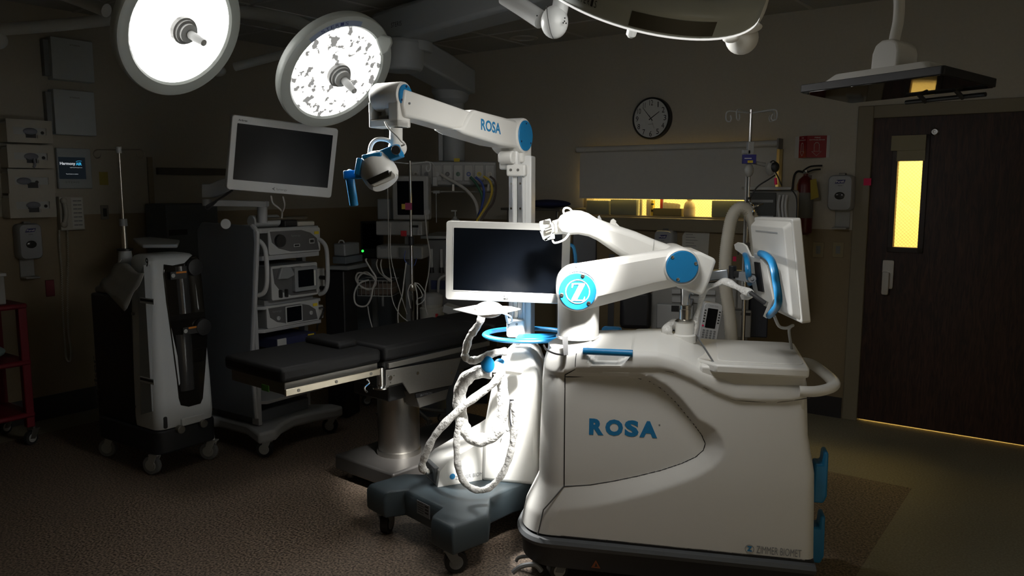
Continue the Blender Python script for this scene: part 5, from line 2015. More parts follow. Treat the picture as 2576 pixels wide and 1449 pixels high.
# screen arm and display
mb = tw.w()
q0 = tw.M @ Vector(((ux0 + ux1) / 2 - .1, .40, z1_))
B_Y = 4.95
pa, pb2 = P(528, 480, 4.85), P(528, 508, 4.85)
mb.prism([tuple(P(u, v, 4.85).xz) for u, v in ((510, 462), (530, 462), (572, 445), (590, 455), (590, 475), (550, 493), (530, 497), (510, 497))], 4.83, 4.90)
tw.part('screen_arm', mb, TWL, bev=.005)
mb = tw.w().prism([tuple(P(u, v, 4.8).xz) for u, v in ((532, 518), (548, 502), (670, 506), (670, 520))], 4.78, 4.86)
mb2 = tw.w().cyl(P(520, 500, 4.86), P(521, 517, 4.86), .03, .026, 20)
tw.part('arm_elbow', mb2, TWL)
tw.part('lower_screen_arm', mb, TWL, bev=.004)
tw.part('arm_cable', tw.w().tube([P(585, 478, 4.78), P(560, 495, 4.78), P(535, 510, 4.78), P(518, 520, 4.78), P(525, 524, 4.78), P(545, 505, 4.78)], .006, seg=8), CABLEK)
tw.part('arm_post', tw.w().cyl(P(660, 560, 4.86), P(660, 505, 4.86), .03, .03, 20), TWL)
AF, mw, mh = frame3(P(580, 287, 4.52), P(848, 323, 4.86), P(574, 476, 4.56))
mb = tw.mb(AF).rbox(mw, mh, 0, .05, .018)
mo = tw.part('display', mb, mat('display_white', (.62, .63, .63), .35), bev=.004)
mb = tw.mb(AF).rbox(mw * .90, mh * .755, -.002, .003, .003, cz=mh * .02)
tw.part('screen', mb, SCREEN, parent=mo)
fw, fh = mw * .90, mh * .755
mb = tw.mb(AF)
tw.part('name_lettering', tw.mb(AF).text('Synergy', (-.03, -.001, -mh / 2 + .016), (1, 0, 0), (0, 0, 1), .065, .016, .001), GINK, parent=mo)
mb = tw.mb(AF).prism([(-.055, -mh / 2 + .026), (-.038, -mh / 2 + .036), (-.043, -mh / 2 + .026), (-.035, -mh / 2 + .014), (-.045, -mh / 2 + .02)], -.002, -.0005)
tw.part('arrow_logo', mb, GINK, parent=mo)
tw.part('corner_lettering', tw.mb(AF).text('Arthrex', (-mw / 2 + .035, -.001, mh / 2 - .03), (1, 0, 0), (0, 0, 1), .05, .011, .001, bold=.02), INK, parent=mo)
tw.part('display_mount', tw.mb(AF).box((-.1, .05, -.1), (.06, .14, .06)), BLACK, parent=mo, bev=.01)
tw.part('display_cable', tw.w().tube([P(682, 492, 4.7), P(686, 510, 4.7), P(700, 522, 4.72), P(709, 532, 4.74), P(709, 548, 4.75)], .005, seg=8), CABLEW, parent=mo)
tw.part('display_cable', tw.w().tube([P(712, 494, 4.7), P(716, 512, 4.7), P(714, 524, 4.72), P(709, 534, 4.74)], .005, seg=8), CABLEW, parent=mo)

# ================================================================ fluid waste machine
fl = T('fluid_waste_machine', 'white and black wheeled fluid waste machine marked 9, with a steel pole and dark canisters', 'medical machine', (-2.02, 4.40, 0), 55.2)
FMx = fl.M


def fx(u, v, y=0.0):
    return pl(FMx, u, v, y)


def fy(u, v, x=0.0):
    """pixel on the machine's left side (plane local x) -> (y, z)"""
    M_ = FMx @ Matrix.Translation((x, 0, 0)) @ Matrix.Rotation(math.radians(-90), 4, 'Z')
    t_, z = pl(M_, u, v)
    return -t_, z


w1 = fx(534, 900)[0]
FWt = w1
ztop = fx(400, 640, .1)[1]
yb_, _ = fy(325, 900)
yr_, _ = fy(236, 900)
print('fluid', FWt, ztop, yb_, yr_, fx(400, 1085)[1])
ZF = .275
WFL = mat('machine_white', (.56, .59, .61), .42, bump=.08, scale=300)
mb = fl.mb()
def sec(z, inx, iny, x1=None):
    x1 = FWt if x1 is None else x1
    return [(p[0], p[1], z) for p in rrect(x1 - 2 * inx, yb_ - iny, .05, 5, x1 / 2, iny + (yb_ - iny) / 2)]
secs = [sec(ZF, .0, .0), sec(ZF + .05, -.004, -.004), sec(.55, .0, .0), sec(.95, .012, .02), sec(ztop - .10, .022, .035), sec(ztop - .03, .028, .045), sec(ztop - .006, .045, .07), sec(ztop, .07, .10)]
mb.loft(secs)
body = fl.part('white_body', mb, WFL, sharp=.7)
# top lid
lp = [fl.M.inverted() @ PF(u, v, ztop + .016) for u, v in ((334, 602), (376, 598), (452, 606), (447, 618), (358, 619))]
mb = fl.mb().prism([(p.x, p.y) for p in lp], ztop + .003, ztop + .026, 'z')
fl.part('top_lid', mb, WFL, bev=.01, seg=3)
# black rear half
mb = fl.mb()
mb.box((.004, yb_ - .03, .12), (FWt - .004, yr_ + .0, fy(240, 722)[1] if False else ztop - .25))
blk = fl.part('rear_body', mb, BLACK, bev=.012)
mb = fl.mb().prism([(yb_ - .02, ztop - .25), (yr_, ztop - .25), (yr_, ztop - .22), (yb_ - .02, ztop - .06)], .03, FWt - .03, 'x')
fl.part('rear_shoulder', mb, mat('grey_fabric_cover', (.20, .20, .195), .8), bev=.012)
# word up the side
a = fy(248, 1036); b2 = fy(262, 900)
mb = fl.mb().text('stryker', (-.002 + .004, a[0] - .02, a[1]), (0, 0, 1), (0, 1, 0), b2[1] - a[1] + .0, .045, .003, bold=.02)
fl.part('side_lettering', mb, mat('dim_grey_print', (.10, .105, .11), .5), parent=blk)
# side recess panel with slots
p_ = [fy(u, v) for u, v in ((352, 740), (352, 700), (384, 668), (390, 790), (402, 1038), (358, 1042))]
mb = fl.mb().prism([(max(.035, a_), b_) for a_, b_ in p_], -.009, .03, 'x')
rp_ = fl.part('side_inset', mb, mat('machine_grey', (.27, .29, .30), .5))
for v in (748, 946):
    a = fy(357, v + 8); b2 = fy(391, v - 2)
    mb = fl.mb().box((-.012, min(a[0], b2[0]) - .0, a[1] - .01), (-.008, max(a[0], b2[0]), a[1] + .022))
    f_ = fl.part('grip_slot', mb, WFL, parent=rp_)
    fl.part('slot_shadow_gap', fl.mb().box((-.014, min(a[0], b2[0]) + .006, a[1] + .002), (-.0115, max(a[0], b2[0]) - .006, a[1] + .016)), BLACK, parent=f_)
for u, v in ((333, 789), (343, 1023)):
    a = fy(u, v)
    fl.part('side_screw', fl.mb().cyl((-.002, a[0], a[1]), (.01, a[0], a[1]), .009, .009, 14), MGREY)
a = fy(375, 660)
fl.part('number_nine', fl.mb().text('9', (-.012, a[0] + .012, a[1] - .024), (0, -1, 0), (0, 0, 1), .026, .052, .001, bold=.03), INK)
# canister window on the front
def fs(u, v):
    x, z = fx(u, v, .02)
    return x, z
yz = lambda z: interp([(ZF, 0), (.55, 0), (.95, .02), (ztop - .1, .035), (ztop, .05)], z)
wp = [fx(u, v, .015) for u, v in ((418, 665), (440, 668), (470, 662), (485, 648), (498, 642), (508, 650), (510, 690), (514, 760), (520, 850), (512, 930), (506, 1000), (500, 1014), (470, 1022), (450, 1018), (445, 1000), (432, 870), (420, 760), (415, 690))]
mb = fl.mb()
mb.loft([[(x, yz(z) + .02, z) for x, z in wp], [(x, yz(z) - .006, z) for x, z in wp]])
cw = fl.part('canister_window', mb, GLOSS, bev=.004)
for (v0, v1, w_) in ((672, 792, .055), (842, 985, .06)):
    xa, za = fx(455, v0, .0); xb, zb2 = fx(455, v1, .0)
    x_c = fx(465, v0, 0)[0]
    mb = fl.mb().cyl((x_c, yz(zb2) + .035, zb2), (x_c, yz(za) + .035, za), w_, w_ * 1.05, 28)
    fl.part('canister', mb, mat('smoked_canister', (.035, .035, .036), .12), parent=cw)
for u, v in ((495, 672), (510, 822)):
    x, z = fx(u, v, 0)
    fl.part('canister_knob', fl.mb().lathe([(.045, 0), (.052, .01), (.048, .03), (.02, .034)], axisM((x, yz(z) + .0, z), (0, -1, 0)), 28), BLACK, parent=cw)
for u, v in ((452, 692), (478, 830)):
    x, z = fx(u, v, 0)
    yy = yz(z) - .024
    l_ = fl.part('warning_label', fl.mb().box((x - .05, yy, z - .022), (x + .05, yy + .002, z + .022)), INK, parent=cw)
    fl.part('orange_band', fl.mb().box((x - .015, yy - .001, z + .010), (x + .05, yy + .001, z + .020)), ORANGE, parent=cw)
    fl.part('warning_symbol', fl.mb().cyl((x - .034, yy - .001, z), (x - .034, yy, z), .012, .012, 18), LGREY, parent=cw)
x, z = fx(414, 1063, 0)
fl.part('side_vent', fl.mb().rbox(.022, .07, -.006, .004, .009, cx=.045, cz=z - .0), BLACK)
for u, v in ((455, 1080), (512, 1065)):
    x, z = fx(u, v, -.02)
    fl.part('docking_roller', fl.mb().cyl((x, -.03, z), (x, .03, z), .024, .024, 24), STEELD, bev=.003)
mb = fl.mb().box((fx(455, 1080)[0], -.015, ZF - .005), (fx(512, 1065)[0], .01, ZF + .04))
fl.part('docking_plate', mb, WFL, bev=.004)
mb = fl.mb().prism([(p[0], p[1]) for p in rrect(FWt + .03, yr_ + .01, .06, 5, FWt / 2, yr_ / 2)], .13, ZF - .005, 'z')
fl.part('wheel_base', mb, mat('black_base_moulding', (.012, .013, .016), .5), bev=.01)
for x, y, an in ((.01, .10, -70), (FWt - .02, .05, -60), (.03, yr_ - .04, -60), (FWt - .03, yr_ - .04, 0)):
    caster(fl, (x, y, 0), an, .055, .03, yoke=LGREY, wheel=MGREY, hub=LGREY)
# pole
pp = P(315, 640, 4.72)
pt = P(306, 372, 4.72)
pole_o = fl.part('pole', fl.w().cyl((pp.x, pp.y, P(315, 640, 4.72).z - .05), (pp.x, pp.y, P(308, 560, 4.72).z), .016, .016, 16).cyl((pp.x, pp.y, P(308, 562, 4.72).z), (pp.x, pp.y, pt.z), .0085, .0085, 16), STEEL)
fl.part('pole_collar', fl.w().cyl((pp.x, pp.y, P(310, 568, 4.72).z), (pp.x, pp.y, P(310, 550, 4.72).z), .022, .022, 20), MGREY, parent=pole_o)
fl.part('pole_tip', fl.w().cyl((pp.x, pp.y, pt.z - .03), (pp.x, pp.y, pt.z + .008), .016, .016, 20), LGREY, parent=pole_o)
fl.part('pole_socket', fl.w().cyl((pp.x, pp.y, P(315, 690, 4.72).z), (pp.x, pp.y, P(315, 628, 4.72).z), .05, .034, 24), WFL)
fl.part('socket_rim', fl.w().lathe([(.045, 0), (.045, .012), (.018, .014)], Matrix.Translation((pp.x, pp.y, P(315, 630, 4.72).z)), 24), BLACK)
for s in (-1, 1):
    zz = pt.z - .012
    pts = [(pp.x, pp.y, zz), (pp.x + s * .10, pp.y, zz + .002), (pp.x + s * .135, pp.y, zz + .0), (pp.x + s * .15, pp.y, zz - .022), (pp.x + s * .135, pp.y, zz - .045), (pp.x + s * .112, pp.y, zz - .04), (pp.x + s * .105, pp.y, zz - .02)]
    fl.part('pole_hook', fl.w().tube(pts, .0028, seg=8), STEEL, parent=pole_o)
mb = fl.w().tube([P(306, 652, 4.60), P(300, 662, 4.58), P(308, 672, 4.57), P(328, 674, 4.57), P(346, 666, 4.58), P(346, 652, 4.60)], .003, seg=6)
fl.part('wire_loop', mb, STEEL)
# paper sleeve draped down the shoulder
mb = fl.w()
q4 = [P(250, 716, 4.62), P(300, 655, 4.55), P(362, 690, 4.37), P(312, 782, 4.40)]
g = [[q4[0].lerp(q4[1], i / 8).lerp(q4[3].lerp(q4[2], i / 8), j / 8) + Vector((0, 0, .012 * math.sin(i * 1.3) * math.cos(j * 1.1))) for i in range(9)] for j in range(9)]
mb.loft([r_ for r_ in g], caps=False, closed=False)
o = fl.part('draped_cover', mb, CLOTH)
sm = o.modifiers.new('t', 'SOLIDIFY'); sm.thickness = .004
# ================================================================ things on the left wall
WLM = RM @ Matrix.Rotation(math.radians(90), 4, 'Z')   # x to the right along the wall, y into it
LZ = RZ + 90.0
RZW = RZ


class Wall(T):
    """thing fixed to a wall: local x right, -y out of the wall, z up from the floor"""
    def __init__(s, M, rz, name, label, cat, u, v, group=None):
        x, z = pl(M, u, v)
        s.x0, s.z0 = x, z
        loc = M @ Vector((x, 0, z))
        super().__init__(name, label, cat, loc, rz, group)

    def at(s, u, v, d=0.0):
        """pixel -> local x, z on the plane d out from the wall"""
        return pl(s.M, u, v, -d)


def L(name, label, cat, u, v, group=None):
    return Wall(WLM, LZ, name, label, cat, u, v, group)


def R_(name, label, cat, u, v, group=None):
    return Wall(RM, RZW, name, label, cat, u, v, group)


def wbox(t, u0, v0, u1, v1, d0, d1):
    a = t.at(u0, v0, d1); b2 = t.at(u1, v1, d1)
    return t.mb().box((a[0], -d1, min(a[1], b2[1])), (b2[0], -d0, max(a[1], b2[1]))), a, b2


BOXM = mat('wall_box_enamel', (.52, .58, .62), .5)
for (u0, v0, u1, v1, lb) in ((126, 90, 239, 208, 'upper of the two square pale blue-grey control boxes on the left wall'), (133, 222, 244, 342, 'lower of the two square pale blue-grey control boxes on the left wall')):
    t = L('control_box', lb, 'control box', (u0 + u1) / 2, v1, 'lighting control boxes')
    mb, a, b2 = wbox(t, u0, v0, u1, v1, 0.001, .085)
    bx_ = t.part('box_housing', mb, BOXM, bev=.004)
    x_, z_ = t.at(175, v0 + 24, .087)
    t.part('box_lettering', t.mb().text('STERIS', (x_, -.0865, z_), (1, 0, 0), (0, 0, 1), .07, .009, .0005, bold=.02), GINK, parent=bx_)
    t.part('rear_bracket', t.mb().box((a[0] - .035, -.05, min(a[1], b2[1]) + .02), (a[0] + .02, -.001, max(a[1], b2[1]) - .02)), MGREY, bev=.003)
# glove box rack: four holders, each with its box
u0, u1 = 14, 140
GV = [(297, 362), (362, 424), (424, 486), (486, 546)]
names = ('topmost', 'second', 'third', 'lowest')
rk = L('glove_box_rack', 'cream four-tier holder rack for glove boxes on the left wall', 'glove box holder', 80, 546)
GB = mat('glove_box_card', (.50, .52, .52), .6)
GLV = mat('nitrile_glove', (.20, .21, .26), .6)
for i, (v0, v1) in enumerate(GV):
    a = rk.at(14 + i * 2.5, v0, .12); b2 = rk.at(134 + i * 3, v1, .12)
    zz0, zz1 = b2[1] + .002, a[1]
    x0_, x1_ = a[0], b2[0]
    mb = rk.mb()
    # holder: front plate with a slot opening
    zs0, zs1 = lerp(zz0, zz1, .36), lerp(zz0, zz1, .66)
    xs0, xs1 = lerp(x0_, x1_, .14), lerp(x0_, x1_, .86)
    xn0, xn1 = lerp(x0_, x1_, .40), lerp(x0_, x1_, .66)
    zn = lerp(zz0, zz1, .22)
    mb.box((x0_, -.12, zz0), (xn0, -.116, zs0)).box((xn1, -.12, zz0), (x1_, -.116, zs0)).box((xn0, -.12, zz0), (xn1, -.116, zn))
    mb.box((x0_, -.12, zs1), (x1_, -.116, zz1)).box((x0_, -.12, zs0), (xs0, -.116, zs1)).box((xs1, -.12, zs0), (x1_, -.116, zs1))
    mb.box((x0_, -.116, zz0), (x0_ + .003, -.001, zz1 - .03)).box((x1_ - .003, -.116, zz0), (x1_, -.001, zz1 - .03)).box((x0_, -.116, zz0), (x1_, -.001, zz0 + .003))
    rk.part('holder_tier', mb, CREAM)
    g = T('glove_box', 'open box of gloves in the %s tier of the left wall rack' % names[i], 'glove box', rk.M @ Vector(((x0_ + x1_) / 2, -.06, zz0 + .004)), LZ, 'glove boxes in the rack')
    W_ = (x1_ - x0_) - .014
    H_ = (zz1 - zz0) - .02
    bxo = g.part('carton', g.mb().box((-W_ / 2, -.05, 0), (W_ / 2, .05, H_)), GB)
    hl_ = g.part('opening', g.mb().rbox(W_ * .25, H_ * .34, -.0515, -.0495, .01, cx=W_ * .02, cz=H_ * .32), BLACK, parent=bxo)
    g.part('loose_glove', g.mb().ball((W_ * (.02 if i != 2 else -.17), -.046, H_ * .55), .032, (1.5, .5, .75)), GLV, parent=bxo)
    if i == 1:
        g.part('hanging_finger', g.mb().tube([(W_ * .05, -.066, H_ * .45), (W_ * .06, -.072, H_ * .15), (W_ * .02, -.072, -.0)], .008, seg=8), GLV, parent=bxo)
    g.part('size_mark', g.mb().cyl((W_ * (.30 if i != 2 else .12), -.0525, H_ * .5), (W_ * (.30 if i != 2 else .12), -.05, H_ * .5), .011, .011, 16), INK, parent=bxo)
# air management touch panel
t = L('touch_panel', 'white wall touch panel with white and blue letters on its black screen', 'control panel', 188, 478)
mb, a, b2 = wbox(t, 141, 371, 234, 474, .001, .03)
pn = t.part('panel_housing', mb, mat('panel_blue_white', (.42, .47, .50), .4), bev=.006)
a = t.at(146, 394, .031); b2 = t.at(217, 450, .031)
sc_ = t.part('screen', t.mb().box((a[0], -.032, b2[1]), (b2[0], -.029, a[1])), mat('lit_black_screen', (.005, .006, .008), .2, emit=(.004, .006, .008), es=1), parent=pn)
LIT = mat('lit_white_text', (.8, .8, .8), .5, emit=(.75, .8, .85), es=.55)
LITB = mat('lit_blue_text', (.02, .3, .6), .5, emit=(.04, .42, .72), es=.8)
x_, z_ = t.at(151, 416, .033); x2_, _ = t.at(190, 416, .033)
t.part('white_lettering', t.mb().text('Harmony', (x_, -.0325, z_ - .0), (1, 0, 0), (0, 0, 1), x2_ - x_, .026, .0005, bold=.03), LIT, parent=sc_)
x3_, _ = t.at(191, 416, .033); x4_, _ = t.at(206, 416, .033)
t.part('blue_lettering', t.mb().text('AIR', (x3_, -.0325, z_ + .004), (1, 0, 0), (0, 0, 1), x4_ - x3_, .021, .0005, bold=.04), LITB, parent=sc_)
t.part('swoosh_mark', t.mb().tube([(x3_ + .002, -.0328, z_ + .030), (x3_ + .02, -.0328, z_ + .036), (x4_, -.0328, z_ + .034)], .0012, seg=5), LITB, parent=sc_)
x_, z_ = t.at(176, 422, .033); x2_, _ = t.at(207, 422, .033)
t.part('tagline_lettering', t.mb().text('Lighting Management', (x_, -.0325, z_), (1, 0, 0), (0, 0, 1), x2_ - x_, .006, .0005), LIT, parent=sc_)
x_, z_ = t.at(166, 438, .033); x2_, _ = t.at(197, 438, .033)
t.part('prompt_lettering', t.mb().text('Touch Screen to continue', (x_, -.0325, z_), (1, 0, 0), (0, 0, 1), x2_ - x_, .006, .0005), LIT, parent=sc_)
x_, z_ = t.at(165, 460, .031); x2_, _ = t.at(200, 458, .031)
t.part('maker_lettering', t.mb().text('STERIS', (x_, -.0305, z_), (1, 0, 0), (0, 0, 1), x2_ - x_, .012, .0005), GINK, parent=pn)
# yellow note, switch
t = L('sticky_note', 'small faded yellow note on the left wall right of the touch panel', 'note', 261, 465)
mb, a, b2 = wbox(t, 249, 432, 273, 465, .0005, .002)
t.part('note_sheet', mb, mat('faded_yellow_note', (.30, .25, .05), .8))
t = L('light_switch', 'steel wall plate with a dark switch, right of the telephone', 'switch', 263, 552)
mb, a, b2 = wbox(t, 253, 516, 275, 551, .001, .008)
p_ = t.part('switch_plate', mb, STEELD, bev=.002)
mb, a, b2 = wbox(t, 260, 524, 270, 544, .008, .014)
t.part('toggle', mb, BLACK, parent=p_, bev=.002)
# telephone
t = L('wall_telephone', 'cream wall telephone with number card and long coiled cord', 'telephone', 180, 578)
mb, a, b2 = wbox(t, 148, 494, 215, 577, .001, .05)
ph = t.part('phone_base', mb, CREAM, bev=.005)
mb, a, b2 = wbox(t, 178, 497, 212, 573, .05, .052)
cd = t.part('number_card', mb, PAPER, parent=ph)
a = t.at(182, 500, .052); b2 = t.at(209, 570, .052)
mb = t.mb()
for r_ in range(7):
    for c_ in range(2):
        xx = lerp(a[0], b2[0], c_ * .5 + .03); zz = lerp(a[1], b2[1], r_ / 7 + .03)
        mb.box((xx, -.0526, zz - .012), (xx + .028, -.0520, zz - .004))
t.part('card_printing', mb, GINK, parent=cd)
a = t.at(160, 503, .06); b2 = t.at(162, 566, .06)
mb = t.mb().tube([(a[0], -.055, a[1]), (a[0] + .004, -.075, (a[1] + b2[1]) / 2), (b2[0], -.055, b2[1])], .016, seg=12)
mb.ball((a[0], -.06, a[1] - .005), .024, (1, .8, 1)).ball((b2[0], -.06, b2[1] + .005), .024, (1, .8, 1))
t.part('handset', mb, CREAM, parent=ph, sharp=1.2)


def coil(t, pts, r, rw, turns):
    c = catmull(pts, 14)
    out = []
    n = turns * 7
    Lc = len(c) - 1
    for i in range(n + 1):
        f = i / n * Lc
        k = min(int(f), Lc - 1)
        p = c[k].lerp(c[k + 1], f - k)
        a = i / 7 * 2 * math.pi
        out.append(p + Vector((r * math.cos(a), r * math.sin(a) * .6, 0)))
    return t.mb().tube(out, rw, seg=5, n=1)


pts = []
for u, v in ((170, 578), (172, 650), (170, 740), (172, 830), (178, 880), (176, 908), (167, 900), (163, 860), (158, 780), (155, 680), (150, 620), (149, 578)):
    x_, z_ = t.at(u, v, .03)
    pts.append(Vector((x_, -.03, z_)))
t.part('coiled_cord', coil(t, pts, .006, .0016, 190), CREAM)


def sanitizer(Wc, lb, u0, v0, u1, v1, tray, full=True, grp='sanitizer dispensers'):
    t = Wc('sanitizer_dispenser', lb, 'dispenser', (u0 + u1) / 2, v1, grp)
    a = t.at(u0, v0, .09); b2 = t.at(u1, v1, .09)
    w_ = b2[0] - a[0]; h_ = a[1] - b2[1]; cx = (a[0] + b2[0]) / 2
    rings = []
    for d, k in ((0.001, .96), (.05, 1.0), (.085, .98), (.10, .88)):
        rings.append([(cx + (p[0]) * k, -d, b2[1] + h_ / 2 + p[1] * (k * .5 + .5)) for p in rrect(w_, h_, .035, 5)])
    hs_ = t.part('housing', t.mb().loft(rings), mat('dispenser_grey', (.40, .42, .45), .4), sharp=.5)
    t.part('view_window', t.mb().ball((cx, -.096, b2[1] + h_ * .42), .030, (1.25, .35, .95)), mat('dispenser_window', (.05, .05, .05), .12), parent=hs_)
    lg = t.part('logo_patch', t.mb().prism([(cx - .035, b2[1] + h_ * .76), (cx + .025, b2[1] + h_ * .77), (cx + .035, b2[1] + h_ * .87), (cx - .022, b2[1] + h_ * .86)], -.104, -.098), mat('purple_blue_patch', (.03, .03, .16), .5), parent=hs_)
    t.part('logo_lettering', t.mb().text('Purell', (cx - .026, -.105, b2[1] + h_ * .785), (1, 0, .03), (.1, 0, 1), .05, h_ * .055, .0006, bold=.02), WINK, parent=lg) if full else None
    t.part('small_print', t.mb().box((cx - .014, -.1015, b2[1] + h_ * .69), (cx + .014, -.100, b2[1] + h_ * .71)), GINK, parent=hs_)
    t.part('top_latch', t.mb().box((cx - .022, -.06, a[1] - .002), (cx + .022, -.03, a[1] + .014)), STEELD, parent=hs_, bev=.003)
    if tray:
        a = t.at(tray[0], tray[1], .05); b3 = t.at(tray[2], tray[3], .05)
        mb = t.mb().box((a[0], -.012, b3[1]), (b3[0], -.002, a[1] + .02)).box((a[0], -.10, b3[1]), (b3[0], -.002, b3[1] + .012))
        t.part('drip_tray', mb, LGREY, bev=.005)
    return t


sanitizer(L, 'hand sanitizer dispenser on the left wall beneath the glove boxes', 43, 563, 110, 650, (55, 655, 95, 698))
sanitizer(R_, 'hand sanitizer dispenser between the fire extinguisher and the door', 2084, 440, 2143, 530, (2098, 535, 2133, 576))
sanitizer(R_, 'hand sanitizer dispenser under the window sill, left of the paper notice', 1646, 578, 1691, 665, None)
t = L('red_outlet', 'small dark red wall outlet low on the left wall', 'outlet', 127, 745)
mb, a, b2 = wbox(t, 114, 705, 139, 744, .001, .008)
t.part('outlet_plate', mb, mat('dark_red_plastic', (.16, .01, .02), .5), bev=.002)
# far-left slim shelf of bottles beside the rack and sliver of blind
t = L('wall_niche_rail', 'dark rail across the left wall behind the endoscopy screen', 'wall rail', 500, 440)
a = t.at(396, 414, .03); b2 = t.at(640, 436, .03)
t.part('rail_board', t.mb().box((a[0], -.035, b2[1] - .02), (b2[0] + .4, -.001, b2[1] + .035)), mat('dark_rail_board', (.06, .055, .05), .4), bev=.004)
t = L('wall_corner_guard', 'narrow vertical tan corner guard on the left wall behind the trolley', 'corner guard', 388, 700)
a = t.at(383, 395, .01); b2 = t.at(393, 800, .01)
t.part('guard_strip', t.mb().box((a[0], -.012, b2[1]), (b2[0], -.001, a[1])), TRIMM)

# ================================================================ things on the far right wall
t = R_('wall_clock', 'round black-rimmed wall clock with white face and hands near five to two', 'clock', 1638, 349)
a = t.at(1597, 297, .04); b2 = t.at(1680, 297, .04)
Rk = .165
cx, cz = t.at(1637, 297, .05)
Af = axisM((cx, -.001, cz), (0, -1, 0), up=(0, 0, 1))
t.part('clock_rim', MB(Af).lathe([(Rk, 0), (Rk, .048), (Rk - .006, .054), (Rk - .013, .052), (Rk - .014, .044)], None, 64), BLACK)
fc = t.part('clock_face', MB(Af).lathe([(Rk - .012, .0445), (.001, .0455)], None, 64, caps=False), mat('clock_face_white', (.74, .75, .74), .35))
for k in range(1, 13):
    a = math.radians(90 - 30 * k)
    r_ = Rk * .74
    s_ = str(k)
    wd_, hg_ = {1: .008, 10: .032, 11: .021, 12: .032}.get(k, .023), .042
    px_, pz_ = cx + r_ * math.cos(a), cz + r_ * math.sin(a)
    t.part('numeral', t.mb().text(s_, (px_ - wd_ / 2, -.0475, pz_ - hg_ / 2), (1, 0, 0), (0, 0, 1), wd_, hg_, .0006), INK, parent=fc)


def hand(ang, ln, wd, back, y):
    a = math.radians(90 - ang)
    d = Vector((math.cos(a), 0, math.sin(a))); n = Vector((-d.z, 0, d.x))
    c = Vector((cx, y, cz))
    mb = t.mb()
    ps = [c - d * back - n * wd, c + d * ln - n * wd * .5, c + d * ln + n * wd * .5, c - d * back + n * wd]
    mb.loft([[p for p in ps], [p + Vector((0, -.0015, 0)) for p in ps]])
    return mb


t.part('hour_hand', hand(56, .088, .004, .02, -.048), INK, parent=fc)
t.part('minute_hand', hand(320, .112, .003, .025, -.050), INK, parent=fc)
t.part('second_hand', hand(157, .085, .0007, .03, -.052), GINK, parent=fc)
t.part('face_mark', t.mb().box((cx - .022, -.0482, cz - .047), (cx + .022, -.0470, cz - .044)), GINK, parent=fc)
# roller blind
t = R_('roller_blind', 'grey-white roller blind drawn most of the way down over the window', 'blind', 1700, 500)
a = t.at(1452, 380, .07); b2 = t.at(1958, 356, .07)
zt2 = (a[1] + b2[1]) / 2
mb = t.mb().tube([(a[0], -.07, zt2 - .0), (b2[0], -.07, zt2 - .0)], .024, seg=16, n=1)
t.part('roller', mb, mat('blind_fabric', (.62, .61, .58), .85))
zb5 = t.at(1700, 501, .05)[1]
t.part('blind_sheet', t.mb().box((a[0] + .015, -.050, zb5), (b2[0] - .015, -.0485, zt2 + .01)), mat('blind_fabric', (.38, .38, .36)))
t.part('hem_bar', t.mb().box((a[0] + .015, -.054, zb5), (b2[0] - .015, -.045, zb5 + .02)), mat('blind_fabric', (.38, .38, .36)), bev=.002)
t.part('end_bracket', t.mb().box((b2[0], -.10, zt2 - .04), (b2[0] + .012, -.001, zt2 + .035)), STEELD)
t.part('guide_strip', t.mb().box((b2[0] - .005, -.02, zt2 - .36), (b2[0] + .018, -.001, zt2 - .04)), mat('tan_strip', (.30, .25, .12), .6))
# objects on the window ledge
def ledge(name, lb, cat, u, group=None, d=.0):
    x_, _ = pl(RM @ Matrix.Translation((0, .045 + d, 0)), u, 540)
    return T(name, lb, cat, RM @ Vector((x_, .045 + d, WZ0 + .013)), RZW, group)


def ux(t, u):
    return pl(t.M, u, 540)[0]


def uz(t, v):
    return pl(t.M, 1700, v)[1]


BTL = mat('plastic_bottle_tan', (.50, .42, .28), .4)
t = ledge('soap_bottle', 'squat plastic pump bottle silhouetted on the window ledge', 'bottle', 1734)
hb_ = uz(t, 503)
t.part('bottle_body', t.mb().lathe([(.044, 0), (.046, .01), (.046, .07), (.040, .10), (.022, .125), (.012, .13)], None, 32), BTL)
t.part('bottle_collar', t.mb().lathe([(.018, .128), (.022, .132), (.022, .146), (.012, .150), (.010, .165)], None, 24), BTL)
t.part('bottle_label', t.mb().lathe([(.0468, .012), (.0468, .060)], None, 32, caps=False), mat('bottle_label', (.60, .52, .38), .6))
t = ledge('document_tray', 'long low tray on the window ledge left of the pump bottle', 'tray', 1684)
x0_, x1_ = ux(t, 1647), ux(t, 1717)
hh = .06
mb = t.mb().box((x0_, -.03, 0), (x1_, .025, .004)).box((x0_, -.03, 0), (x1_, -.027, hh)).box((x0_, .022, 0), (x1_, .025, hh)).box((x0_, -.03, 0), (x0_ + .003, .025, hh)).box((x1_ - .003, -.03, 0), (x1_, .025, hh))
t.part('tray_body', mb, mat('tray_olive', (.16, .14, .07), .6))
for i in range(4):
    pk = T('paper_packet', ('first', 'second', 'third', 'fourth')[i] + ' pale packet from the left standing in the ledge tray', 'packet', t.M @ Vector((lerp(x0_, x1_, .40 + i * .13), -.012 + i * .008, .006)), RZW, 'packets in the ledge tray')
    pk.part('sleeve', pk.mb().prism([(-.03, 0), (.02, 0), (.025, .095 - i * .003), (.005, .105 - i * .004), (-.028, .098)], -.001, .001), mat('yellowed_paper', (.62, .57, .38), .8))
t = ledge('red_folder', 'upright red folder with a white edge behind the ledge tray', 'folder', 1666, d=.0)
t.part('cover', t.mb().box((-.012, .001 - .02, 0), (.012, .004 - .02, .14)), mat('red_card', (.55, .06, .03), .6))
t.part('spine', t.mb().box((.012, -.02, 0), (.018, -.012, .145)), PAPER)
t = ledge('marker_box', 'narrow upright striped box on the ledge, left of the red folder', 'box', 1643)
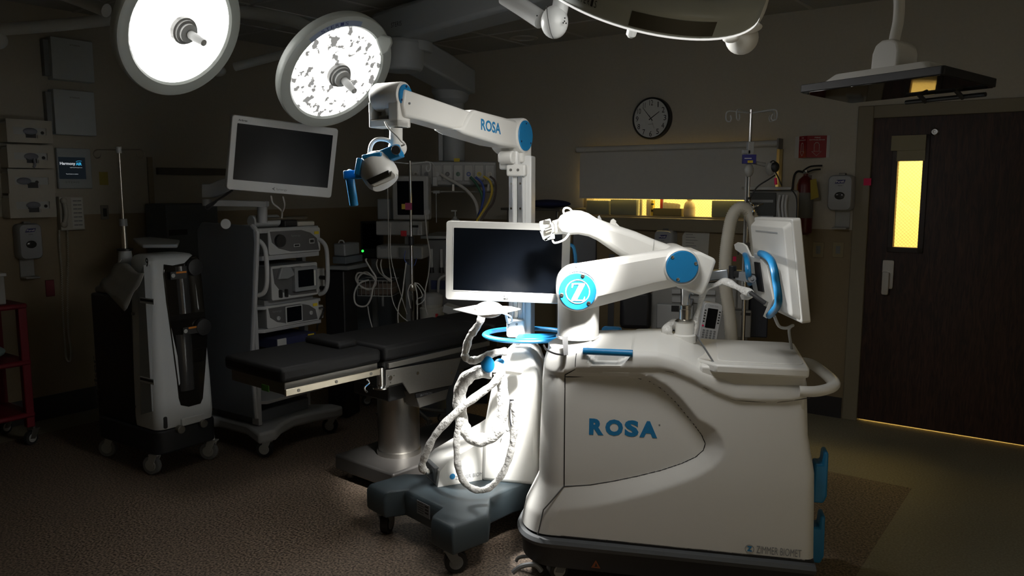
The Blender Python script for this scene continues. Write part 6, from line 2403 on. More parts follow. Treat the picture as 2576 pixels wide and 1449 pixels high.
t.part('carton', t.mb().box((-.009, -.02, 0), (.005, .02, .125)), mat('striped_box', (.6, .45, .05), .6))
t.part('stripe', t.mb().box((-.0095, -.0205, .03), (.0055, .0, .05)), INK)
t.part('stripe', t.mb().box((-.0095, -.0205, .085), (.0055, .0, .10)), INK)
t = ledge('grey_canister', 'pale cylindrical tub on the window ledge beside the clear bins', 'tub', 1632)
t.part('tub_body', t.mb().lathe([(.020, 0), (.021, .10), (.018, .13)], None, 24), mat('pale_tub', (.45, .42, .30), .5))
for (u0, u1, lb) in ((1474, 1534, 'grey-green storage bin at the left end of the window ledge'), (1538, 1603, 'grey-green storage bin second from the left on the window ledge'), (1792, 1880, 'grey-green storage bin at the right end of the window ledge')):
    t = ledge('storage_bin', lb, 'bin', (u0 + u1) / 2, 'bins on the window ledge', d=-.01)
    x0_, x1_ = ux(t, u0), ux(t, u1)
    x1_ = min(x1_, (RM.inverted() @ t.M).inverted().translation.x * 0 + x1_)
    mb = t.mb().box((x0_, -.02, 0), (x1_, .03, .118 if u0 < 1500 else .128))
    t.part('bin_body', mb, mat('grey_green_plastic', (.15, .17, .155), .6), bev=.004)
t = ledge('rolled_tape', 'narrow pale roll standing beside the clear gap on the ledge', 'roll', 1612)
t.part('roll_body', t.mb().cyl((0, -.0, 0), (0, 0, .13), .012, .012, 20), mat('pale_tub', (.45, .42, .30)))
# paper notice under the window
t = R_('paper_notice', 'white typed paper notice taped below the window sill', 'notice', 1740, 650)
a = t.at(1717, 580, .003); b2 = t.at(1783, 655, .003)
pg = t.part('sheet', t.mb().prism([(a[0] + .025, a[1]), (b2[0], a[1]), (b2[0] - .01, b2[1] - .05), (a[0], b2[1] - .05), (a[0], a[1] - .04)], -.004, -.0025), PAPER)
mb = t.mb()
for k in range(8):
    mb.box((a[0] + .03, -.0046, a[1] - .03 - k * .022), (a[0] + .03 + .06 + .05 * ((k * 37) % 5) / 5, -.0041, a[1] - .026 - k * .022))
t.part('typed_lines', mb, GINK, parent=pg)
# fire extinguisher sign
t = R_('extinguisher_sign', 'folded red fire extinguisher sign standing off the wall', 'sign', 2048, 397)
a = t.at(2012, 344, .0); m_ = t.at(2031, 344, .05); b2 = t.at(2080, 344, .0)
zt3, zb6 = t.at(2045, 341, .03)[1], t.at(2045, 396, .03)[1]
REDS = mat('sign_red', (.30, .008, .02), .3)
lf = t.mb().loft([[(a[0], -.001, zb6), (m_[0], -.055, zb6), (m_[0], -.055, zt3), (a[0], -.001, zt3)], [(a[0] - .002, -.003, zb6), (m_[0] - .001, -.058, zb6), (m_[0] - .001, -.058, zt3), (a[0] - .002, -.003, zt3)]])
s1_ = t.part('left_leaf', lf, REDS)
rf_ = t.mb().loft([[(b2[0], -.001, zb6), (m_[0], -.055, zb6), (m_[0], -.055, zt3), (b2[0], -.001, zt3)], [(b2[0] + .002, -.003, zb6), (m_[0] + .001, -.058, zb6), (m_[0] + .001, -.058, zt3), (b2[0] + .002, -.003, zt3)]])
s2_ = t.part('right_leaf', rf_, REDS)
FLG = mat('clear_flange', (.6, .6, .6), .1)
t.part('wall_flange', t.mb().box((a[0] - .03, -.003, zb6), (a[0], -.0005, zt3)), FLG)
t.part('wall_flange', t.mb().box((b2[0], -.003, zb6), (b2[0] + .025, -.0005, zt3)), FLG)
for (p0, p1, par) in ((Vector((a[0] - .002, -.004, 0)), Vector((m_[0] - .002, -.059, 0)), s1_), (Vector((m_[0] + .003, -.059, 0)), Vector((b2[0] + .001, -.004, 0)), s2_)):
    e = (p1 - p0); ln = e.length; e.normalize()
    n_ = e.cross(Vector((0, 0, 1)))
    o_ = p0 + Vector((0, 0, zb6)) + n_ * .002
    hh = zt3 - zb6
    t.part('sign_lettering', t.mb().text('FIRE', o_ + e * ln * .38 + Vector((0, 0, hh * .88)), e, (0, 0, 1), ln * .3, hh * .06, .0008), WINK, parent=par)
    t.part('sign_lettering', t.mb().text('EXTINGUISHER', o_ + e * ln * .12 + Vector((0, 0, hh * .78)), e, (0, 0, 1), ln * .8, hh * .055, .0008), WINK, parent=par)
    M_ = Matrix(((e.x, n_.x * -1, 0, o_.x), (e.y, n_.y * -1, 0, o_.y), (0, 0, 1, o_.z), (0, 0, 0, 1)))
    c_ = ln * .5
    mb = MB(M_).tube([(c_ + x * ln, -.001, z * hh) for x, z in ((-.13, .28), (-.13, .60), (-.06, .68), (.06, .68), (.13, .60), (.13, .28))], .0016, seg=5, n=1, closed=True)
    t.part('extinguisher_symbol', mb, WINK, parent=par)
    mb = MB(M_).tube([(c_ + x * ln, -.001, z * hh) for x, z in ((-.13, .28), (-.25, .28), (0, .08), (.25, .28), (.13, .28))], .0013, seg=5, n=1)
    t.part('arrow_symbol', mb, WINK, parent=par)
# extinguisher
t = R_('fire_extinguisher', 'dark red fire extinguisher with black hose and yellow tag on the wall below its sign', 'fire extinguisher', 2030, 590)
cx, zt4 = t.at(2027, 440, .08)
_, zb7 = t.at(2027, 590, .08)
mb = t.mb().lathe([(.03, 0), (.055, .015), (.058, .03), (.058, zt4 - zb7 - .07), (.045, zt4 - zb7 - .03), (.016, zt4 - zb7 - .005), (.016, zt4 - zb7 + .01)], Matrix.Translation((cx, -.08, zb7)), 32)
ct_ = t.part('cylinder', mb, mat('extinguisher_red', (.12, .008, .01), .35))
t.part('cylinder_label', t.mb().lathe([(.0585, .12), (.0585, .30)], Matrix.Translation((cx, -.08, zb7)), 32, caps=False), mat('extinguisher_label', (.16, .16, .15), .5), parent=ct_)
zv = zt4 + .015
t.part('valve', t.mb().cyl((cx, -.08, zt4 - .01), (cx, -.08, zv + .02), .014, .014, 16).cyl((cx - .0, -.08, zv), (cx, -.115, zv), .009, .009, 12), CHROME)
t.part('lever', t.mb().tube([(cx - .02, -.08, zv + .015), (cx + .03, -.08, zv + .045), (cx + .11, -.08, zv + .05)], .006, seg=8).tube([(cx, -.08, zv), (cx + .05, -.08, zv + .02), (cx + .10, -.08, zv + .025)], .006, seg=8), BLACK)
t.part('hose', t.mb().tube([(cx, -.08, zv), (cx - .06, -.08, zv + .01), (cx - .085, -.08, zv - .05), (cx - .085, -.08, zv - .22), (cx - .07, -.08, zv - .30)], .008, seg=8), BLACK)
t.part('hang_tag', t.mb().prism([(cx + .045, zv - .05), (cx + .085, zv - .04), (cx + .11, zv - .17), (cx + .055, zv - .19)], -.125, -.123), mat('tag_yellow', (.35, .27, .03), .7))
t.part('wall_bracket', t.mb().box((cx - .02, -.03, zb7 + .1), (cx + .02, -.001, zt4)), STEELD)
# pink sticky note at the door frame
t = R_('sticky_note', 'bright pink square sticky note beside the door frame', 'note', 2182, 466)
a = t.at(2173, 448, .017); b2 = t.at(2191, 466, .017)
t.part('note_sheet', t.mb().box((a[0], -.0175, b2[1]), (b2[0], -.0155, a[1])), PINK)
# folded flap over the door glass
t = R_('paper_flap', 'cream paper flap folded over the top of the door window', 'paper flap', 2285, 403)
a = t.at(2243, 341, .02); b2 = t.at(2328, 377, .02)
t.part('upper_fold', t.mb().box((a[0], -.020, b2[1]), (b2[0], -.004, a[1])), mat('cream_card', (.36, .33, .23), .8), bev=.002)
a = t.at(2256, 377, .02); b3 = t.at(2326, 404, .02)
t.part('lower_fold', t.mb().box((a[0], -.012, b3[1]), (b3[0], -.002, a[1] + .01)), mat('cream_card', (.36, .33, .23)), bev=.002)
for u, lb in ((2058, 'left of two tan outlet plates between extinguisher and door'), (2108, 'right of two tan outlet plates between extinguisher and door')):
    t = R_('outlet_plate', lb, 'outlet', u, 648, 'outlet plates')
    mb, a, b2 = wbox(t, u - 13, 608, u + 13, 648, .001, .007)
    p_ = t.part('plate', mb, mat('tan_plastic', (.30, .25, .15), .5), bev=.002)
    mb, a, b2 = wbox(t, u - 5, 618, u + 5, 638, .007, .009)
    t.part('socket_face', mb, MGREY, parent=p_)

# ================================================================ red cart, far left
t = T('red_utility_cart', 'dark red utility cart at the left edge with a pale folded blanket on it', 'utility cart', (-3.37, 4.62, 0), LZ)
CMr = t.M
def rx(u, v, y=0.0):
    return pl(CMr, u, v, y)
xr1 = rx(72, 800)[0]
for v, nm in ((765, 'upper_shelf'), (910, 'middle_shelf'), (1045, 'lower_shelf')):
    z = rx(40, v)[1]
    t.part(nm, t.mb().box((xr1 - .75, 0, z - .035), (xr1, .45, z + .0)), RED, bev=.012)
zt5 = rx(40, 765)[1]
for x, y in ((xr1 - .03, .03), (xr1 - .03, .42), (xr1 - .72, .03), (xr1 - .72, .42)):
    t.part('corner_post', t.mb().box((x - .025, y - .025, .12), (x + .025, y + .025, zt5 - .02)), RED, bev=.006)
    caster(t, (x, y, 0), 20, .045, .03)
bl = T('folded_blanket', 'pale teal folded blanket on the middle shelf of the red cart', 'blanket', t.M @ Vector((xr1 - .25, .2, rx(40, 910)[1] + .001)), LZ)
bl.part('blanket_roll', bl.mb().ball((0, 0, .05), .05, (3.4, 3.0, 1.0)), TEAL)
bn = T('supply_bin', 'white plastic bin standing on top of the red cart at the left edge', 'bin', t.M @ Vector((xr1 - .35, .2, zt5 + .001)), LZ)
bn.part('bin_body', bn.mb().box((-.2, -.15, 0), (rx(20, 700)[0] - xr1 + .35, .15, rx(10, 697)[1] - zt5)), LGREY, bev=.006)
bn.part('bin_lid', bn.mb().box((-.21, -.16, rx(10, 697)[1] - zt5), (rx(20, 700)[0] - xr1 + .36, .16, rx(10, 689)[1] - zt5)), WHITE2, bev=.004)
# ================================================================ anaesthesia corner, centre back
am_o = P(1000, 900, 5.85)
t = T('patient_monitor_rack', 'monitor rack with a tall pale-framed screen above stacked white modules, in the dark centre', 'patient monitor', (am_o.x, 5.85, 0), -8)
QM = t.M


def qx(u, v, y=0.0):
    return pl(QM, u, v, y)


def qbox(u0, v0, u1, v1, y0, y1):
    a = qx(u0, v0, y0); b2 = qx(u1, v1, y0)
    return t.mb().box((a[0], y0, b2[1]), (b2[0], y1, a[1]))


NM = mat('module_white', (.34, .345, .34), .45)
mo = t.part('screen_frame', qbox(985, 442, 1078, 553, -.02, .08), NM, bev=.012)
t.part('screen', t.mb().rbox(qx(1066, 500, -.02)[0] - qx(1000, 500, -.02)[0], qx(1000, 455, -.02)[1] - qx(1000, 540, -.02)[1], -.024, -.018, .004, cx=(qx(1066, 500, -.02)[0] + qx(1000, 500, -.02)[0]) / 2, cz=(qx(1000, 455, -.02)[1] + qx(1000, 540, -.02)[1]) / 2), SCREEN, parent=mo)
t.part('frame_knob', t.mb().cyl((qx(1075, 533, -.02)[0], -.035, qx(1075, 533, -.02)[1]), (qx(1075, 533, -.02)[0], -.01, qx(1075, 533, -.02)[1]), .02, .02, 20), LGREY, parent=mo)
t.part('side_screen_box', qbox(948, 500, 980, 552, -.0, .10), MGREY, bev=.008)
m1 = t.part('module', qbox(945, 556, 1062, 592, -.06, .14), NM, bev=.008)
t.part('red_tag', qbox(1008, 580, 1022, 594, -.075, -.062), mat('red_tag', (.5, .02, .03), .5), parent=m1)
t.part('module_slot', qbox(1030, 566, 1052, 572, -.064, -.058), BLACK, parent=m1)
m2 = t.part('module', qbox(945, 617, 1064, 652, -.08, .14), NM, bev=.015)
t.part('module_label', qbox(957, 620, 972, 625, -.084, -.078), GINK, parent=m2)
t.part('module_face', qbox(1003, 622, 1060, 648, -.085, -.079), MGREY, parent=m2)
t.part('rack_post', t.mb().box((qx(1020, 700, .1)[0], .10, .12), (qx(1036, 700, .1)[0], .16, qx(1020, 520)[1])), MGREY)
t.part('rack_base', t.mb().box((-.30, .0, .08), (.12, .40, .14)), DGREY, bev=.01)
for x, y in ((-.26, .04), (.07, .04), (-.26, .36), (.07, .36)):
    caster(t, (x, y, 0), 30, .04, .025)
bk_ = t.mb()
a = qx(898, 705, -.15); b2 = qx(985, 745, -.15)
for k in range(9):
    x = lerp(a[0], b2[0], k / 8)
    bk_.tube([(x, -.15, a[1]), (x, -.15, b2[1])], .002, seg=4, n=1)
for z in (a[1], (a[1] + b2[1]) / 2, b2[1]):
    bk_.tube([(a[0], -.15, z), (b2[0], -.15, z), (b2[0], .05, z), (a[0], .05, z)], .0028, seg=4, n=1, closed=True)
t.part('wire_basket', bk_, LGREY)
t.part('basket_liner', t.mb().box((a[0] + .005, -.14, b2[1] + .003), (b2[0] - .005, .04, a[1] - .02)), mat('brown_liner', (.12, .09, .07), .8), bev=.01)
t.part('basket_hook', qbox(960, 745, 966, 770, -.15, -.145), MGREY)
# coiled cables at the basket
def cab(name, lb, pts, Y, r, m=CABLEW, grp='loose cables in the dark centre'):
    return solo(name, MB().tube([P(*p[:2], Y if len(p) < 3 else p[2]) for p in pts], r, seg=7, n=5), m, lb, 'cable', grp)


cab('cable_loop', 'large pale cable loop hanging in front of the wire basket', [(928, 704), (905, 712), (892, 735), (893, 760), (905, 770), (922, 768), (933, 750), (938, 725), (946, 700), (935, 680), (924, 662), (920, 653), (923, 650)], 5.35, .006)
cab('cable_loop', 'coil of pale cable resting on the wire basket', [(948, 700), (925, 690), (902, 686), (895, 700), (903, 715), (925, 728), (940, 722), (945, 708), (925, 685), (908, 690), (899, 705), (910, 722), (930, 727)], 5.45, .006)
cab('signal_cable', 'cable dropping from the lower module to the basket, left of the pair', [(950, 652), (947, 665), (955, 685), (972, 700), (982, 708)], 5.5, .005)
cab('signal_cable', 'cable dropping from the lower module to the basket, right of the pair', [(960, 652), (958, 668), (965, 690), (980, 702), (985, 705)], 5.45, .005)
cab('signal_cable', 'long straight cable left of the chrome drip pole, running from the top shelf line down', [(975, 470), (977, 560), (978, 640), (984, 700), (985, 740), (993, 770), (1010, 795), (1032, 812)], 5.3, .0035)
cab('signal_cable', 'long cable falling beside the module faces to the table edge', [(983, 560), (984, 650), (1010, 745), (1024, 790)], 5.25, .003)
cab('signal_cable', 'pale cable curving down between basket and drip pole', [(1022, 660), (1018, 690), (1012, 740), (1003, 770), (1001, 800), (1004, 830)], 5.2, .0045)
cab('signal_cable', 'white cable hanging right of the chrome drip pole past the screen frame', [(1070, 535), (1074, 590), (1082, 640), (1078, 690), (1070, 730), (1070, 770), (1076, 792)], 5.35, .0045)
cab('signal_cable', 'thin looped cable tied to the drip pole', [(1043, 710), (1058, 730), (1062, 745), (1050, 752), (1048, 765), (1062, 760), (1070, 740), (1055, 715), (1044, 712)], 5.15, .0035)
cab('signal_cable', 'thin cable beside the drip pole foot', [(1032, 716), (1026, 735), (1030, 760), (1033, 775)], 5.15, .0035)
cab('signal_cable', 'thin dark blue cable under the lower module', [(1020, 630), (1018, 655), (1040, 668), (1048, 650)], 5.5, .003, BLUEC)
cab('signal_cable', 'cable rising from the table edge to the hook right of the drip pole', [(1049, 825), (1050, 780), (1049, 740), (1043, 712)], 5.12, .0045)
cab('signal_cable', 'faint cable below the wire basket on the left', [(925, 770), (930, 800), (941, 840)], 5.3, .004)
# green-lit dark screen
q = P(925, 640, 6.55)
t = T('ventilator_screen', 'dark screen with one small green light at its lower left corner', 'screen', (q.x, 6.55, 0), -5)
QM = t.M
t.part('screen_housing', qbox(906, 556, 962, 650, 0, .05), BLACK, bev=.008)
t.part('screen', t.mb().rbox(qx(955, 600)[0] - qx(912, 600)[0], qx(920, 562)[1] - qx(920, 625)[1], -.003, .001, .004, cx=(qx(955, 600)[0] + qx(912, 600)[0]) / 2, cz=(qx(920, 562)[1] + qx(920, 625)[1]) / 2), SCREEN)
x_, z_ = qx(912, 631, -.005)
t.part('green_light', t.mb().lathe([(.010, 0), (.010, .004)], axisM((x_, -.001, z_), (0, -1, 0)), 16), mat('green_led', (.02, .6, .05), .4, emit=(.03, 1.0, .08), es=1.6))
t.part('screen_post', t.mb().box((qx(940, 700)[0] - .02, .01, .05), (qx(940, 700)[0] + .02, .05, qx(940, 640)[1])), MGREY)
t.part('cart_body', t.mb().box((-.25, .06, .1), (.22, .5, qx(940, 690)[1])), DGREY, bev=.01)
t.part('cart_foot', t.mb().box((-.25, -.02, .0), (.22, .5, .1)), BLACK, bev=.01)
# chrome drip pole in the centre
def drip(name, lb, u, vt, Y, hooks, base=True, rz=0, vcollar=None):
    p0 = P(u, 700, Y)
    t = T(name, lb, 'drip stand', (p0.x, Y, 0), rz)
    zt_ = P(u, vt, Y).z
    pl_ = t.part('pole', t.mb().cyl((0, 0, .10), (0, 0, zt_ - .55), .0125, .0125, 16).cyl((0, 0, zt_ - .55), (0, 0, zt_), .009, .009, 16), CHROME)
    t.part('pole_collar', t.mb().cyl((0, 0, zt_ - .57), (0, 0, zt_ - .51), .019, .019, 20), BLACK, parent=pl_)
    for dx, dy, sgn in hooks:
        z = zt_ - .02
        pts = [(0, 0, z), (dx * .6, dy * .6, z + .008), (dx, dy, z + .012), (dx * 1.12, dy * 1.12, z - .005), (dx * 1.1, dy * 1.1, z - .04), (dx * .95, dy * .95, z - .048), (dx * .88, dy * .88, z - .03), (dx * .93, dy * .93, z - .012)]
        t.part('hook', t.mb().tube(pts, .0042, seg=8), LGREY, parent=pl_)
    if base:
        for k in range(5):
            a = math.radians(72 * k + 20)
            e = Vector((math.cos(a), math.sin(a), 0)) * .22
            leg = t.part('leg', t.mb().tube([(0, 0, .13), tuple(e * .5 + Vector((0, 0, .10))), tuple(e + Vector((0, 0, .075)))], .013, seg=8), STEELD)
            caster(t, tuple(e - Vector((.02, 0, 0))), 72 * k, .03, .02)
    return t


t = drip('drip_stand', 'slim chrome drip stand in the dark centre carrying a pink and yellow tag', 1036, 404, 5.42, ((-.13, .0, 1), (.12, .02, 1)))
zz = P(1036, 518, 5.42).z
t.part('pink_tag', t.mb().box((-.035, -.016, zz - .025), (.01, -.011, zz + .022)), mat('magenta_tag', (.25, .02, .08), .6))
t.part('yellow_tag', t.mb().box((-.06, -.012, zz - .02), (-.035, -.010, zz + .015)), mat('tag_yellow2', (.40, .28, .02), .6))
zz = P(1036, 724, 5.42).z
t.part('pole_clamp', t.mb().lathe([(.02, 0), (.026, .01), (.026, .04), (.02, .05)], Matrix.Translation((0, 0, zz - .02)), 20), STEEL)
# nurse-call handset hanging at the service head
cab('call_cable', 'thin white cord from the service head with a hanging white handset', [(1070, 405), (1088, 410), (1094, 425), (1096, 445)], 5.75, .003)
q0, q1 = P(1094, 444, 5.75), P(1093, 468, 5.75)
solo('call_handset', MB().box((q0.x - .018, 5.74, q1.z), (q0.x + .018, 5.76, q0.z)), NM, 'small white call handset hanging below the outlet row', 'handset', bev=.005)
solo('hanging_bar', MB().box((P(1090, 480, 5.8).x, 5.79, P(1090, 486, 5.8).z), (P(1106, 480, 5.8).x, 5.81, P(1090, 479, 5.8).z)).box((P(1096, 480, 5.8).x, 5.80, P(1090, 560, 5.8).z), (P(1098, 480, 5.8).x, 5.804, P(1090, 482, 5.8).z)), MGREY, 'narrow grey bar hanging below the outlet row, left of the hoses', 'bar')
# pump bottle behind the front monitor
q = P(1145, 556, 5.9)
t = T('pump_bottle', 'white pump bottle peeking over the top of the front monitor', 'bottle', (q.x, 5.9, q.z - .10), 0)
t.part('bottle_body', t.mb().lathe([(.035, 0), (.036, .10), (.028, .115), (.014, .12), (.014, .135)], None, 24), NM)
t.part('pump_head', t.mb().cyl((0, 0, .135), (0, 0, .175), .005, .005, 10).box((-.03, -.007, .172), (.012, .007, .182)), NM, bev=.002)
# supply cart holding bottle, canister and flow meters, behind the monitor
q = P(1130, 700, 6.0)
t = T('anaesthesia_supply_cart', 'grey supply cart in the dark behind the front monitor with flow meters on its face', 'cart', (q.x, 6.0, 0), -8)
QM = t.M
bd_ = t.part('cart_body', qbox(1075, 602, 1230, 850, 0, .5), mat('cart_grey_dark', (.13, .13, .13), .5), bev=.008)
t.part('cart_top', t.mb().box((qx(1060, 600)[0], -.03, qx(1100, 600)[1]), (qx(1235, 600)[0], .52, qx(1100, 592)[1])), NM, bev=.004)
t.part('cart_plinth', t.mb().box((qx(1075, 600)[0] + .02, .02, 0), (qx(1230, 600)[0] - .02, .48, qx(1100, 845)[1])), BLACK)
for u in (1087, 1112):
    x_, z_ = qx(u, 645, -.01)
    t.part('flow_meter', t.mb().cyl((x_, -.03, z_ - .08), (x_, -.03, z_ + .06), .012, .012, 14), LGREY, parent=bd_)
    t.part('meter_knob', t.mb().cyl((x_, -.03, z_ - .12), (x_, -.03, z_ - .08), .02, .016, 14), BLACK, parent=bd_)
mb = t.mb().tube([(qx(1120, 690, -.05)[0], -.05, qx(1120, 690)[1]), (qx(1110, 700)[0], -.06, qx(1110, 700)[1]), (qx(1107, 720)[0], -.06, qx(1107, 720)[1]), (qx(1105, 765)[0], -.06, qx(1105, 765)[1])], .010, seg=8)
t.part('bent_tube', mb, LGREY)
t.part('blue_drawer', qbox(1084, 705, 1120, 728, -.012, 0), NAVY, parent=bd_)
q = P(1087, 800, 5.72)
t = T('suction_canister', 'pale suction canister with a small red label standing behind the operating table', 'canister', (q.x, 5.72, .55), -8)
QM = t.M
zb8 = qx(1080, 818)[1]
t.part('canister_jar', t.mb().lathe([(.085, zb8), (.09, zb8 + .13), (.075, zb8 + .14), (.075, zb8 + .16)], None, 32), mat('cloudy_canister', (.42, .42, .38), .3))
t.part('canister_lid', t.mb().lathe([(.08, zb8 + .16), (.082, zb8 + .22), (.05, zb8 + .24)], None, 32), NM)
t.part('red_label', t.mb().box((.045, -.083, zb8 + .06), (.062, -.07, zb8 + .10)), mat('red_tag', (.5, .02, .03)))
t.part('canister_stand', t.mb().cyl((0, 0, -.55), (0, 0, zb8), .10, .09, 24), DGREY)
q = P(1145, 790, 5.35)
t = T('scope_camera_box', 'tilted pale box lying behind the operating table, left of the mouse shelf', 'box', (q.x, 5.35, 0), -8)
QM = t.M
mb = t.mb().prism([qx(u, v) for u, v in ((1116, 766), (1160, 780), (1150, 800), (1112, 785))], 0, .12)
t.part('tilted_housing', mb, NM, bev=.006)
mb = t.mb().prism([qx(u, v) for u, v in ((1126, 800), (1155, 796), (1158, 802), (1138, 806))], 0, .10)
t.part('box_foot', mb, NM, bev=.004)
t.part('stand_block', t.mb().box((qx(1120, 800)[0], .0, 0), (qx(1155, 800)[0], .14, qx(1120, 805)[1])), DGREY)
# small monitor stack behind the endoscopy tower
q = P(852, 640, 5.9)
t = T('defibrillator', 'small dark device with a carry handle on a stand right of the endoscopy tower', 'medical device', (q.x, 5.6, 0), -20)
QM = t.M
t.part('device_body', qbox(838, 612, 868, 645, 0, .2), MGREY, bev=.01)
t.part('device_base', qbox(836, 645, 870, 664, -.01, .22), DGREY, bev=.005)
t.part('stand_shelf', qbox(828, 668, 874, 680, -.02, .26), MGREY, bev=.004)
t.part('carry_handle', t.mb().tube([(*qx(842, 612), 0)[0:1] + (.05, qx(842, 612)[1]), (qx(846, 606)[0], .05, qx(846, 606)[1]), (qx(854, 607)[0], .05, qx(854, 607)[1]), (qx(856, 613)[0], .05, qx(856, 613)[1])], .005, seg=8), LGREY)
t.part('stand_column', t.mb().box((-.06, .02, 0), (.10, .2, qx(840, 680)[1])), BLACK, bev=.01)
# grey printer-like cabinet behind the tower on the left
q = P(450, 560, 6.1)
t = T('storage_cabinet', 'dark grey cabinet with a slot, half hidden behind the tall side panel', 'cabinet', (q.x, 6.1, 0), LZ)
QM = t.M
cb = t.part('cabinet_body', t.mb().box((-.10, 0, .02), (.34, .30, qx(430, 513)[1])), DGREY, bev=.01)
t.part('slot', qbox(425, 578, 472, 590, -.004, .01), BLACK, parent=cb)
# blue-covered back table seen between column and blind
q = P(1385, 515, 6.9)
t = T('instrument_table', 'steel-topped table in front of the far wall with a navy wrapped pack', 'table', (q.x, 6.55, 0), RZW)
QM = t.M
zt6 = qx(1385, 524)[1]
t.part('table_top', t.mb().box((-.50, -.05, zt6 - .02), (qx(1418, 524)[0], .35, zt6)), STEELD, bev=.004)
for x, y in ((-.45, 0), (.05, 0), (-.45, .3), (.05, .3)):
    t.part('leg', t.mb().cyl((x, y, 0), (x, y, zt6 - .01), .014, .014, 12), STEELD)
t.part('shelf', t.mb().box((-.45, 0, .35), (.08, .3, .37)), STEELD)
pk = T('wrapped_pack', 'navy wrapped instrument pack on the table right of the camera stand column', 'pack', t.M @ Vector((-.12, .12, zt6 + .001)), RZW)
pk.part('pack_bundle', pk.mb().ball((0, 0, .035), .035, (6.0, 3.2, 1.0), 28), NAVY)
# dark chair/monitor silhouette behind robot arm
q = P(1560, 720, 5.2)
t = T('dark_display_cart', 'unlit dark display cart half hidden behind the robot arm joint', 'display cart', (q.x, 5.0, 0), -10)
QM = t.M
t.part('display', qbox(1440, 588, 1500, 690, 0, .05), mat('near_black_plastic', (.012, .012, .014), .4), bev=.008)
t.part('seat_back', qbox(1560, 730, 1638, 830, .0, .08), mat('near_black_plastic', (.012, .012, .014)), bev=.03)
t.part('post', t.mb().box((qx(1530, 700)[0], .02, .05), (qx(1545, 700)[0], .06, qx(1500, 640)[1])), BLACK)
t.part('cross_bar', qbox(1470, 680, 1600, 700, .02, .06), BLACK)
t.part('cart_base', t.mb().box((-.3, -.1, 0), (.15, .3, .1)), BLACK, bev=.01)

# ================================================================ right: anaesthesia machine, infusion pump, hose, drip stand
t = drip('drip_stand', 'chrome drip stand with four hooks in front of the roller blind', 1874, 275, 4.75, ((-.125, .02, 1), (-.10, -.09, 1), (.125, .01, 1), (.11, -.08, 1)))
zz = P(1870, 382, 4.75).z
t.part('pole_clamp', t.mb().box((-.045, -.02, zz - .012), (.0, .012, zz + .012)).box((-.015, -.02, zz - .04), (.02, .02, zz + .06)), LGREY, bev=.003)
t.part('side_tube', t.mb().cyl((-.018, -.012, 1.0), (-.018, -.012, zz), .005, .005, 10), LGREY)
zz = P(1870, 622, 4.75).z
t.part('pole_joint', t.mb().lathe([(.02, -.03), (.035, -.02), (.035, .01), (.018, .03)], Matrix.Translation((0, 0, zz)), 20), STEELD)
t.part('joint_lever', t.mb().tube([(-.03, -.02, zz - .01), (-.055, -.04, zz + .0), (-.06, -.05, zz - .04)], .004, seg=8), BLACK)
bs_ = P(1881, 400, 4.7)
tb_ = T('blue_label_box', 'small royal blue labelled box clamped beside the drip stand hooks', 'box', (bs_.x, 4.66, P(1881, 411, 4.66).z), -5)
tb_.part('carton', tb_.mb().box((-.037, 0, 0), (.037, .04, .052)), mat('royal_blue_card', (.02, .02, .20), .5), bev=.002)
tb_.part('yellow_patch', tb_.mb().box((-.012, -.002, .004), (.018, 0, .018)), YEL)
tb_.part('printed_line', tb_.mb().box((-.03, -.002, .028), (.01, 0, .032)), WINK)
solo('elbow_connector', MB().cyl(P(1895, 408, 4.7), P(1925, 414, 4.7), .010, .012, 16), mat('clear_plastic_tube', (.32, .32, .31), .25), 'short clear tube running right from the royal blue box', 'tube')
solo('breathing_bag', MB().ball(P(1884, 428, 4.68), .03, (.9, .7, 1.3)), mat('cloudy_bag', (.33, .33, .31), .4), 'small cloudy bag hanging under the royal blue box', 'bag')
# hook ring and corrugated hose
solo('hose_ring', MB().tube([P(1857, 528, 4.7), P(1858, 517, 4.7), P(1866, 511, 4.7), P(1875, 515, 4.7), P(1878, 527, 4.7), P(1872, 535, 4.7), P(1861, 535, 4.7)], .004, seg=8, closed=True), BLACK, 'black ring clipped round the drip stand above the ribbed hose', 'ring')
pts = [P(u, v, 4.55) for u, v in ((1843, 900), (1836, 800), (1825, 720), (1825, 650), (1832, 590), (1842, 545), (1858, 524), (1878, 526), (1892, 550), (1900, 590), (1904, 640), (1906, 700))]
cc2 = catmull(pts, 30)
dist = [0]
for a_, b_ in zip(cc2, cc2[1:]):
    dist.append(dist[-1] + (b_ - a_).length)
mb = MB()
n_r = int(dist[-1] / .0055)
rp2 = []
k = 0
for i in range(n_r + 1):
    s_ = i / n_r * dist[-1]
    while k < len(dist) - 2 and dist[k + 1] < s_:
        k += 1
    rp2.append(cc2[k].lerp(cc2[k + 1], (s_ - dist[k]) / max(1e-9, dist[k + 1] - dist[k])))
idx = {'i': 0}
mb.tube(rp2, lambda q_: .0335 if int(round(q_ * n_r)) % 2 else .0375, seg=20, n=1)
solo('corrugated_hose', mb, CORR, 'fat ribbed cream hose looped over the right drip stand', 'hose', sharp=1.4)
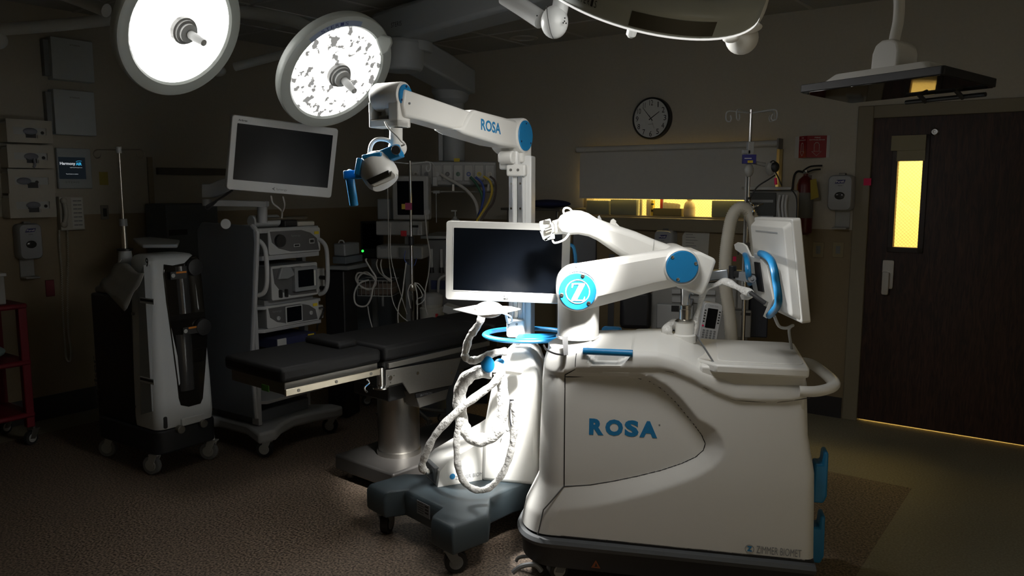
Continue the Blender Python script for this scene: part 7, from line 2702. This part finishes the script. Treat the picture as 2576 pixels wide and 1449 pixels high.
# anaesthesia machine body behind the rear screen
q = P(1900, 700, 5.05)
t = T('anaesthesia_machine', 'tall grey anaesthesia machine half hidden behind the rear touch screen, shelf and coiled tubes on its side', 'anaesthesia machine', (q.x, 5.05, 0), -14)
t.o['label'] = 'tall grey anaesthesia machine half hidden behind the rear touch screen'
QM = t.M
AG = mat('machine_grey_plastic', (.30, .30, .285), .5)
zt7 = qx(1900, 472)[1]
t.part('upper_housing', qbox(1880, 478, 2000, 720, .02, .45), AG, bev=.015)
t.part('top_shelf', t.mb().box((qx(1872, 474)[0], -.03, zt7 - .012), (qx(1990, 474)[0], .45, zt7 + .006)), LGREY, bev=.005)
up_s = t.part('screen_panel', qbox(1886, 484, 1950, 560, .0, .03), mat('dim_screen', (.05, .055, .055), .25), bev=.003)
for v in (505, 545):
    t.part('screen_bar', qbox(1890, v - 3, 1945, v + 4, -.006, .0), MGREY, parent=up_s)
for i, u in enumerate((1962, 1972, 1980)):
    t.part('hanging_tube', t.mb().tube([(qx(u, 490, -.02)[0], -.02, qx(u, 490, -.02)[1]), (qx(u - 4, 520, -.03)[0], -.03, qx(u - 4, 520, -.03)[1]), (qx(u + 2, 570, -.03)[0], -.03, qx(u + 2, 570, -.03)[1]), (qx(u + 6, 620, -.02)[0], -.02, qx(u + 6, 620, -.02)[1])], .008, seg=8), LGREY)
t.part('black_cord', t.mb().tube([(qx(u, v, -.03)[0], -.03, qx(u, v, -.03)[1]) for u, v in ((1990, 475), (2004, 500), (2003, 560), (1996, 610), (1988, 640))], .004, seg=8), CABLEK)
t.part('middle_housing', qbox(1640, 690, 1880, 870, .05, .5), AG, bev=.012)
md = t.part('drawer', qbox(1690, 727, 1800, 742, .035, .06), LGREY, bev=.003)
t.part('drawer', qbox(1690, 746, 1800, 764, .035, .06), LGREY, bev=.003)
t.part('drawer_gap', qbox(1690, 741, 1800, 745, .045, .052), BLACK)
t.part('left_module', qbox(1652, 764, 1742, 830, .0, .05), LGREY, bev=.008)
t.part('module_screen', qbox(1689, 768, 1708, 784, -.004, .0), BLACK)
t.part('gas_hopper', t.mb().prism([qx(u, v, .0) for u, v in ((1722, 750), (1745, 752), (1738, 772), (1720, 770))], -.02, .03), MGREY, bev=.004)
t.part('right_module', qbox(1840, 780, 1888, 850, .0, .05), AG, bev=.006)
rm_ = t.part('module_display', qbox(1864, 786, 1888, 794, -.004, 0), BLACK)
t.part('dark_side', qbox(1888, 720, 1930, 850, .05, .4), mat('near_black_blue', (.02, .024, .035), .5), bev=.008)
t.part('flow_tube', qbox(1842, 700, 1850, 775, -.02, .0), LGREY)
t.part('flow_tube', qbox(1858, 700, 1866, 775, -.02, .0), LGREY)
t.part('red_canister', qbox(1844, 645, 1852, 657, -.02, .0), PINK)
t.part('machine_base', t.mb().box((qx(1640, 850)[0], -.02, 0), (qx(1930, 850)[0], .5, .25)), DGREY, bev=.01)
for v in (1800, 1900):
    pass
# infusion pump with keypad
PQ, pw, ph_ = frame3(P(1771, 766, 4.2), P(1812, 772, 4.2), P(1764, 848, 4.2))
t = T('infusion_pump', 'white keypad infusion pump with tall dark display, left of the ribbed hose', 'infusion pump', (PQ.translation.x, 4.25, 0), 0)
pb3 = t.part('pump_housing', t.mb(PQ).rbox(pw * 1.15, ph_ * 1.15, 0, .06, .018), mat('pump_white', (.52, .53, .54), .4), bev=.004)
t.part('pump_display', t.mb(PQ).rbox(pw * .62, ph_ * .60, -.003, .001, .003, cz=ph_ * .12), SCREEN, parent=pb3)
t.part('pump_lettering', t.mb(PQ).text('CADD-Solis', (-pw * .32, -.001, ph_ * .47), (1, 0, 0), (0, 0, 1), pw * .6, .010, .0006), GINK, parent=pb3)
for r_ in range(5):
    for s_ in (-1, 1):
        t.part('key', t.mb(PQ).rbox(.009, .008, -.003, .0, .003, cx=s_ * pw * .44, cz=ph_ * (.34 - r_ * .085)), INK, parent=pb3)
for r_ in range(4):
    for c_ in range(4):
        t.part('key', t.mb(PQ).rbox(.012, .009, -.003, .0, .003, cx=(c_ - 1.5) * pw * .22, cz=-ph_ * (.27 + r_ * .07)), MGREY, parent=pb3)
t.part('red_key', t.mb(PQ).rbox(.010, .009, -.0035, .0, .003, cx=-pw * .44, cz=-ph_ * .13), PINK, parent=pb3)
t.part('pump_pole', t.w().cyl((PQ.translation.x, 4.29, .0), (PQ.translation.x, 4.29, PQ.translation.z + .1), .015, .015, 14), STEELD)
t.part('pump_foot', t.w().lathe([(.18, 0), (.18, .02), (.03, .05)], Matrix.Translation((PQ.translation.x, 4.29, 0)), 32), DGREY)
# tri-star chrome clip and microphone-like laryngoscope
t = T('tri_arm_clip', 'three-armed chrome clip beside the top of the ribbed hose', 'clip', P(1896, 530, 4.5), 0)
c0 = P(1895, 520, 4.5)
for k, (u, v) in enumerate(((1884, 502), (1919, 512), (1895, 540))):
    t.part('clip_arm', t.w().tube([c0, P((1895 + u) / 2, (520 + v) / 2, 4.49), P(u, v, 4.5)], .006, seg=8), CHROME)
t.part('clip_hub', t.w().ball(c0, .010), CHROME)
solo('mask_tubing', MB().tube([P(1885, 520, 4.8), P(1887, 500, 4.8), P(1905, 470, 4.8), P(1935, 450, 4.8), P(1950, 440, 4.8)], .0045, seg=8), CABLEK, 'thin black tube arching from the ribbed hose to the cluster by the blind', 'tube')
t = T('mask_cluster', 'cluster of mask parts with a pink tab hanging at the right end of the blind', 'mask', P(1950, 462, 4.85), 0)
t.part('mask_shell', t.w().ball(P(1938, 424, 4.86), .032, (.9, .7, 1.3)), mat('cloudy_bag', (.33, .33, .31)))
t.part('black_knob', t.w().ball(P(1950, 420, 4.84), .026, (1, .8, 1.2)), BLACK)
t.part('pink_tab', t.w().cyl(P(1951, 447, 4.84), P(1952, 464, 4.84), .008, .009, 12), PINK)
t.part('strap', t.w().tube([P(1946, 425, 4.83), P(1955, 440, 4.83), P(1966, 466, 4.83)], .004, seg=6).tube([P(1938, 408, 4.84), P(1945, 404, 4.84), P(1955, 410, 4.84)], .004, seg=6), CABLEK)
